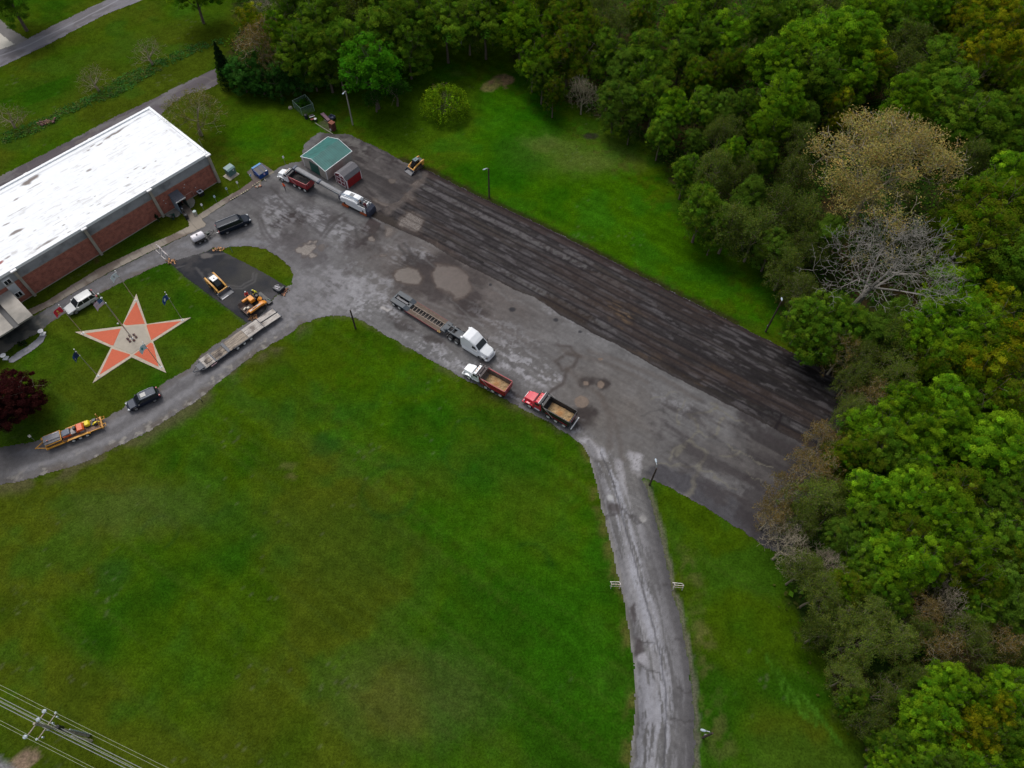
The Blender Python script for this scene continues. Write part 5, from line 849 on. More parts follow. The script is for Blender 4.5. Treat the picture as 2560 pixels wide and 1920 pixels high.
m = MB(); m.tube([(1.0, -.55, .3), (1.0, .55, .3)], .3, 14); m.build("drum", mat("drum_grey", (.13, .12, .12), .6), ro, smooth=False); m = MB(); m.tube([(-1.15, -.55, .3), (-1.15, .55, .3)], .3, 14); m.build("drum", mat("drum_steel", (.3, .27, .26), .5), ro)
MB().loft([[(x, -.5, .35), (x, -.48, z), (x, .48, z), (x, .5, .35)] for x, z in ((1.45, .55), (1.2, .75), (.45, .85), (.3, .8))]).build("hood", mat("roller_grey", (.13, .15, .19), .45), ro, bevel=.03); MB().bx(.2, 1.3, .5, .58, .3, .62).build("side_panel", ORG, ro); MB().bx(.2, 1.3, -.58, -.5, .3, .62).build("side_panel", ORG, ro)
MB().bx(-.5, .25, -.5, .5, .4, .5).build("platform", mat("drum_steel", (0, 0, 0)), ro); m = MB(); m.loft([[(x, -.6, z0), (x, -.6, z1), (x, .6, z1), (x, .6, z0)] for x, z0, z1 in ((-.5, .4, .62), (-.7, .4, .86), (-1.4, .45, .82), (-1.55, .45, .55))]); m.build("rear_hood", ORG, ro, bevel=.04); MB().box((-.45, 0, .9), (.4, .5, .5)).build("seat", BLK, ro, bevel=.06); MB().tube([(.1, 0, .8), (0, 0, 1.15)], .03, 5).build("steering_column", BLK, ro); MB().tube([(.0 + .17 * cos(a), .17 * sin(a), 1.15) for a in [i * pi / 5 for i in range(11)]], .02, 4).build("steering_wheel", BLK, ro)
yc = on(yt, "yellow_engine", "bright yellow engine cover machine on the yellow trailer", "machine", -2.35, -.35, .68)
MB().loft([[(x, -w, 0), (x, -w, h), (x, w, h), (x, w, 0)] for x, w, h in ((.4, .3, .35), (.3, .38, .62), (-.2, .4, .66), (-.36, .3, .4))]).build("cover", mat("bright_yellow", (.78, .62, .015), .4, var=.05), yc, bevel=.05); MB().box((-.1, .2, .1), (.9, .5, .16)).build("base", BLK, yc)
pcq = on(yt, "plate_compactor", "black and yellow plate compactor at the rear of the yellow trailer", "machine", -3.35, -.15, .68)
MB().box((0, 0, .08), (.9, .7, .14)).build("plate", BLK, pcq, bevel=.03); MB().box((0.05, -.25, .35), (.5, .45, .45)).build("engine", mat("navy_engine", (.02, .03, .055), .4), pcq, bevel=.04); MB().loft([[(x, .1, z), (x, .32, z), (x, .32, z - .1), (x, .1, z - .1)] for x, z in ((.4, .2), (.1, .5), (-.3, .55), (-.55, .35))]).build("guard", mat("bright_yellow", (0, 0, 0)), pcq); MB().tube([(-.2, -.3, .5), (-.6, -.3, .95), (-.6, .3, .95), (-.2, .3, .5)], .03, 5).build("handle", BLK, pcq); wheel(pcq, 0, .5, .2, .12, BLK)
# tank trailer behind the black vehicle
A, B = P(480 + 290 / 13.825, 520 + 1225 / 13.825, .3), P(480 + 460 / 13.825, 520 + 1140 / 13.825, .3)
tk = thing("tank_trailer", "small two axle trailer carrying a white plastic water tank", "trailer"); an = math.atan2(B.y - A.y, B.x - A.x); tk.location = ((A.x + B.x) / 2 + sin(an) * -.85, (A.y + B.y) / 2 + cos(an) * .85, .04); tk.rotation_euler = (0, 0, an)
for s in (-1, 1):
    for x in (-.45, .45): wheel(tk, x, s * .88, .32, .2, mat("dull_rim", (.2, .2, .21), .5))
    MB().bx(-.9, .9, s * .66, s * .9, .66, .71).build("fender", BLK, tk)
m = MB(); m.bx(-1.4, 1.0, -.66, .66, .42, .52); m.tube([(1.0, -.6, .45), (2.6, 0, .45)], .05, 4); m.tube([(1.0, .6, .45), (2.6, 0, .45)], .05, 4); m.tube([(-1.4, -.7, .5), (-1.4, .7, .5)], .05, 4); m.build("frame", BLK, tk)
m = MB(); n = 18
def ring(x, r): return [(x, r * cos(2 * pi * k / n), 1.02 + r * .82 * sin(2 * pi * k / n)) for k in range(n)]
m.loft([ring(x, r) for x, r in ((-1.28, .3), (-1.22, .6), (-1.1, .68), (-.95, .68), (-.92, .64), (-.88, .68), (-.2, .69), (-.17, .65), (-.13, .69), (.5, .68), (.53, .64), (.57, .68), (.72, .66), (.82, .55), (.86, .3))]); tkb = m.build("tank", mat("tank_white", (.80, .77, .80), .4, var=.05), tk, smooth=True)
MB().tube([(-.25, -.12, 1.56), (-.25, -.12, 1.66)], .13, 8).build("lid", BLK, tkb); MB().add([(-.1, -.25, 1.55), (.15, -.25, 1.54), (.3, -.6, 1.25), (.05, -.62, 1.24)], [(0, 1, 2, 3)]).build("stain", mat("tank_mark", (.42, .30, .42), .6), tkb)
m = MB(); m.box((1.45, 0, .72), (.5, .45, .4)); m.tube([(1.3, .3, .6), (1.9, .1, .95), (2.3, -.1, .6)], .05, 5); m.tube([(1.0, -.4, .6), (1.8, -.3, .7)], .06, 5); m.build("pump", mat("pump_dark", (.02, .035, .03), .5), tk); m = MB(); m.tube([(2.5, 0, .5), (2.5, 0, .9)], .05, 5); m.build("jack", BLK, tk)
# skid steer with a wide bucket, and the tracked loader
CY = mat("loader_yellow", (.66, .33, .06), .45, var=.1, dirt=(.3, .18, .06), dirtamt=.35)
def skid(label, tracks, top):
    t = thing("skid_steer", label, "loader"); MB().bx(-1.3, .75, -.42, .42, .25, .95).build("chassis", BLK, t, bevel=.04)
    MB().bx(-1.55, -.7, -.55, .55, .75, 1.45).build("engine_cover", BLK if not tracks else DGREY, t, bevel=.08)
    cb = MB().loft([[(x, -.42, .8), (x, -.42, z), (x, .42, z), (x, .42, .8)] for x, z in ((-.75, 1.95), (.35, 1.95), (.75, 1.25), (.85, .9))]).build("cab", DGLASS, t, bevel=.03); MB().box((-.22, 0, 1.98), (1.0, .86, .07)).build("cab_roof", top, cb, bevel=.02); MB().box((-.1, 0, 2.03), (.22, .14, .04)).build("hatch", BLK, cb)
    for s in (-1, 1):
        m = MB(); m.loft([[(x, s * .58, z), (x, s * .80, z), (x, s * .80, z - h), (x, s * .58, z - h)] for x, z, h in ((-1.65, 1.55, .2), (-1.2, 1.6, .26), (.3, 1.3, .26), (1.05, .95, .28), (1.3, .6, .45))]); m.build("lift_arm", CY, t, bevel=.02); MB().bx(-1.5, -.9, s * .58, s * .84, .55, 1.4).build("arm_tower", CY, t, bevel=.04); MB().tube([(-1.62, s * .72, 1.5), (-1.7, s * .72, 1.85)], .05, 5).build("beacon", BLK, t)
        if tracks:
            q = MB(); pr = [(-1.35, .25), (-1.1, .05), (.9, .05), (1.1, .3), (.8, .52), (-.8, .78), (-1.2, .6)]; q.side(pr, s * .46, s * .82); q.build("track", mat("muddy_track", (.045, .034, .028), .9, var=.4, dirt=(.22, .15, .11), dirtamt=.6), t)
        else:
            for x in (-.85, .45): wheel(t, x, s * .86, .40, .3, CY)
    MB().bx(1.15, 1.3, -.8, .8, .35, .75).build("cross_member", CY, t, bevel=.02)
    m = MB(); w = 1.0 if tracks else 1.05; q = [(1.25, .62), (1.3, .08), (2.15, .02), (2.15, .06), (1.4, .16), (1.36, .60)]; m.side(q, -w, w)
    for s in (-1, 1): m.side([(1.25, .62), (1.3, .05), (2.15, .03), (1.95, .3)], s * w, s * (w - .05))
    m.build("bucket", mat("bucket_steel", (.085, .088, .105), .5, var=.2, dirt=(.2, .18, .17), dirtamt=.3), t)
    if not tracks: MB().bx(1.95, 2.15, -.95, .1, .075, .085).build("cutting_edge", mat("worn_steel", (.4, .4, .43), .4), t)
    return t
s1 = skid("yellow skid steer loader with a white cab roof on the black pad", False, WHITE); a, b = P(400 + 765 / 6.144, 540 + 1095 / 6.144, .35), P(400 + 850 / 6.144, 540 + 1170 / 6.144, .35)
an = math.atan2(b.y - a.y, b.x - a.x); k = (b - a).length / 1.3; s1.location = ((a.x + b.x) / 2 - k * (cos(an) * -.2 + sin(an) * .86), (a.y + b.y) / 2 - k * (sin(an) * -.2 - cos(an) * .86), .05); s1.rotation_euler = (0, 0, an); s1.scale = (k, k, k)
s2 = skid("yellow tracked loader with a black cab at the upper edge of the milled strip", True, mat("glass_roof", (.10, .16, .17), .3)); gA = P(1000 + 615 / 27.65, 380 + 1450 / 27.65); gB = P(1000 + 1350 / 27.65, 380 + 300 / 27.65, 2.0)
an = math.atan2(gA.y - gB.y, gA.x - gB.x); s2.location = ((gA.x + gB.x) / 2 - .3 * cos(an), (gA.y + gB.y) / 2 - .3 * sin(an), .05); s2.rotation_euler = (0, 0, an); s2.scale = (.95, .95, .95)
# asphalt paver
pv = thing("asphalt_paver", "orange asphalt paver with an open hopper on the black pad", "paver"); PO = mat("paver_orange", (.72, .27, .02), .45, var=.12, dirt=(.3, .1, .02), dirtamt=.35)
a, b = P(580 + 440 / 13.825, 680 + 1270 / 13.825, 1.0), P(580 + 1080 / 13.825, 680 + 900 / 13.825, .5); an = math.atan2(a.y - b.y, a.x - b.x); pv.location = ((a.x + b.x) / 2, (a.y + b.y) / 2, .05); pv.rotation_euler = (0, 0, an)
for s in (-1, 1):
    q = MB(); q.side([(-1.3, .3), (-1.1, .05), (1.1, .05), (1.3, .3), (1.1, .6), (-1.1, .6)], s * .6, s * .98); q.build("track", BLK, pv)
m = MB(); m.bx(.35, 2.0, -1.25, 1.25, .5, .6); 
for s in (-1, 1): m.add([(.35, s * .8, .6), (2.05, s * .8, .6), (2.05, s * 1.3, 1.15), (.35, s * 1.3, 1.15), (.35, s * .86, .55), (2.05, s * .86, .55), (2.05, s * 1.36, 1.1), (.35, s * 1.36, 1.1)], [(0, 1, 2, 3), (7, 6, 5, 4), (0, 4, 5, 1), (3, 2, 6, 7), (0, 3, 7, 4), (1, 5, 6, 2)])
m.bx(2.0, 2.12, -1.3, 1.3, .35, .7); m.build("hopper", mat("hopper_dark", (.05, .032, .028), .7, var=.4, dirt=(.12, .06, .04), dirtamt=.5), pv)
MB().tube([(1.3, .95, 1.25), (2.1, 1.2, 1.2)], .05, 4).build("hopper_edge", PO, pv)
m = MB(); m.bx(-.45, .35, -1.25, -.15, .75, 1.45); m.bx(.35, 1.2, -1.32, -.95, 1.05, 1.4); m.build("engine_cover", PO, pv, bevel=.06)
m = MB(); m.bx(-.9, 1.7, .95, 1.5, .9, 1.25); m.build("side_cover", PO, pv, bevel=.06); MB().box((.5, 1.25, 1.262), (1.5, .22, .01)).build("decal_band", BLK, pv); MB().box((-.1, 1.25, 1.27), (.7, .16, .01)).build("decal", PALE, pv); MB().box((1.3, 1.25, 1.27), (.45, .2, .01)).build("decal", PALE, pv)
MB().box((1.2, .2, .85), (.4, .35, .35)).build("bucket_load", mat("cream_pail", (.6, .55, .45), .6), pv, bevel=.05); MB().box((1.65, -.1, .8), (.55, .22, .25), rz=.3).build("bucket_load", mat("cream_pail", (0, 0, 0)), pv, bevel=.03)
m = MB(); m.tube([(-.9, .2, .9), (-1.1, .4, 1.35)], .3, 9); m.build("auger_drive", PO, pv); m = MB(); m.loft([[(x, y0, z), (x, y1, z), (x, y1, z - .3), (x, y0, z - .3)] for x, y0, y1, z in ((-.5, .5, 1.4, .95), (-1.0, .6, 1.5, 1.1), (-1.5, .7, 1.35, .8))]); m.build("rear_cover", PO, pv, bevel=.06)
MB().bx(-2.3, -1.5, -1.5, 1.55, .08, .35).build("screed", BLK, pv, bevel=.04); m = MB(); 
for y in (-1.1, -.2, .8): m.tube([(-1.6, y, .35), (-1.7, y, .95), (-1.3, y, 1.05)], .035, 4)
m.tube([(-1.7, -1.3, .95), (-1.7, 1.2, .95)], .03, 4); m.build("handrail", DGREY, pv); MB().box((-1.1, -.6, .95), (.5, .5, .5)).build("seat", BLK, pv, bevel=.08)
m = MB(); m.tube([(-2.0, .6, .38), (-2.2, .9, .45), (-2.2, 1.2, .45)], .05, 5); m.build("hose", mat("hose_green", (.12, .22, .18), .5), pv)
# roller broom attachment on the pad corner
bm = thing("plate_machine", "small black machine with pale fittings at the corner of the black pad", "machine", P(580 + 1610 / 13.825, 680 + 620 / 13.825), radians(-35)); m = MB(); m.box((0, 0, .3), (1.5, 1.1, .45)); m.box((.75, .1, .45), (.4, 1.3, .7)); m.build("body", mat("machine_navy", (.012, .016, .022), .5), bm, bevel=.08)
m = MB(); m.box((-.2, .1, .56), (.9, .12, .08), rz=.3); m.box((0, -.2, .56), (.6, .1, .08), rz=.3); m.ball((.15, .05, .6), .1); m.ball((.35, -.25, .6), .12); m.ball((-.25, .4, .6), .11); m.build("fittings", mat("pale_metal", (.45, .42, .46), .4), bm)
for y in (-.5, .5): wheel(bm, -.45, y, .2, .12, DGREY)
# milling machine with its long loading conveyor
ml = thing("milling_machine", "white cold milling machine on orange tracks with a long raised loading conveyor", "milling machine")
mx, my = P(840 + 960 / 18.43, 460 + 900 / 18.43, .9)[:2]; MA = radians(150.6); ml.location = (mx, my, .05); ml.rotation_euler = (0, 0, MA)
m = MB(); m.loft([[(x, -.95, zb), (x, -.97, zt - .15), (x, -.85, zt), (x, .85, zt), (x, .97, zt - .15), (x, .95, zb)] for x, zt, zb in ((2.75, 1.75, .95), (2.4, 2.0, .85), (1.2, 2.15, .62), (-.2, 2.2, .5), (-1.0, 2.05, .45))]); m.build("body", WHP, ml, bevel=.04)
m = MB(); m.loft([[(x, -.7, zb), (x, -.7, zt), (x, .7, zt), (x, .7, zb)] for x, zt, zb in ((2.6, 2.1, 1.8), (1.8, 2.35, 1.9), (-.3, 2.42, 1.9), (-.9, 2.3, 1.9))]); m.build("engine_hood", WHP, ml, bevel=.05)
MB().bx(.35, 1.15, -.45, .35, 2.395, 2.42).build("vent_grille", GREY, ml); MB().loft([[(x, .28, z), (x, .62, z), (x, .62, z - .12), (x, .28, z - .12)] for x, z in ((2.6, 2.24), (.6, 2.5), (-.9, 2.42))]).build("walkway_duct", mat("duct_blue", (.14, .19, .25), .5), ml)
m = MB(); m.bx(-2.6, -1.0, -.95, -.85, .5, 1.55); m.bx(-2.6, -1.0, .87, .98, .5, 1.75); m.bx(-2.6, -1.0, -.85, .87, .5, .95); m.bx(-2.4, -2.2, -.5, .1, .95, 1.9); m.build("operator_deck", WHP, ml, bevel=.03)
m = MB(); m.bx(-2.15, -1.2, -.7, .7, .95, 1.15); m.tube([(-1.6, -.5, 1.2), (-1.7, -.5, 1.7)], .12, 6); m.box((-1.9, -.3, 1.6), (.4, .5, .5)); m.build("seat", BLK, ml)
m = MB()
for y in (-.8, .8):
    for x in (-2.6, -1.8, -1.1): m.tube([(x, y, 1.2), (x, y, 2.1)], .025, 4)
    m.tube([(-2.6, y, 2.1), (-1.1, y, 2.1)], .025, 4)
m.build("handrail", GREY, ml)
MB().loft([[(x, -.95, z0), (x, -.95, z1), (x, .95, z1), (x, .95, z0)] for x, z0, z1 in ((-2.65, .25, 1.5), (-3.2, .15, 1.15), (-3.35, .12, .7))]).build("rear_scraper", mat("scraper_navy", (.03, .036, .06), .6, var=.5, scale=5), ml)
OT = mat("orange_track", (.42, .085, .018), .7, var=.3, dirt=(.12, .06, .04), dirtamt=.6)
for x in (1.9, -2.0):
    for s in (-1, 1): q = MB(); q.side([(x - .75, .22), (x - .6, .03), (x + .6, .03), (x + .75, .22), (x + .5, .55), (x - .5, .55)], s * .72, s * 1.05); q.build("track", OT, ml); MB().box((x, s * .87, .75), (.3, .26, .6)).build("leg_column", BLK, ml)
MB().bx(-1.2, .9, -.9, .9, .12, .6).build("cutter_housing", BLK, ml)
MB().loft([[(x, -.75, z0), (x, -.75, z1), (x, .75, z1), (x, .75, z0)] for x, z0, z1 in ((2.7, .7, 1.8), (3.2, .8, 1.7), (3.35, 1.0, 1.5))]).build("front_frame", mat("frame_navy", (.02, .022, .05), .5), ml, bevel=.04)
cv = MB(); Lc = 9.6; z0, z1 = 1.35, 3.15; y1 = .35
def cp_(f, y, dz): return (3.2 + (Lc - 0.0) * f, y + y1 * f, z0 + (z1 - z0) * f + dz)
cv.loft([[cp_(f, -.42, 0), cp_(f, -.42, .32), cp_(f, .42, .32), cp_(f, .42, 0)] for f in (0, .48, .5, 1)]); cvo = cv.build("conveyor", mat("conveyor_grey", (.17, .185, .20), .6, var=.25, scale=1.5, dirt=(.3, .25, .25), dirtamt=.4), ml)
q = MB(); q.loft([[cp_(f, -.28, .33), cp_(f, -.28, .36), cp_(f, .28, .36), cp_(f, .28, .33)] for f in (.02, .5, .98)]); q.build("belt_cover", mat("cover_grey", (.25, .25, .26), .7, var=.2), cvo)
for f in (.46, .98): q = MB(); c = cp_(f, 0, .16); q.box(c, (.5, 1.0, .5)); q.build("joint", mat("joint_blue", (.05, .065, .10), .5), cvo, bevel=.05)
for s in (-1, 1): q = MB(); q.tube([cp_(.0, s * .5, .9), cp_(.45, s * .45, .4)], .03, 4); q.build("stay_rod", BLK, cvo)
# ================================================================ TREES
def leaf_mat(name, tint=(1, 1, 1), trans=.42):
    m = bpy.data.materials.new(name); m.use_nodes = True; nt = m.node_tree; nt.nodes.remove(nt.nodes["Principled BSDF"]); out = nt.nodes["Material Output"]
    at = nt.nodes.new("ShaderNodeAttribute"); at.attribute_name = 'Col'
    oi = nt.nodes.new("ShaderNodeObjectInfo"); r = nt.nodes.new("ShaderNodeMapRange"); r.inputs[3].default_value = .72; r.inputs[4].default_value = 1.28
    nt.links.new(oi.outputs['Random'], r.inputs[0])
    mu = nt.nodes.new("ShaderNodeVectorMath"); mu.operation = 'SCALE'; nt.links.new(at.outputs['Color'], mu.inputs[0]); nt.links.new(r.outputs[0], mu.inputs['Scale'])
    oc = nt.nodes.new("ShaderNodeVectorMath"); oc.operation = 'MULTIPLY'; nt.links.new(mu.outputs[0], oc.inputs[0]); oc.inputs[1].default_value = tint
    d = nt.nodes.new("ShaderNodeBsdfDiffuse"); t = nt.nodes.new("ShaderNodeBsdfTranslucent"); mx = nt.nodes.new("ShaderNodeMixShader"); mx.inputs[0].default_value = trans
    nt.links.new(oc.outputs[0], d.inputs[0]); nt.links.new(oc.outputs[0], t.inputs[0]); nt.links.new(d.outputs[0], mx.inputs[1]); nt.links.new(t.outputs[0], mx.inputs[2]); nt.links.new(mx.outputs[0], out.inputs[0])
    return m
LEAF = leaf_mat("leaves"); BARK = mat("bark", (.11, .085, .065), .9, var=.35, scale=1.5); PALEBARK = mat("pale_bark", (.25, .23, .205), .9, var=.3, scale=1.2); TANBARK = mat("tan_bark", (.28, .24, .17), .9, var=.3, scale=1.2)
def leaf_mesh(name, ctr, nrm, size, col, rng, asp=.75):
    "many small leaf-sized quads: centre, facing, size, colour per quad"
    n = len(ctr); r = rng.normal(size=(n, 3)); N = nrm + r * .42; N /= np.linalg.norm(N, axis=1)[:, None] + 1e-9
    A = np.cross(N, rng.normal(size=(n, 3))); A /= np.linalg.norm(A, axis=1)[:, None] + 1e-9; B = np.cross(N, A)
    a = A * size[:, None] * .5; b = B * size[:, None] * .5 * asp
    V = np.stack([ctr - a, ctr - b * .9 + a * .1, ctr + a, ctr + b], 1).reshape(-1, 3).astype(np.float32)
    me = bpy.data.meshes.new(name); me.vertices.add(4 * n); me.vertices.foreach_set('co', V.ravel()); me.loops.add(4 * n); me.loops.foreach_set('vertex_index', np.arange(4 * n, dtype=np.int32))
    me.polygons.add(n); me.polygons.foreach_set('loop_start', np.arange(0, 4 * n, 4, dtype=np.int32)); me.polygons.foreach_set('loop_total', np.full(n, 4, dtype=np.int32)); me.update(calc_edges=True)
    at = me.color_attributes.new('Col', 'FLOAT_COLOR', 'POINT'); C = np.concatenate([np.repeat(col, 4, 0), np.ones((4 * n, 1))], 1).astype(np.float32); at.data.foreach_set('color', C.ravel())
    me.materials.append(LEAF); return me
def branches(seed, Ht, R, levels, r0, spread=.8, twig=.035, nb=3, trunk_frac=.35, up=.5, lean=0, wob=.11, kr=.62):
    "recursive limb skeleton -> list of (points, radii); returns tips too"
    rnd = random.Random(seed); segs = []; tips = []
    def grow(p, d, L, r, lv):
        pts = [p]; rr = [r]; q = p.copy(); dd = d.copy()
        k = 3 if lv > 0 else 4
        for i in range(k):
            dd = (dd + Vector((rnd.uniform(-1, 1), rnd.uniform(-1, 1), rnd.uniform(-.3, .9) * up)) * wob).normalized(); q = q + dd * (L / k); pts.append(q.copy()); rr.append(max(twig, r * (1 - .45 * (i + 1) / k)))
        segs.append((pts, rr, lv))
        if lv >= levels: tips.append((q.copy(), dd.copy())); return
        n = nb + (1 if lv < 2 else 0) + rnd.randint(0, 1)
        for i in range(n):
            a = 2 * pi * (i + rnd.random() * .6) / n; ax = dd.orthogonal().normalized(); ax = Matrix.Rotation(a, 3, dd) @ ax
            nd = (dd * (1 - spread * .55) + ax * spread * rnd.uniform(.6, 1.1) + Vector((0, 0, .12 * up))).normalized()
            st = pts[-1] if i < 2 else pts[rnd.randint(max(1, k - 2), k)]
            grow(st.copy(), nd, L * rnd.uniform(.62, .82), max(twig, rr[-1] * kr), lv + 1)
        if lv < 2: grow(q.copy(), dd, L * .7, rr[-1] * .8, lv + 1)
    grow(Vector((0, 0, -.2)), Vector((lean, 0, 1)).normalized(), Ht * trunk_frac, r0, 0)
    # scale limbs horizontally / vertically to the wished crown
    mr = sorted(math.hypot(t[0].x, t[0].y) for t in tips)[int(len(tips) * .93)]; mz = max(t[0].z for t in tips); kx = R / mr; kz = Ht / mz; z0 = Ht * trunk_frac * .8
    def sc(v): f = min(1, max(0, v.z) / max(z0, .1)); return Vector((v.x * kx * (.3 + .7 * f), v.y * kx * (.3 + .7 * f), v.z * kz))
    return [([sc(q) for q in pts], rr, lv) for pts, rr, lv in segs], [(sc(t), d) for t, d in tips]
def branch_mesh(name, segs, bark, maxlv=9):
    m = MB()
    for pts, rr, lv in segs:
        if lv <= maxlv: m.tube(pts, rr, n=(7 if lv == 0 else 5 if lv < 2 else 3), cap=False)
    me = bpy.data.meshes.new(name); me.from_pydata(m.v, [], m.f); me.materials.append(bark); me.update(); return me
def hsvj(col, n, rng, v=.22, h=.12):
    k = np.exp(rng.normal(size=(n, 1)) * v); c = np.array(col)[None, :] * k; c[:, 0] *= np.exp(rng.normal(size=n) * h); return c
PROTO = []
def tree_proto(name, seed, Ht, R, col, nclump=150, per=95, leaf=.34, bark=None, dens=1.0, zlo=.28, levels=3, twigs=False, clump_r=.95, col2=None, lobes=7, flat=.85):
    rng = np.random.default_rng(seed); rnd = random.Random(seed); bark = bark or BARK; nclump = int(nclump * 1.75); per = int(per * .85); leaf *= .84
    segs, tips = branches(seed, Ht * .93, R * .92, levels, .16 + R * .035, nb=2 if not twigs else 3, twig=.03)
    # clumps sit on overlapping lobes around the limb ends
    L = []
    for i in range(lobes):
        a = 2 * pi * (i + rnd.random() * .5) / lobes; rr = R * rnd.uniform(.38, .62); zz = Ht * rnd.uniform(zlo + .22, .74); L.append((rr * cos(a), rr * sin(a), zz, R * rnd.uniform(.38, .56)))
    L.append((R * .1 * rnd.uniform(-1, 1), R * .1 * rnd.uniform(-1, 1), Ht * .76, R * .55)); L.append((R * .3 * rnd.uniform(-1, 1), R * .3 * rnd.uniform(-1, 1), Ht * .62, R * .62))
    C = []; W = []
    while len(C) < nclump:
        l = L[rnd.randrange(len(L))]; v = Vector((rnd.gauss(0, 1), rnd.gauss(0, 1), rnd.gauss(.35, 1))).normalized(); rr = l[3] * (rnd.uniform(.86, 1.05) if rnd.random() < .8 else rnd.uniform(.3, .8))
        p = Vector((l[0], l[1], l[2])) + Vector((v.x * rr, v.y * rr, v.z * rr * flat))
        if p.z < Ht * zlo: continue
        C.append(p); W.append(v)
    C = np.array(C); W = np.array(W); n = int(per * dens)
    cr = clump_r * .80 * np.exp(rng.normal(size=len(C)) * .35); off = rng.normal(size=(len(C), n, 3)); off /= np.linalg.norm(off, axis=2)[:, :, None]; off *= (rng.random((len(C), n, 1)) ** .45) * cr[:, None, None]; off[:, :, 2] *= .6
    ctr = (C[:, None, :] + off).reshape(-1, 3); nr = (W[:, None, :] * .6 + off * .5 + np.array([0, 0, .75])).reshape(-1, 3)
    cc = hsvj(col, len(C), rng, .20, .10)
    if col2 is not None: sel = rng.random(len(C)) < .4; cc[sel] = hsvj(col2, sel.sum(), rng, .2, .1)
    cl = np.repeat(cc, n, 0) * np.exp(rng.normal(size=(len(ctr), 1)) * .10)
    me = leaf_mesh(name + "_crown", ctr, nr, leaf * np.exp(rng.normal(size=len(ctr)) * .25), cl, rng)
    tm = branch_mesh(name + "_trunk", segs, bark)
    return (name, me, tm, Ht, R)
def sparse_proto(name, seed, Ht, R, col, bark, levels=5, per=5, leaf=.2, clus=.25, nb=2, twig=.028, spread=.85, up=.5, blob=.55, tf=.3, wob=.11):
    rng = np.random.default_rng(seed); segs, tips = branches(seed, Ht, R, levels, .14 + R * .04, spread=spread, nb=nb, twig=twig, up=up, trunk_frac=tf, wob=wob)
    tm = branch_mesh(name + "_trunk", segs, bark)
    if per:
        for pts, rr, lv in segs:
            if lv >= levels - 1: tips += [(q, None) for q in pts[1:]]
        T = np.array([t[0] for t in tips]); ctr = np.repeat(T, per, 0) + rng.normal(size=(len(T) * per, 3)) * blob * .5
        kp = (rng.random(len(T)) < .92) & (vn(T[:, 0] * .55 + T[:, 2] * .3, T[:, 1] * .55 + T[:, 2] * .3, seed) > clus); ctr = ctr[np.repeat(kp, per)]; T = T[kp]; cl = np.repeat(hsvj(col, len(T), rng, .22, .14), per, 0)
        me = leaf_mesh(name + "_crown", ctr, np.tile([0, 0, .8], (len(ctr), 1)), leaf * np.exp(rng.normal(size=len(ctr)) * .25), cl, rng)
    else: me = None
    return (name, me, tm, Ht, R)
cB_, cG, cD, cY, cO = (.155, .285, .010), (.120, .215, .014), (.080, .150, .014), (.225, .235, .008), (.110, .155, .022)
MIDBARK = mat("mid_bark", (.17, .14, .10), .9, var=.35, scale=1.5)
KIND = {
 'B': [tree_proto("broadleaf_tree", s, 17, 7, cB_, 260, 150, .27, col2=(.085, .20, .008), lobes=l, zlo=.12) for s, l in ((1, 7), (2, 9), (3, 6), (4, 8))],
 'G': [tree_proto("broadleaf_tree", s, 16, 6.5, cG, 230, 140, .26, col2=(.07, .16, .010), lobes=l, zlo=.1) for s, l in ((11, 7), (12, 6), (13, 8))],
 'D': [tree_proto("broadleaf_tree", s, 14, 6, cD, 210, 130, .26, lobes=6, zlo=.06) for s in (21, 22)],
 'Y': [tree_proto("broadleaf_tree", s, 17, 6.8, cY, 230, 140, .27, col2=(.085, .15, .004), lobes=8, zlo=.12) for s in (31, 32)],
 'Q': [tree_proto("broadleaf_tree", s, 16, 6.5, (.070, .145, .004), 210, 120, .26, col2=(.10, .13, .008), lobes=7, zlo=.1) for s in (41, 42)],
 'O': [sparse_proto("budding_tree", s, 15, 6.8, cO, MIDBARK, 5, 8, .22, nb=2, twig=.024, blob=.8) for s in (51, 52, 53)],
 'K': [sparse_proto("budding_tree", s, 14, 6.5, (.085, .125, .018), MIDBARK, 5, 8, .26, nb=2, twig=.022, blob=.9) for s in (61, 62)],
 'U': [sparse_proto("budding_tree", s, 14, 6.5, (.17, .125, .035), TANBARK, 5, 4, .22, nb=2, twig=.028, blob=.6) for s in (65, 66)],
 'R': [sparse_proto("bare_tree", s, 13, 6, None, TANBARK, 6, 0, nb=2, twig=.026) for s in (71,)],
 'T': [sparse_proto("golden_tree", 81, 20, 11.5, (.30, .255, .075), TANBARK, 6, 7, .22, nb=2, twig=.028, blob=1.0, spread=.75, up=.8, clus=.42)],
 'W': [sparse_proto("bare_tree", 91, 19, 11, None, PALEBARK, 7, 0, nb=2, twig=.017, spread=.72, up=.5, tf=.34, wob=.07)],
 'P': [tree_proto("purple_tree", 95, 11, 7.2, (.030, .0075, .008), 330, 150, .26, col2=(.045, .012, .011), zlo=.08, lobes=9, clump_r=.8)],
 'S': [tree_proto("shrub", s, 6.5, 4.2, (.040, .125, .018), 150, 110, .22, zlo=.03, clump_r=.7, lobes=6, levels=2, flat=1.0, col2=(.026, .09, .01)) for s in (101, 102)],
}
LOOK = {'B': "bright green leafy tree", 'G': "mid green leafy tree", 'D': "dark green leafy tree", 'Y': "yellowish green leafy tree", 'Q': "olive green leafy tree", 'O': "thin olive brown budding tree", 'K': "dark sparse budding tree", 'U': "rusty brown budding tree", 'R': "leafless brown tree", 'S': "low green shrub"}
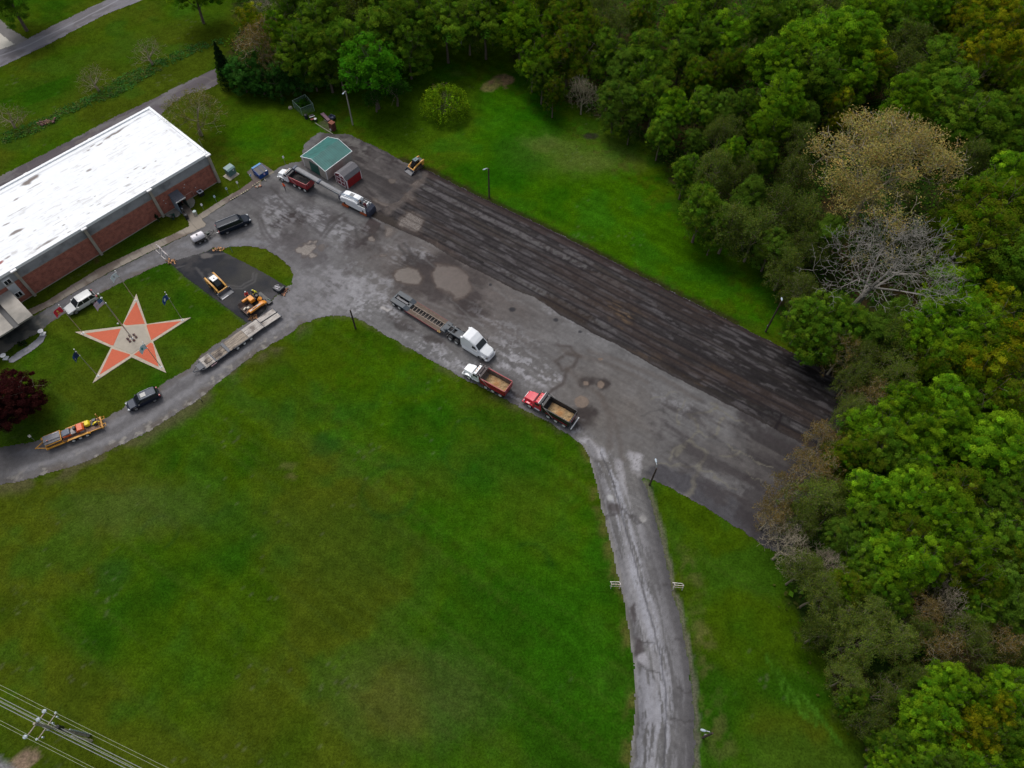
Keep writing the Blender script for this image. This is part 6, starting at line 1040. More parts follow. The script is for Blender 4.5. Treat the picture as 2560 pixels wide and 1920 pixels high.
LM = [((2205, 430), "the golden tan tree"), ((2210, 660), "the bare grey tree"), ((1937, 790), "the lamp by the wood"), ((1240, 205), "the bare dirt patch"), ((2090, 1000), "the milled strip's far end"), ((1900, 1350), "the lot's lower right corner"),
      ((1150, 105), "the white post by the wood"), ((560, 160), "the dark conifer"), ((2560, 200), "the top right corner"), ((2560, 1000), "the right edge's middle"), ((2560, 1920), "the bottom right corner"), ((1765, 1835), "the lamp beside the road"), ((1700, 0), "the top edge's middle"), ((900, 0), "the top edge above the shed"), ((2300, 1350), "the lower wood's centre")]
T = []
def addc(x0, y0, s, L): 
    for x, y, r, k in L: T.append((x0 + x / s, y0 + y / s, r / s, k))
addc(1200, 0, 3.253, [(100, 130, 110, 'G'), (330, 230, 190, 'B'), (430, 60, 120, 'Q'), (600, 50, 110, 'G'), (800, 60, 120, 'Q'), (430, 490, 130, 'B'), (640, 190, 140, 'Q'), (900, 250, 140, 'Q'), (720, 430, 190, 'Q'), (510, 620, 110, 'G'), (600, 750, 95, 'Q'), (1000, 90, 120, 'K'), (1320, 120, 130, 'Q'), (1150, 190, 100, 'K'), (1060, 420, 150, 'G'), (1150, 590, 130, 'D'), (1110, 830, 160, 'D'),
 (840, 740, 110, 'R'), (1350, 420, 150, 'G'), (1400, 610, 170, 'G'), (1420, 800, 150, 'G'), (1570, 920, 150, 'B'), (1480, 1080, 120, 'G'), (1650, 450, 160, 'G'), (1650, 180, 170, 'B'), (1880, 110, 170, 'G'), (1800, 330, 150, 'G'), (2000, 250, 150, 'B'), (1760, 620, 130, 'Q'), (1950, 560, 130, 'Q'), (2100, 520, 110, 'Q'), (1800, 870, 130, 'G'), (1990, 880, 120, 'D'), (2150, 880, 120, 'G'), (1950, 1100, 140, 'K'), (1740, 1180, 100, 'D'), (2050, 1250, 110, 'B'), (1680, 1400, 125, 'G'), (1900, 1390, 180, 'K'), (1780, 1600, 110, 'G'), (2150, 1450, 120, 'K'), (1230, 1000, 90, 'D')])
addc(1880, 0, 3.253, [(100, 150, 170, 'G'), (380, 120, 150, 'G'), (620, 90, 130, 'K'), (560, 350, 230, 'B'), (830, 330, 210, 'B'), (980, 500, 130, 'Y'), (200, 520, 210, 'B'), (500, 620, 200, 'G'), (850, 640, 130, 'B'), (1020, 620, 100, 'Q'), (250, 820, 190, 'B'), (120, 1060, 150, 'B'), (720, 890, 110, 'Y'), (950, 130, 160, 'B'), (1180, 160, 160, 'G'), (1330, 120, 150, 'B'), (1500, 50, 150, 'B'), (1250, 330, 150, 'K'), (1550, 520, 170, 'G'), (1240, 550, 140, 'K'), (1330, 700, 140, 'G'),
 (1250, 850, 180, 'B'), (1600, 770, 190, 'G'), (1850, 660, 150, 'Q'), (1800, 20, 110, 'K'), (1650, 150, 120, 'Y'), (1830, 170, 150, 'Y'), (2010, 80, 170, 'Y'), (2130, 250, 170, 'Y'), (1900, 310, 150, 'Y'), (1740, 340, 140, 'Q'), (1850, 490, 160, 'Y'), (2110, 480, 180, 'Y'), (2080, 690, 150, 'Q'), (1800, 1000, 190, 'G'), (2100, 930, 170, 'G'), (1560, 960, 140, 'G'), (1150, 980, 120, 'B'), (1950, 1180, 130, 'D'), (1780, 1290, 130, 'K'), (2130, 1240, 150, 'G'), (2120, 1450, 180, 'B'), (1850, 1590, 150, 'G'), (60, 1300, 130, 'G'), (350, 1150, 140, 'K'), (430, 960, 110, 'D'), (330, 1420, 150, 'K')])
addc(1640, 480, 2.404, [(280, 110, 135, 'G'), (440, 200, 140, 'K'), (600, 250, 140, 'K'), (360, 230, 90, 'G'), (720, 110, 140, 'K'), (560, 60, 120, 'D'), (880, 180, 130, 'K'), (900, 370, 120, 'K'), (780, 450, 110, 'K'), (860, 610, 105, 'O'), (700, 330, 105, 'D'), (1020, 260, 120, 'D'), (900, 760, 130, 'G'), (1050, 720, 120, 'G'), (990, 880, 130, 'G'), (1160, 800, 120, 'G'), (1120, 970, 115, 'U'), (1270, 870, 120, 'D'), (1230, 1020, 110, 'O'), (1400, 900, 140, 'K'), (1420, 770, 110, 'D'), (1570, 850, 150, 'B'), (1710, 770, 130, 'B'), (1770, 960, 130, 'B'),
 (1900, 780, 150, 'B'), (1960, 940, 120, 'Q'), (2050, 680, 110, 'Y'), (2150, 830, 160, 'Y'), (1860, 380, 160, 'Q'), (1780, 600, 140, 'B'), (1980, 250, 190, 'Q'), (2110, 110, 180, 'Q'), (2130, 400, 180, 'G'), (2150, 580, 120, 'G'), (1860, 120, 160, 'Q'), (1690, 1060, 110, 'G'), (1180, 1110, 100, 'O'), (1400, 1120, 140, 'O'), (1260, 1220, 115, 'U'), (1150, 1330, 100, 'O'), (1010, 1500, 125, 'U'), (1130, 1570, 120, 'Q'), (1300, 1400, 140, 'B'), (1480, 1290, 150, 'B'), (1330, 1560, 140, 'G'), (1520, 1480, 150, 'B'), (1720, 1300, 160, 'B'), (1960, 1140, 180, 'Y'), (1860, 1260, 140, 'B'), (1700, 1460, 150, 'B'), (1560, 1620, 120, 'B'), (2110, 1290, 160, 'Q'), (1860, 1430, 100, 'D'), (2030, 1540, 170, 'B'), (1580, 1060, 120, 'Q'), (1430, 1560, 110, 'K')])
addc(1840, 1100, 3.072, [(1000, 120, 170, 'Q'), (1250, 180, 160, 'G'), (1010, 430, 190, 'B'), (1280, 420, 190, 'B'), (1640, 380, 190, 'Q'), (1530, 560, 200, 'B'), (1000, 620, 160, 'G'), (1250, 720, 180, 'Q'), (800, 740, 140, 'D'), (1110, 860, 170, 'B'), (1350, 900, 200, 'B'), (950, 920, 140, 'G'), (1570, 980, 170, 'Q'), (1750, 790, 190, 'B'), (1200, 1080, 170, 'B'), (1000, 1090, 140, 'G'), (1180, 1240, 140, 'G'), (1850, 1110, 170, 'Q'), (1620, 1230, 160, 'R'), (1900, 1290, 120, 'G'), (2050, 550, 180, 'G'), (2100, 340, 150, 'G'), (1990, 720, 170, 'G'), (2110, 900, 150, 'Q'), (2080, 1080, 160, 'D'), (2110, 1310, 160, 'D'), (1760, 600, 110, 'D'),
 (340, 400, 170, 'U'), (590, 210, 180, 'U'), (560, 450, 180, 'O'), (280, 580, 140, 'U'), (400, 800, 190, 'R'), (500, 640, 150, 'O'), (690, 950, 140, 'R'), (500, 1010, 150, 'O'), (620, 1190, 160, 'O'), (850, 1150, 150, 'Q'), (740, 1370, 160, 'O'), (1000, 1360, 160, 'O'), (900, 1550, 170, 'O'), (1160, 1540, 160, 'O'), (640, 1490, 130, 'K'), (1400, 1330, 140, 'U'), (1520, 1540, 170, 'U'), (1780, 1540, 160, 'O'), (2060, 1540, 150, 'U'), (740, 560, 120, 'K'), (680, 390, 130, 'O'), (1350, 1450, 130, 'K')])
addc(1960, 1470, 3.687, [(580, 840, 150, 'O'), (870, 960, 170, 'O'), (1180, 830, 150, 'K'), (2080, 640, 140, 'K'), (1440, 920, 190, 'B'), (1700, 1010, 170, 'B'), (1910, 1110, 160, 'Y'), (2110, 930, 180, 'B'), (1300, 1230, 210, 'B'), (1700, 1300, 210, 'Y'), (1270, 1440, 170, 'B'), (960, 1450, 160, 'G'), (950, 1620, 150, 'B'), (1720, 1560, 190, 'B'), (1930, 1400, 150, 'G'), (2120, 1370, 150, 'G'), (2160, 1570, 130, 'B'), (780, 1220, 160, 'K'), (1160, 1640, 140, 'G'), (1450, 1600, 150, 'D'), (640, 1040, 120, 'G')])
VT = [(560, 88, 52, 'U'), (607, 82, 42, 'B'), (650, 112, 48, 'G'), (700, 118, 46, 'G'), (745, 92, 46, 'G'), (690, 55, 55, 'G'), (760, 52, 50, 'K'), (815, 78, 52, 'G'), (862, 60, 55, 'G'), (915, 40, 52, 'G'), (962, 48, 50, 'G'), (1012, 52, 40, 'K'), (590, 15, 52, 'R'), (560, 52, 36, 'Y'), (640, 8, 50, 'G'), (700, 5, 50, 'B'), (770, 5, 50, 'Q'), (845, 8, 50, 'G'), (925, -5, 50, 'G'), (1000, 0, 46, 'G'), (1048, 40, 50, 'G'), (1065, -10, 60, 'Q'), (880, 95, 40, 'G'), (600, 128, 34, 'U'), (730, 140, 34, 'K'), (850, 108, 34, 'S')]
for u, v, r, k in VT: T.append((u * 1.15732, v * 1.15732, r * 1.15732, k))
for u, v, r in [(520, 160, 34), (560, 168, 30), (598, 172, 32), (640, 165, 34), (676, 160, 32), (708, 150, 26), (545, 145, 30)]: T.append((u * 1.15732, v * 1.15732, r * 1.15732, 'S'))
rt = random.Random(7)
usedp = {}; ENT = []
def plant(u, v, rpx, k, label, cat, group, hk=1.0, rz=None, proto=None, sink=.60):
    pr = proto or KIND[k][rt.randrange(len(KIND[k]))]; name, me, tm, Ht, R = pr
    d0 = (P(u, v, 8) - Vector((0, 0, H))).length; r = rpx * d0 / FPX * 1.06; 
    hh = Ht * (r / R) ** .55 * hk; zc = hh * sink
    c = P(u, v, zc); rz = rt.uniform(0, 6.28) if rz is None else rz; sx, sz = r / R, hh / Ht
    root = thing(name, label, cat, (c.x, c.y, 0), rz, group); root.scale = (sx, sx, sz)
    for nm, mesh in (("trunk", tm), ("crown", me)):
        if mesh is None: continue
        o = bpy.data.objects.new(nm, mesh); COL.objects.link(o); o.parent = root
    return root
grp = {}
for i, (u, v, r, k) in enumerate(T):
    j = min(range(len(LM)), key=lambda q: math.hypot(LM[q][0][0] - u, LM[q][0][1] - v)); lx, ly = LM[j][0]
    a = int(round(math.degrees(math.atan2(ly - v, u - lx)) / 45)) % 8
    d = ["right of", "upper right of", "above", "upper left of", "left of", "lower left of", "below", "lower right of"][a]
    grp.setdefault((k, j, d), []).append((math.hypot(lx - u, ly - v), i))
lab = {}
for (k, j, d), L in grp.items():
    L.sort()
    for n, (_, i) in enumerate(L):
        o = "" if len(L) == 1 else ", " + ["nearest", "second", "third", "fourth", "fifth", "sixth", "seventh", "eighth", "ninth", "tenth", "eleventh", "twelfth"][min(n, 11)] + " such"
        lab[i] = LOOK[k] + o + " " + d + " " + LM[j][1]
for i, (u, v, r, k) in enumerate(T): plant(u, v, r, k, lab[i], "shrub" if k == 'S' else "tree", "shrubs in front of the north wood" if k == 'S' else "trees of the wood around the lot", hk=1.0 if k != 'S' else 1.1)
plant(2205, 425, 152, 'T', "large golden tan tree with fresh buds standing out of the wood", "tree", None, rz=.4)
plant(2210, 655, 150, 'W', "tall leafless grey tree with pale spreading branches in the wood", "tree", None, rz=2.2, hk=.95)
plant(20, 1000, 76, 'P', "dark purple leaved tree beside the entrance at the left photo edge", "tree", None, hk=.85, sink=.55)
tall = tree_proto("broadleaf_tree", 201, 13, 5, (.045, .16, .006), 120, 80, .30, zlo=.22, lobes=5, flat=1.3, clump_r=.85)
plant(928, 168, 72, 'B', "bright green tree standing alone on the lawn behind the green roofed shed", "tree", None, proto=tall, hk=1.0, rz=1)
sap = tree_proto("young_tree", 203, 6, 2.6, (.035, .11, .010), 40, 45, .28, zlo=.2, lobes=4, flat=1.2)
plant(988, 222, 34, 'B', "thin young green tree just right of the lone bright green tree", "tree", None, proto=sap)
plant(935, 243, 26, 'B', "thin low branched sapling below the lone bright green tree", "tree", None, proto=sap)
olive = sparse_proto("budding_tree", 211, 8, 4.6, (.115, .12, .022), TANBARK, 5, 4, .15, nb=2, twig=.016, blob=.45)
plant(476, 276, 64, 'O', "small olive tree with thin twigs beside the brick building's far corner", "tree", None, proto=olive, rz=.3, sink=.62)
wp = None
def weeping(name, seed, Ht, R, col):
    rng = np.random.default_rng(seed); m = 260; a = rng.random(m) * 2 * pi; ctr = []
    for i in range(m):
        rr = R * rng.uniform(.25, 1.0); zt = Ht * (1 - .35 * (rr / R) ** 2) * rng.uniform(.85, 1.02); L = rng.uniform(.5, 1.9) * Ht * .33
        k = 26; t = rng.random(k); x = np.cos(a[i]) * (rr + .35 * t * L * .4); y = np.sin(a[i]) * (rr + .35 * t * L * .4); z = zt - t * L
        ctr.append(np.stack([x + rng.normal(size=k) * .14, y + rng.normal(size=k) * .14, np.maximum(z, .1)], 1))
    ctr = np.concatenate(ctr); cl = np.repeat(hsvj(col, m, rng, .25, .1), 26, 0)
    me = leaf_mesh(name, ctr, np.tile([0, 0, .6], (len(ctr), 1)), .2 * np.exp(rng.normal(size=len(ctr)) * .25), cl, rng); tm = branch_mesh(name + "t", branches(seed, Ht * .8, R * .7, 3, .14)[0], BARK); return ("weeping_bush", me, tm, Ht, R)
wp = weeping("weeping_crown", 5, 5.0, 3.9, (.14, .25, .008))
plant(1111, 252, 54, 'B', "round yellow green drooping bush alone on the north lawn", "bush", None, proto=wp, sink=.5)
# conifer
def conifer(name, Ht, R, col):
    rng = np.random.default_rng(3); n = 9000; z = rng.random(n) ** .8; rr = R * (1 - z) ** .8 * (.35 + .65 * rng.random(n) ** .4) * (.8 + .2 * np.sin(z * 60)); a = rng.random(n) * 2 * pi
    ctr = np.stack([rr * np.cos(a), rr * np.sin(a), .3 + z * (Ht - .3)], 1); nr = np.stack([np.cos(a), np.sin(a), np.full(n, .4)], 1); cl = hsvj(col, n, rng, .3, .1)
    return ("conifer_tree", leaf_mesh(name, ctr, nr, .3 * np.ones(n), cl, rng, .5), branch_mesh(name + "t", [([Vector((0, 0, -.2)), Vector((0, 0, Ht * .5)), Vector((0, 0, Ht * .96))], [.25, .15, .03], 0)], BARK), Ht, R)
plant(556, 162, 27, 'B', "narrow dark conifer at the end of the back lane", "tree", None, proto=conifer("conifer", 10, 2.7, (.012, .030, .008)), sink=.5, hk=1.0)
plant(0, -36, 55, 'B', "green tree leaning in at the top left photo corner beside the road", "tree", None, proto=KIND['G'][0])
plant(470, -48, 52, 'B', "green tree at the top photo edge right of the public road", "tree", None, proto=KIND['B'][1])
br = sparse_proto("brush", 221, 4.5, 3.2, (.12, .11, .03), TANBARK, 4, 1, .12, nb=2, twig=.010, blob=.3, tf=.12)
for (u, v, r, l) in [(236, 205, 40, "thin brown brush growing by the ditch above the white roof"), (372, 138, 42, "thin brown brush growing by the ditch near the conifer"), (22, 298, 40, "thin brown brush growing by the ditch at the left photo edge")]: plant(u, v, r, 'O', l, "brush", "dry brush along the ditch", proto=br, sink=.4)
# undergrowth of the wood and the ditch
def scatter(name, pts, zmax, size, cols, seed, label, n, clump=1.0, per=20):
    rng = np.random.default_rng(seed); q = Pxy(pts); xs = [a[0] for a in q]; ys = [a[1] for a in q]; C = []
    while sum(len(c) for c in C) < n:
        X = rng.uniform(max(min(xs), -150), min(max(xs), 150), 6000); Y = rng.uniform(max(min(ys), -15), min(max(ys), 190), 6000); i = pip(q, X, Y); C.append(np.stack([X[i], Y[i]], 1))
    C = np.concatenate(C)[:n]; z = rng.random(n) ** 1.5 * zmax; h = np.repeat(z, per) * rng.random(n * per); ctr = np.stack([np.repeat(C[:, 0], per) + rng.normal(size=n * per) * clump * .5, np.repeat(C[:, 1], per) + rng.normal(size=n * per) * clump * .5, h + .08], 1)
    cc = np.array(cols)[rng.integers(0, len(cols), n)] * np.exp(rng.normal(size=(n, 1)) * .25)
    me = leaf_mesh(name, ctr, np.tile([0, 0, 1.], (len(ctr), 1)), size * np.exp(rng.normal(size=len(ctr)) * .3), np.repeat(cc, per, 0), rng); o = bpy.data.objects.new(name, me); COL.objects.link(o); return tag(o, label, "undergrowth", kind='stuff')
scatter("undergrowth", FOREST, 3.2, .42, [(.035, .105, .008), (.055, .125, .008), (.065, .075, .016), (.03, .085, .008)], 5, "dense dark green undergrowth covering the floor of the wood", 9500, 2.0, 14)
dit = [(0, 365), (55, 345), (110, 322), (160, 290), (230, 262), (300, 238), (360, 200), (420, 165), (480, 135), (558, 108), (556, 98), (480, 112), (420, 140), (380, 158), (330, 178), (280, 205), (230, 240), (170, 262), (110, 295), (50, 318), (0, 335)]
o = scatter("ditch_grass", dit, .28, .22, [(.05, .16, .03), (.06, .17, .025), (.11, .14, .04), (.045, .14, .03)], 6, "tall bluish green grass filling the ditch above the white roof", 700, .6, 10); o['category'] = "grass"
# ================================================================ POSTS, FLAGS, PEOPLE, SMALL THINGS
WOODP = mat("pole_wood", (.045, .028, .022), .85, var=.3, stretch=(6, 6, .5)); GALV = mat("galvanised", (.42, .45, .48), .4, .5, var=.1); WGREY = mat("weathered_pole", (.27, .25, .22), .85, var=.3, stretch=(6, 6, .5))
def lamp(base, top_z, head, label, wood, head_z=None):
    b = P(*base); t = thing("street_lamp", label, "street lamp", b, 0, "lamps around the lot"); MB().tube([(0, 0, -.1), (0, 0, top_z)], [.15, .11], 8).build("pole", wood, t)
    h = P(*head, head_z or top_z + .15) - b; h = Vector((h.x, h.y, h.z)); L = Vector((h.x, h.y, 0)); 
    if L.length > 2.6: h.x, h.y = h.x / L.length * 2.6, h.y / L.length * 2.6
    d = Vector((h.x, h.y, 0)).normalized(); MB().tube([(0, 0, top_z - .6), (h.x * .4, h.y * .4, h.z + .05), (h.x * .8, h.y * .8, h.z)], .045, 5).build("arm", GALV, t)
    m = MB(); a = math.atan2(d.y, d.x); c = Vector((h.x, h.y, h.z)); s = MB()
    secs = []
    for q, w_, hh in ((-.3, .05, .05), (-.12, .13, .09), (.16, .15, .1), (.34, .06, .06)): n = Vector((-d.y, d.x, 0)); p = c + d * q; secs.append([tuple(p + n * w_ * cos(k * pi / 4) + Vector((0, 0, hh * .8 * sin(k * pi / 4)))) for k in range(8)])
    s.loft(secs); s.build("lamp_head", mat("lamp_pale", (.40, .47, .53), .4), t, smooth=True); MB().box((0, .17, 1.3), (.22, .12, .3)).build("meter_box", GREY, t); return t
lamp((882, 312), 7.3, (858.5, 233), "wooden lamp post on the lawn behind the green roofed shed", WGREY)
lamp((1223, 494.5), 6.6, (1211.5, 423), "slim lamp post by the upper edge of the milled strip", WOODP)
lamp((1914, 829), 7.5, (1954.5, 748), "lamp post at the edge of the wood by the milled strip", WOODP, 7.7)
lamp((1624, 1212), 5.3, (1640, 1152), "dark wooden lamp post at the junction of lot and road", WOODP, 5.6)
lamp((1757, 1844), 4.4, (1759, 1826), "lamp post on the grass right of the road near the bottom", WOODP, 4.8)
b = P(889, 821); t = thing("wooden_pole", "bare dark wooden pole at the grass tip left of the lowboy trailer", "pole", b); MB().tube([(0, 0, -.1), (0, 0, 4.6)], [.15, .12], 8).build("post", WOODP, t); MB().box((0, .15, 1.4), (.16, .1, .2)).build("box", GREY, t)
# flagpoles
def flagcloth(name, par, z, L, Hf, mats, dirn, painter, droop=.8, seed=1):
    "hanging wavy cloth, thick 1.5 cm, coloured face by face"
    nx, nz = 22, 14; V = []; rn = random.Random(seed); ph = rn.uniform(0, 6)
    for i in range(nx + 1):
        f = i / nx
        for j in range(nz + 1):
            g = j / nz; out = L * (f - .25 * droop * f * f); wv = .16 * sin(f * 7 + ph + g) * f; V.append((cos(dirn) * out - sin(dirn) * wv, sin(dirn) * out + cos(dirn) * wv, z - Hf * g - droop * L * .75 * f ** 1.3))
    F = []; MI = []
    for i in range(nx):
        for j in range(nz): F.append((i * (nz + 1) + j, i * (nz + 1) + j + 1, (i + 1) * (nz + 1) + j + 1, (i + 1) * (nz + 1) + j)); MI.append(painter((i + .5) / nx, (j + .5) / nz))
    me = bpy.data.meshes.new(name); me.from_pydata(V, [], F); 
    for q in mats: me.materials.append(q)
    me.polygons.foreach_set('material_index', MI); me.update(); o = bpy.data.objects.new(name, me); COL.objects.link(o); o.parent = par; s = o.modifiers.new("thick", 'SOLIDIFY'); s.thickness = .015; return o
FW, FR, FB, FY, FS = mat("flag_white", (.62, .72, .78), .8, var=.02), mat("flag_red", (.62, .02, .05), .8, var=.03), mat("flag_blue", (.012, .06, .24), .8, var=.03), mat("flag_yellow", (.75, .55, .12), .8, var=.03), mat("flag_navy", (.01, .03, .10), .8, var=.03)
FP_, FT = mat("flag_pink_stripe", (.62, .30, .42), .8, var=.02), mat("flag_teal", (.03, .28, .30), .8, var=.03)
def disc(c, r, bg, fg, extra=None):
    def f(u, v):
        if math.hypot((u - c[0]) * 1.5, v - c[1]) < r: return fg
        if extra and extra(u, v): return fg
        return bg
    return f
def flagpole(base, hh, label, cloth_label, ftop, mats, painter, L, Hf, dirn, seed, ball=.09, rad=.055, droop=.8):
    b = P(*base); t = thing("flagpole", label, "flagpole", (b.x, b.y, .085), 0, "flagpoles of the star plaza"); MB().tube([(0, 0, 0), (0, 0, hh * .5), (0, 0, hh)], [rad, rad * .85, rad * .6], 8).build("pole", mat("pole_silver", (.50, .50, .50), .35, .6, var=.05), t); MB().ball((0, 0, hh + ball), ball).build("finial", WHITE, t); MB().tube([(0, 0, 0), (0, 0, .12)], [.22, .12], 10).build("base_collar", WHITE, t)
    f = thing("flag", cloth_label, "flag", (b.x, b.y, .085), 0, "flags at the star plaza"); flagcloth("cloth", f, ftop, L, Hf, mats, dirn, painter, droop, seed)
    for z in (ftop - .05, ftop - Hf + .05): MB().tube([(0, 0, z - .03), (0, 0, z + .03)], rad * 1.5, 6).build("clip", GALV, f)
q3 = lambda x, y: (x / 4.608, 680 + y / 4.608)
D = radians(200)
flagpole(q3(1563, 327), 6.9, "thin silver flagpole at the star's top point", "white flag with a small pale emblem above the star's top point", 6.7, [FW, GREY], disc((.5, .5), .16, 0, 1), 1.5, 1.05, D, 1)
flagpole(q3(958, 708), 6.9, "thin silver flagpole at the star's left point", "red flag with a yellow emblem and scroll at the star's left point", 6.6, [FR, FY], disc((.52, .42), .2, 0, 1, lambda u, v: .3 < u < .75 and .78 < v < .9), 1.7, 1.1, D, 2, droop=.7)
flagpole(q3(2105, 556), 6.7, "thin silver flagpole at the star's right point", "blue flag with a white round emblem at the star's right point", 6.3, [FB, FW], disc((.5, .55), .24, 0, 1), 1.5, 1.05, D, 3, droop=1.1)
flagpole(q3(1858, 1097), 6.3, "thin silver flagpole at the star's lower right point", "white flag with a teal emblem over the star's lower right point", 6.0, [FW, FT], disc((.5, .5), .22, 0, 1), 1.5, 1.1, D, 4, droop=1.0)
flagpole(q3(1130, 1200), 6.8, "thin silver flagpole at the star's lower left point", "dark blue flag hanging at the star's lower left point", 6.4, [FS, FB, FY], lambda u, v: 2 if math.hypot((u - .6) * 1.5, v - .7) < .12 else (1 if u > .5 else 0), 1.6, 1.1, D, 5, droop=1.2)
flagpole(q3(1525, 768), 10.6, "tall thick grey flagpole at the centre of the star", "national flag with a blue starred canton and red and white stripes", 9.9, [FP_, FW, FB, FW], lambda u, v: (3 if (int(u * 22) % 3 == 1 and int(v * 14) % 3 == 1) else 2) if (u < .42 and v < .54) else int(v * 13) % 2, 2.0, 1.3, D, 6, ball=.13, rad=.10)
for k in range(6):
    a = k * pi / 3 + .3; o = thing("flower_pot", "round red brown pot around the tall flagpole", "pot", (pc[0] + C0.x + .62 * cos(a), pc[1] + C0.y + .62 * sin(a), .115), 0, "ring of pots at the star's centre"); MB().tube([(0, 0, 0), (0, 0, .2)], [.15, .2], 8).build("pot", mat("pot_red", (.14, .035, .03), .6), o); MB().ball((0, 0, .2), (.15, .15, .07)).build("soil", BLK, o)
o = thing("ground_spotlight", "small white light on the lawn by the star's upper left notch", "light", P(*q3(1362, 607))); MB().tube([(0, 0, 0), (0, 0, .25)], .04, 6).build("stem", GREY, o); MB().tube([(-.05, 0, .25), (.12, 0, .36)], [.08, .13], 8).build("head", WHITE, o)
b = P(*(26, 822)); o = thing("white_pole", "slim white pole standing in front of the entrance canopy", "pole", b); MB().tube([(0, 0, 0), (0, 0, 5.2)], .04, 6).build("post", WHITE, o); MB().box((0, 0, .2), (.3, .3, .4)).build("base", WHITE, o, bevel=.03)
# people
def person(label, loc, rz, shirt, pants, head, arms, hat=None, legs=((.09, .04), (-.09, -.06)), lean=0.0):
    o = thing("person", label, "person", loc, rz); V = []; E = []; Rd = []
    def v(p, r, par=None): V.append(p); Rd.append(r); i = len(V) - 1; (E.append((par, i)) if par is not None else None); return i
    L = lambda z: lean * max(0, z - .95)
    pel = v((0, 0, .95), .13); ch = v((L(1.2), 0, 1.2), .145, pel); ch2 = v((L(1.4), 0, 1.4), .15, ch); nk = v((L(1.52), 0, 1.52), .06, ch2); hd = v((L(1.62) + .02, 0, 1.62), .09, nk); hd2 = v((L(1.72) + .015, 0, 1.72), .095, hd); nose = v((L(1.65) + .12, 0, 1.655), .022, hd)
    for s, (lx, fx) in zip((1, -1), ((legs[0][0], legs[0][1]), (legs[1][0], legs[1][1]))):
        h = v((0, s * .1, .90), .10, pel); kn = v((lx * .6 + .03, s * .11, .5), .065, h); an = v((lx, s * .12, .09), .045, kn); v((lx + .17, s * .13, .04), .035, an)
        sh = v((L(1.42), s * .2, 1.42), .065, ch2); el = v(tuple(Vector((L(1.42), s * .2, 1.42)) + Vector(arms[0 if s > 0 else 1][0])), .042, sh); wr_ = Vector(V[el]) + Vector(arms[0 if s > 0 else 1][1]); wr = v(tuple(wr_), .03, el); dd = (wr_ - Vector(V[el])).normalized(); pal = v(tuple(wr_ + dd * .07), .032, wr); sd_ = Vector((0, 0, 1)).cross(dd); sd_ = sd_.normalized() if sd_.length > .1 else Vector((1, 0, 0))
        for k, fl in enumerate((.075, .088, .082, .064)): c1 = wr_ + dd * .10 + sd_ * (k - 1.5) * .021; i1 = v(tuple(c1), .010, pal); i2 = v(tuple(c1 + dd * fl * .55 + Vector((0, 0, -.006))), .009, i1); v(tuple(c1 + dd * fl + Vector((0, 0, -.022))), .008, i2)
        c1 = wr_ + dd * .04 + sd_ * .045; i1 = v(tuple(c1), .011, wr); v(tuple(c1 + dd * .045 + sd_ * .02), .010, i1)
    me = bpy.data.meshes.new("body"); me.from_pydata(V, E, []); 
    for q in (mat("skin", (.45, .24, .16), .6, var=.05), shirt, pants, mat("boots", (.05, .035, .025), .7)): me.materials.append(q)
    ob_ = bpy.data.objects.new("body", me); COL.objects.link(ob_); ob_.modifiers.new("skin", 'SKIN'); 
    for i, r in enumerate(Rd): me.skin_vertices[0].data[i].radius = (r, r)
    me.skin_vertices[0].data[0].use_root = True
    dg = bpy.context.evaluated_depsgraph_get(); dg.update(); nm = bpy.data.meshes.new_from_object(ob_.evaluated_get(dg)); bpy.data.objects.remove(ob_)
    nm.name = "body"; nm.materials.clear()
    for q in (mat("skin", (0, 0, 0)), shirt, pants, mat("boots", (0, 0, 0))): nm.materials.append(q)
    for p in nm.polygons:
        c = p.center; r = math.hypot(c.x - L(c.z), c.y)
        p.material_index = 3 if c.z < .12 else 2 if c.z < .93 and r < .3 else 0 if (c.z > 1.5 and r < .2) else 1
        if r > .2 and c.z < 2 and p.area < .0012: p.material_index = 0
        p.use_smooth = True
    bo = bpy.data.objects.new("body", nm); COL.objects.link(bo); bo.parent = o; bo.modifiers.new("sub", 'SUBSURF').render_levels = 1; x = L(1.68) + .015
    MB().ball((x + .075, .03, 1.69), .012).build("eye", BLK, o); MB().ball((x + .075, -.03, 1.69), .012).build("eye", BLK, o); MB().box((x + .085, 0, 1.60), (.02, .05, .012)).build("mouth", mat("lips", (.3, .09, .08)), o)
    for s in (-1, 1): MB().ball((x, s * .095, 1.66), (.02, .012, .032)).build("ear", mat("skin", (0, 0, 0)), o)
    if hat:
        m = MB(); m.ball((x, 0, 1.77), (.135, .12, .10), 12, 8); m.loft([[(x + .03 + r * cos(k * pi / 6), r * .85 * sin(k * pi / 6), 1.76) for k in range(12)] for r in (.10, .175)]); m.build("hard_hat", hat, o, smooth=True)
    else: MB().ball((x - .015, 0, 1.74), (.105, .10, .085), 10, 6).build("hair", mat("hair", (.03, .02, .015), .8), o)
    return o
HV = mat("hi_vis_orange", (.95, .10, .02), .7, var=.05); HVY = mat("hi_vis_yellow", (.85, .80, .05), .7, var=.05); NAVY = mat("navy_cloth", (.03, .035, .07), .8, var=.1); RSH = mat("red_shirt", (.62, .05, .04), .8, var=.08); DSH = mat("dark_shirt", (.03, .04, .05), .8)
A0 = (((.02, .07, -.27), (.10, .02, -.22)), ((.02, -.07, -.27), (.10, -.02, -.22)))
AW = (((.16, .06, -.20), (.22, -.02, .02)), ((.16, -.06, -.20), (.22, .02, .02)))
person("worker in an orange shirt and dark trousers standing beside the truck being loaded", P(640 + 450 / 6.144, 300 + 1075 / 6.144), radians(60), HV, NAVY, None, A0, None)
g58 = lambda x, y: (580 + x / 13.825, 680 + y / 13.825)
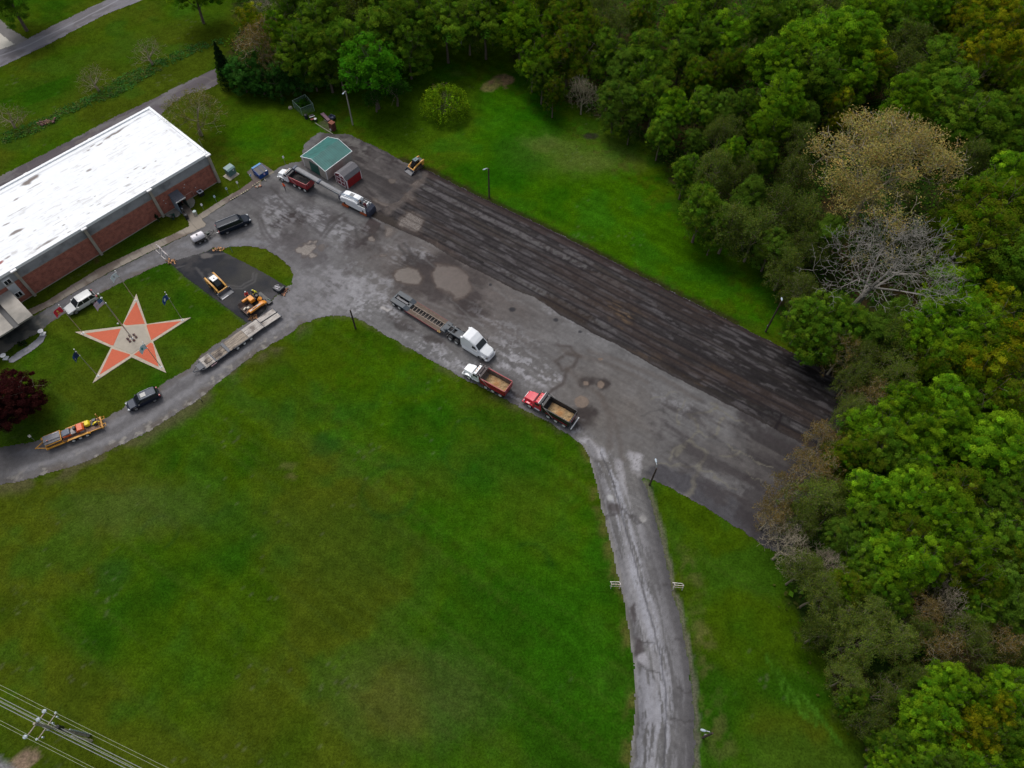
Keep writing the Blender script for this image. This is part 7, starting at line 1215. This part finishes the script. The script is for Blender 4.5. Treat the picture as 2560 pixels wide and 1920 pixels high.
person("worker in a red shirt and white hard hat at the paver's side", P(*g58(560, 900)), radians(-60), RSH, NAVY, None, AW, WHITE, lean=.25)
person("worker in a dark shirt with a grey hat behind the paver's cover", P(*g58(815, 850)), radians(-100), DSH, NAVY, None, AW, mat("grey_hat", (.3, .33, .33), .6), lean=.2)
person("worker bending in a yellow hi vis shirt at the paver's rear corner", P(*g58(905, 830)), radians(-140), HVY, DSH, None, AW, mat("yellow_hat", (.85, .8, .05), .5), lean=.55)
mo = ml.matrix_world if False else None
def onml(x, y, z): return Vector((ml.location.x + cos(MA) * x - sin(MA) * y, ml.location.y + sin(MA) * x + cos(MA) * y, .05 + z))
person("machine operator in dark clothes on the milling machine's rear deck", onml(-1.45, .5, .95), MA, DSH, NAVY, None, AW, None)
person("worker in a maroon shirt at the rear of the milling machine", onml(-2.3, .45, .95), MA + 2, mat("maroon_shirt", (.16, .03, .05), .8), NAVY, None, A0, WHITE)
# motorcycle under the awning
ga = lambda x, y: (400 + x / 13.825, 440 + y / 13.825)
mc = thing("motorcycle", "dark blue motorcycle with chrome fittings parked under the side door awning", "motorcycle", P(*ga(770, 1180)), 0); mp_, mq = P(*ga(700, 1120)), P(*ga(830, 1290)); mc.rotation_euler = (0, 0, math.atan2(mq.y - mp_.y, mq.x - mp_.x))
for x in (-.75, .75): w_ = wheel(mc, x, .08, .32, .16, CHROME, side=1)
MB().loft([[(x, -w2, z0), (x, -w2, z1), (x, w2, z1), (x, w2, z0)] for x, w2, z0, z1 in ((-.95, .08, .6, .72), (-.4, .16, .5, .78), (.1, .16, .6, .95), (.45, .10, .75, .95))]).build("fuel_tank", mat("moto_blue", (.03, .06, .12), .2, coat=.5), mc, bevel=.04); MB().box((-.35, 0, .82), (.6, .28, .1)).build("seat", BLK, mc, bevel=.03); MB().box((0, 0, .45), (.6, .3, .35)).build("engine", CHROME, mc, bevel=.04)
MB().tube([(.35, -.42, 1.08), (.5, -.15, 1.0), (.5, .15, 1.0), (.35, .42, 1.08)], .025, 5).build("handlebar", CHROME, mc); MB().ball((.72, 0, .92), .11).build("headlight", LAMP, mc)
for s in (-1, 1): MB().box((-.75, s * .28, .6), (.45, .18, .32)).build("saddlebag", BLK, mc, bevel=.04); MB().tube([(.48, s * .08, 1.0), (.76, s * .09, .32)], .03, 5).build("fork", CHROME, mc); MB().tube([(0, s * .2, .3), (-.9, s * .24, .3)], .04, 6).build("exhaust", CHROME, mc)
def bin_(loc, r, h, body, lid, label, name="trash_bin"):
    o = thing(name, label, "bin", loc); MB().tube([(0, 0, 0), (0, 0, h)], [r * .9, r], 12).build("drum", body, o); MB().ball((0, 0, h), (r * 1.02, r * 1.02, r * .35), 12, 6).build("lid", lid, o, smooth=True); return o
bin_(P(*ga(950, 1480)), .33, .95, BLK, DGREY, "dark round bin beside the walk below the motorcycle")
bin_(P(*ga(1240, 1340)), .32, .8, mat("bin_beige", (.40, .40, .33), .8), mat("bin_white", (.6, .7, .68), .5), "pale round bin with a dark rim where the door path meets the walk")
# air conditioner, transformer, dumpster
o = thing("air_conditioner", "square dark air conditioning unit with a pale top by the brick wall", "air conditioner", P(*ga(1440, 660)), BRZ); MB().box((0, 0, .42), (.85, .85, .8)).build("cabinet", BLK, o, bevel=.06); MB().box((0, 0, .85), (.92, .92, .07)).build("top_frame", mat("ac_pale", (.5, .54, .6), .4), o, bevel=.03); MB().tube([(0, 0, .88), (0, 0, .9)], .3, 14).build("fan_grille", mat("ac_fan", (.03, .04, .07), .5), o)
gd = lambda x, y: (540 + x / 13.825, 380 + y / 13.825)
TG = mat("transformer_green", (.085, .17, .165), .5, var=.08); ta, tb_ = P(*gd(500, 880)), P(*gd(720, 720)); a = math.atan2(tb_.y - ta.y, tb_.x - ta.x); wd = (tb_ - ta).length
o = thing("transformer_box", "green metal transformer cabinet on the lawn right of the brick building", "transformer", ta, a); MB().box((wd / 2, .55, .65), (wd, 1.1, 1.3)).build("cabinet", TG, o, bevel=.03); MB().loft([[(x, -.06, 1.3), (x, .2, 1.5), (x, 1.2, 1.56), (x, 1.2, 1.3)] for x in (-.05, wd + .05)]).build("lid", mat("transformer_lid", (.17, .27, .27), .5), o); MB().box((wd * .7, -.01, .95), (.26, .02, .26)).build("sticker", WHITE, o); MB().box((wd / 2 - .3, .3, .03), (wd + .7, 1.9, .07)).build("pad", CONC, o)
da, db = P(*gd(1545, 960)), P(*gd(1830, 780)); a = math.atan2(db.y - da.y, db.x - da.x); wd = (db - da).length
DB_ = mat("dumpster_blue", (.008, .06, .27), .45, var=.12, dirt=(.02, .03, .07), dirtamt=.4)
o = thing("dumpster", "blue dumpster with two black lids on a stained slab", "dumpster", da, a); 
MB().side([(0, .15), (wd, .15), (wd, 1.25), (0, 1.25)], .0, .02); m = MB(); y1 = 2.0
m.add([(0, 0, .12), (wd, 0, .12), (wd, y1, .12), (0, y1, .12), (-.05, -.05, 1.0), (wd + .05, -.05, 1.0), (wd + .05, y1, 1.5), (-.05, y1, 1.5)], [(3, 2, 1, 0), (0, 1, 5, 4), (1, 2, 6, 5), (2, 3, 7, 6), (3, 0, 4, 7), (4, 5, 6, 7)]); m.bx(-.12, 0, .6, 1.5, .6, .75); m.bx(wd, wd + .12, .6, 1.5, .6, .75); m.build("bin_body", DB_, o)
for k in (0, 1): x0 = .05 + k * (wd / 2 - .02); x1 = x0 + wd / 2 - .1; MB().add([(x0, -.04, 1.06), (x1, -.04, 1.06), (x1, y1 * .8, 1.46), (x0, y1 * .8, 1.46), (x0, -.04, 1.01), (x1, -.04, 1.01), (x1, y1 * .8, 1.41), (x0, y1 * .8, 1.41)], [(0, 1, 2, 3), (7, 6, 5, 4), (0, 4, 5, 1), (3, 2, 6, 7), (0, 3, 7, 4), (1, 5, 6, 2)]).build("lid", rib_mat("dumpster_lid", (.035, .035, .045), 8, 0, .5), o)
MB().bx(0, wd, y1 * .8, y1 + .02, 1.42, 1.52).build("rear_ledge", mat("ledge_blue", (.03, .20, .45), .45), o); MB().box((wd * .55, -.06, .7), (.32, .02, .36)).build("sticker", mat("pink_sticker", (.6, .45, .6), .5), o); MB().box((wd * .85, -.03, 1.08), (.25, .12, .1)).build("tag", WHITE, o)
# small signs along the walk and lawns
def sign(px, z, w_, h_, label, face=WHITE, symbol=None, rz=None, group="small signs along the walk", post=True):
    b = P(*px); g0 = b; o = thing("sign_post", label, "sign", g0, (BRZ + pi / 2) if rz is None else rz, group); MB().tube([(0, 0, 0), (0, 0, z)], .03, 5).build("post", GREY, o); MB().box((.03, 0, z - h_ / 2), (.03, w_, h_), ry=-.3).build("sign_face", face, o)
    if symbol: MB().box((.055, 0, z - h_ / 2), (.02, w_ * .5, h_ * .45), ry=-.3).build("symbol", symbol, o)
    return o
SBL = mat("sign_blue", (.03, .12, .35), .5); SGN = mat("sign_pale", (.45, .6, .66), .5)
for px, lab_, fc, sy in [(gd(800, 1240), "white parking sign between the transformer and the dumpster", WHITE, None), (gd(430, 1450), "pale blue parking sign lower left of the transformer", SGN, SBL), (gd(1260, 990), "pale blue parking sign left of the dumpster", SGN, SBL), (ga(1960, 900), "pale reserved parking sign between the door and the transformer", SGN, None), (ga(1520, 1180), "white parking sign below the air conditioner", WHITE, None), ((640 + 455 / 6.144, 300 + 690 / 6.144), "white sign on a dark post behind the loaded truck's cab", WHITE, None), (crop(0, 860, 3.456, [(298, 832)])[0], "white sign on a dark post in front of the yellow trailer", mat("sign_cream", (.6, .57, .5), .5), None)]:
    sign(px, 1.5 if 'cab' not in lab_ else 2.0, .32, .42, lab_, fc, sy)
o = thing("stub_post", "thin grey green post on the grass wedge by the drive", "post", P(480 + 1400 / 13.825, 520 + 1530 / 13.825)); MB().tube([(0, 0, 0), (0, 0, 1.5)], .05, 6).build("post", mat("post_green", (.08, .18, .15), .6), o); MB().box((0, 0, 1.4), (.06, .25, .2)).build("plate", mat("post_green", (0, 0, 0)), o)
o = thing("stub_post", "short dark post at the grass edge below the drive", "post", P(*crop(0, 860, 3.456, [(1748, 498)])[0])); MB().tube([(0, 0, 0), (0, 0, .8)], .05, 6).build("post", BLK, o); MB().box((0, 0, .8), (.14, .14, .05)).build("cap", BLK, o)
o = thing("white_marker", "white post with a rounded top at the edge of the north wood", "post", P(1151, 111)); MB().tube([(0, 0, 0), (0, 0, 1.3)], [.28, .3], 10).build("tank", WHITE, o); MB().ball((0, 0, 1.3), (.3, .3, .12), 10, 5).build("lid", WHITE, o)
# wheel stops, broken blocks
for k, (x, y) in enumerate([(1400, 1110), (1010, 1390), (640, 1600)]):
    aa, bb = P(*gd(x - 120, y + 70)), P(*gd(x + 120, y - 70)); o = thing("wheel_stop", ["black and yellow wheel stop nearest the dumpster", "black and yellow wheel stop in the middle of the walk edge", "black and yellow wheel stop furthest from the dumpster"][k], "wheel stop", (aa + bb) / 2, math.atan2(bb.y - aa.y, bb.x - aa.x), "wheel stops along the walk"); L_ = (bb - aa).length; MB().box((0, 0, .1), (L_, .18, .13)).build("bar", BLK, o, bevel=.03)
    for q in (-.48, -.2, .1, .4): MB().box((q * L_, 0, .1), (.16, .185, .14)).build("band", mat("faded_yellow", (.45, .40, .25), .7), o)
def debris(pts, n, label, size, cols, seed, name="broken_rubble", cat="rubble"):
    rn = random.Random(seed); q = Pxy(pts); c = (sum(a[0] for a in q) / len(q), sum(a[1] for a in q) / len(q)); o = thing(name, label, cat, (c[0], c[1], .05)); ms = [MB() for _ in cols]
    for i in range(n):
        f = rn.random() * (len(q) - 1); k = int(f); f -= k; x = q[k][0] + (q[k + 1][0] - q[k][0]) * f + rn.gauss(0, size * .9) - c[0]; y = q[k][1] + (q[k + 1][1] - q[k][1]) * f + rn.gauss(0, size * .9) - c[1]; s = size * rn.uniform(.5, 1.2); ms[i % len(cols)].box((x, y, s * .3), (s, s * rn.uniform(.4, .8), s * .5), rz=rn.uniform(0, 3), ry=rn.uniform(-.4, .4))
    for m_, c_ in zip(ms, cols): m_.build("chunks", c_, o)
    return tag(o, kind='stuff')
OC = mat("rubble_orange", (.52, .27, .12), .9, var=.3); OC2 = mat("rubble_brown", (.16, .09, .05), .9, var=.3); PKR = mat("rubble_pink", (.42, .2, .13), .9, var=.3)
debris(crop(360, 620, 18.43, [(1150, 650), (1300, 560), (1400, 640), (1280, 690)]), 34, "small heap of orange brown rubble at the left corner of the black pad", .26, (OC, OC2), 1)
debris(crop(480, 520, 13.825, [(770, 1480), (860, 1420), (980, 1410), (1090, 1440)]), 40, "row of orange brown rubble at the top corner of the black pad", .24, (OC, OC2), 2)
debris(crop(580, 680, 13.825, [(600, 1630), (700, 1590), (800, 1540), (760, 1640)]), 30, "orange brown rubble at the bottom corner of the black pad", .24, (OC, OC2), 3)
debris(crop(580, 680, 13.825, [(1690, 840), (1770, 760), (1850, 640), (1950, 570)]), 30, "brown rubble trail at the right corner of the black pad", .24, (PKR, OC2), 4)
debris(crop(500, 0, 3.456, [(1165, 700), (1200, 680), (1235, 690)]), 60, "heap of brown branches and logs left of the lone green tree", .35, (mat("brush_wood", (.11, .06, .04), .9, var=.4), OC2), 5)
debris(crop(500, 0, 3.456, [(2020, 775), (2060, 755), (2120, 745)]), 50, "dark twig heap behind the yellow green drooping bush", .4, (mat("brush_dark", (.07, .045, .03), .9, var=.4), OC2), 6)
debris([(640, 468), (650, 464), (668, 452)], 10, "few concrete scraps in front of the blue dumpster", .35, (CONC, PKR), 8)
debris(crop(0, 0, 3.456, [(350, 1080), (400, 1060), (450, 1050)]), 60, "heap of reddish dead brush by the ditch behind the building", .4, (mat("brush_red", (.10, .05, .045), .9, var=.4), OC2), 9)
# barricades
STR = mat("barricade_pale", (.75, .70, .68), .5, var=.04); STO = mat("barricade_orange", (.75, .20, .06), .5, var=.05); STP = mat("barricade_pink", (.72, .50, .56), .5)
def barricade(px, rz, label, k=1.0, tilt=0, grp_="striped barricades", pink=False):
    o = thing("barricade", label, "barricade", P(*px) + Vector((0, 0, .05)), rz, grp_); o.scale = (k, k, k)
    for z, y, c_ in ((.95, .1, STR), (.55, .24, STR)): 
        m = MB(); m.box((0, y, z), (1.25, .04, .24), rx=-.35 + tilt); b_ = m.build("board", c_, o)
        for q in (-.42, 0, .42): MB().box((q, y + .026, z + .005), (.16, .012, .245), rx=-.35 + tilt).build("stripe", STP if pink else STO, b_)
    for s in (-1, 1): MB().tube([(s * .55, .42, 0), (s * .55, 0, 1.1)], .03, 4).build("leg", STR, o); MB().tube([(s * .55, -.42, 0), (s * .55, 0, 1.1)], .03, 4).build("leg", STR, o)
    MB().box((0, -.42, .12), (1.2, .05, .12)).build("foot_board", STR, o); return o
barricade((1537, 1464), radians(180), "orange and white barricade on the grass left of the road"); barricade((1693, 1467), radians(176), "orange and white barricade on the grass right of the road")
ab, bb = P(360 + 640 / 18.43, 620 + 0), P(360 + 1100 / 18.43, 620 + 420 / 18.43); an = math.atan2(bb.y - ab.y, bb.x - ab.x)
barricade((401, 628), an, "pink striped folding barricade nearer the brick building", 1, 0, "pink barricades across the drive", True); barricade((414.5, 642), an, "pink striped folding barricade nearer the black pad", 1, 0, "pink barricades across the drive", True)
# entrance: urns, shrubs, flowers
for px, lab_ in ((crop(0, 780, 13.825, [(1490, 760)])[0], "white stone urn at the right end of the white gravel bed"), (crop(0, 780, 13.825, [(205, 1600)])[0], "white stone urn at the left end of the white gravel bed")):
    o = thing("stone_urn", lab_, "urn", P(*px), 0, "urns of the entrance bed"); MB().tube([(0, 0, 0), (0, 0, .1), (0, 0, .3), (0, 0, .65), (0, 0, .8)], [.28, .28, .12, .34, .42], 10).build("bowl", WHITE, o); MB().box((0, 0, .05), (.7, .7, .1)).build("plinth", WHITE, o)
smallb = tree_proto("garden_shrub", 303, 1.6, .8, (.012, .03, .012), 26, 60, .14, zlo=.02, lobes=4, clump_r=.25, levels=1)
tealb = tree_proto("garden_shrub", 304, 1.6, .9, (.02, .075, .06), 22, 45, .14, zlo=.02, lobes=4, clump_r=.25, levels=1)
plant(*crop(0, 780, 13.825, [(720, 1110)])[0], 5.2, 'S', "black green upright shrub left in the entrance bed", "shrub", "dark shrubs of the entrance bed", proto=smallb, sink=.4); plant(*crop(0, 780, 13.825, [(850, 1080)])[0], 5.2, 'S', "black green upright shrub right in the entrance bed", "shrub", "dark shrubs of the entrance bed", proto=smallb, sink=.4)
plant(*ga(460, 1440), 7, 'S', "small teal green bush at the left gravel bed by the door", "shrub", None, proto=tealb, sink=.3)
plant(*crop(0, 400, 4.608, [(1805, 660)])[0], 5, 'S', "narrow dark shrub against the brick wall left of the door", "shrub", None, proto=smallb, sink=.6, hk=1.6)
# fenced vegetable cage, rusty things
gj = lambda x, y: (710 + x / 13.825, 220 + y / 13.825)
co = [P(*gj(640, 960)), P(*gj(1060, 800)), P(*gj(800, 480)), P(*gj(360, 700))]; cc_ = sum(co, Vector()) / 4
o = thing("wire_cage", "square wire mesh garden cage full of green plants behind the shed", "fence", cc_)
cageM = mat("cage_mesh", (.16, .26, .22), .6, alpha=.30); cageP = mat("cage_post", (.25, .33, .28), .6)
for i in range(4):
    a_, b_ = co[i] - cc_, co[(i + 1) % 4] - cc_; hgt_ = 1.7; MB().quad(a_, b_, b_ + Vector((0, 0, hgt_)), a_ + Vector((0, 0, hgt_))).build("mesh_panel", cageM, o); MB().tube([a_, a_ + Vector((0, 0, hgt_ + .05))], .035, 5).build("post", cageP, o); MB().tube([a_ + Vector((0, 0, hgt_)), b_ + Vector((0, 0, hgt_))], .025, 4).build("rail", cageP, o)
cg = tree_proto("vegetable_patch", 305, 1.2, 1.3, (.035, .12, .008), 40, 60, .18, zlo=.02, lobes=6, clump_r=.35, levels=1); plant(*gj(660, 560), 17, 'S', "bushy green vegetables growing inside the wire cage", "plants", None, proto=cg, sink=.2, hk=.8)
RU = mat("rust_brown", (.10, .028, .018), .85, var=.4, scale=3, dirt=(.03, .012, .01), dirtamt=.6); MV = mat("mauve_tin", (.26, .15, .19), .7, var=.2)
o = thing("rusty_cabinet", "rusty brown metal cabinet at the end of the junk row behind the shed", "cabinet", P(*gj(1700, 1440)), radians(-35)); MB().box((0, 0, .8), (1.0, .9, 1.6)).build("cabinet", RU, o, bevel=.03); MB().box((0, 0, 1.63), (1.06, .95, .06)).build("top", mat("rust_top", (.22, .07, .04), .8, var=.3), o); MB().box((-.1, -.5, .25), (.2, .2, .4)).build("bucket", WHITE, o)
o = thing("tin_sheet_rack", "long mauve tin trough lying behind the shed", "junk", (P(*gj(1330, 950)) + P(*gj(1560, 1180))) / 2, math.atan2((P(*gj(1560, 1180)) - P(*gj(1330, 950))).y, (P(*gj(1560, 1180)) - P(*gj(1330, 950))).x)); m = MB(); m.box((0, 0, .45), (2.6, .6, .06)); m.box((0, -.3, .5), (2.6, .04, .18)); m.box((0, .3, .5), (2.6, .04, .18)); m.build("trough", MV, o); m = MB(); [m.bx(x - .04, x + .04, -.25, .25, 0, .42) for x in (-1.1, 1.1)]; m.build("stand", RU, o)
o = thing("blue_cart", "grey blue open cart beside the rusty cabinet", "cart", P(*gj(1680, 1090)), radians(-30)); m = MB(); m.bx(-.5, .5, -.4, .4, .4, .45); [m.bx(x - .02, x + .02, -.4, .4, .45, .8) for x in (-.5, .5)]; [m.bx(-.5, .5, y - .02, y + .02, .45, .8) for y in (-.4, .4)]; m.build("tray", mat("cart_blue", (.08, .09, .15), .6), o)
for s in (-1, 1): wheel(o, .3, s * .5, .2, .1, GREY)
o = thing("grill_table", "black grill with a white shelf edge below the wire cage", "grill", P(*gj(980, 1080)), radians(-150)); MB().box((0, 0, .75), (1.0, .6, .35)).build("firebox", BLK, o, bevel=.08); MB().box((0, .36, .85), (1.1, .1, .05)).build("shelf", WHITE, o); MB().box((0, .6, .5), (.9, .4, .1)).build("brick_shelf", mat("brick_top", (.3, .09, .06), .8), o); [MB().bx(x - .03, x + .03, -.2, .2, 0, .6).build("leg", BLK, o) for x in (-.4, .4)]
bin_(P(*gj(780, 1050)), .35, .8, mat("bin_navy", (.015, .02, .035), .6), BLK, "dark round bin left of the black grill", "barrel"); bin_(P(*gj(1100, 1140)), .3, .5, mat("dark_green_pot", (.02, .035, .02), .8), WHITE, "low dark pot with a white lid right of the black grill", "barrel")
o = thing("stone_block", "pale stone block left of the wire cage", "stone", P(*gj(220, 700)), .4); m = MB(); m.loft([[(x, -w2, 0), (x, -w2 * .8, h2), (x, w2 * .7, h2 * 1.1), (x, w2, 0)] for x, w2, h2 in ((-.35, .2, .2), (-.1, .35, .35), (.3, .3, .3), (.42, .15, .15))]); m.build("block", CONC, o)
m = MB(); la_, lb_ = P(*gj(1080, 1220)), P(*gj(1690, 1600)); c_ = (la_ + lb_) / 2; o = thing("timber_edging", "long pale timber lying along the junk row behind the shed", "timber", c_); m.tube([la_ - c_ + Vector((0, 0, .1)), lb_ - c_ + Vector((0, 0, .1))], .07, 4); m.build("beam", mat("pale_timber", (.3, .3, .24), .9), o); MB().tube([P(*gj(1380, 1110)) - c_ + Vector((0, 0, .1)), P(*gj(1660, 1270)) - c_ + Vector((0, 0, .1))], .05, 4).build("beam", mat("pale_timber", (0, 0, 0)), o)
# power line pole and wires at the bottom left
gp = lambda x, y: (40 + x / 11.06, 1760 + y / 11.06)
pb = P(*gp(2000, 875)); PH = 11.0
t = thing("utility_pole", "tall wooden utility pole with two crossarms at the bottom left", "utility pole", pb); MB().tube([(0, 0, -.1), (0, 0, PH)], [.19, .13], 8).build("pole", mat("utility_wood", (.30, .27, .22), .85, var=.3), t)
def solve_dir(pa, pb_, z):   # world points of two photo positions at height z, relative to the pole
    return P(*pa, z) - pb, P(*pb_, z) - pb
zt_, zl_ = 10.6, 8.6
def clampseg(a_, b_):
    d_ = b_ - a_; u_ = -(a_.x * d_.x + a_.y * d_.y) / (d_.x ** 2 + d_.y ** 2); off_ = a_ + d_ * max(0, min(1, u_)); sh_ = Vector((off_.x, off_.y, 0)); return a_ - sh_, b_ - sh_
u1, u2 = clampseg(*solve_dir(gp(965, 300), gp(440, 1010), zt_)); l1, l2 = clampseg(*solve_dir(gp(1340, 370), gp(825, 1105), zl_))
ARM = mat("crossarm_wood", (.30, .25, .22), .85, var=.3)
MB().tube([u1, u2], .07, 4).build("crossarm", ARM, t); MB().tube([l1, l2], .06, 4).build("crossarm", ARM, t); INS = mat("insulator", (.38, .43, .48), .4)
for p_ in (u1, u1 * .35 + u2 * .65 * 0 + u2 * 0 + (u2 - u1) * .0 + u1 * .0 + (u2 - u1) * .33, u2): pass
ins_u = [u1, u1 + (u2 - u1) * .33, u2]; ins_l = [l1, l2]
for p_ in ins_u: MB().tube([p_, p_ + Vector((0, 0, .15)), p_ + Vector((0, 0, .3)), p_ + Vector((0, 0, .36))], [.08, .22, .2, .08], 10).build("insulator", INS, t)
for p_ in ins_l: MB().tube([p_, p_ + Vector((0, 0, .25))], [.09, .12], 8).build("insulator", INS, t)
for f in (.12, .36, .62, .9): p_ = l1 + (l2 - l1) * f + Vector((0, 0, -.45)); MB().tube([p_, p_ + Vector((0, 0, -.3))], .09, 6).build("fuse", INS, t)
for f in (.3, .7): MB().tube([l1 + (l2 - l1) * f, Vector((0, 0, zl_ - 1.0))], .03, 4).build("brace", GALV, t)
MB().tube([(.3, .1, 6.2), (.3, .1, 7.3)], .22, 10).build("transformer_can", BLK, t); MB().tube([(.22, .16, 0), (.22, .16, 4.6)], .08, 6).build("riser_pipe", mat("riser_grey", (.32, .36, .38), .5), t)
t2 = thing("service_stub", "shorter pale stub pole leaning along the utility pole", "pole", pb + Vector((.55, -.5, 0))); MB().tube([(0, 0, 0), (0, 0, 4.4)], [.14, .12], 8).build("pole", mat("stub_pale", (.42, .37, .27), .85, var=.2), t2); MB().tube([(0, 0, 4.4), (0, 0, 4.45)], .13, 8).build("cap", GREY, t2)
wa = P(0, 1743, 9) - P(250, 1868, 9); wd_ = Vector((wa.x, wa.y, 0)).normalized()
def wire(o_, p_, r, label, c_=WHITE, sag=1.0, z_off=.25):
    c0 = pb + p_ + Vector((0, 0, z_off)); pts = []
    for i in range(-12, 13): s_ = i / 12 * 60; q = abs(i) / 12; pts.append(c0 + wd_ * s_ - Vector((0, 0, sag * 4 * q * (1 - q * .5) * .6)))
    o_ = MB().tube([x - pb for x in pts], r, 4).build("power_wire", c_, None); o_.location = pb; return tag(o_, label, "wire", "overhead wires of the utility pole")
WR = mat("wire_pale", (.24, .26, .17), .6); WB = mat("cable_grey", (.20, .21, .21), .7)
wire(None, ins_u[0], .022, "pale overhead wire on the upper crossarm's upper end", WR, z_off=.36); wire(None, ins_u[2], .022, "pale overhead wire on the upper crossarm's lower end", WR, z_off=.36); wire(None, ins_u[1], .022, "pale overhead wire on the upper crossarm's middle insulator", WR, z_off=.36)
wire(None, l1, .022, "pale overhead wire on the lower crossarm's upper end", WR); wire(None, l2, .022, "pale overhead wire on the lower crossarm's lower end", WR)
for k, (dx, z_) in enumerate(((.25, 8.2), (.05, 7.6), (-.2, 6.9))): wire(None, Vector((-wd_.y * dx, wd_.x * dx, z_)), .045, ["upper thick grey cable passing the utility pole", "middle thick grey cable passing the utility pole", "lowest thick grey cable passing the utility pole"][k], WB, z_off=0)
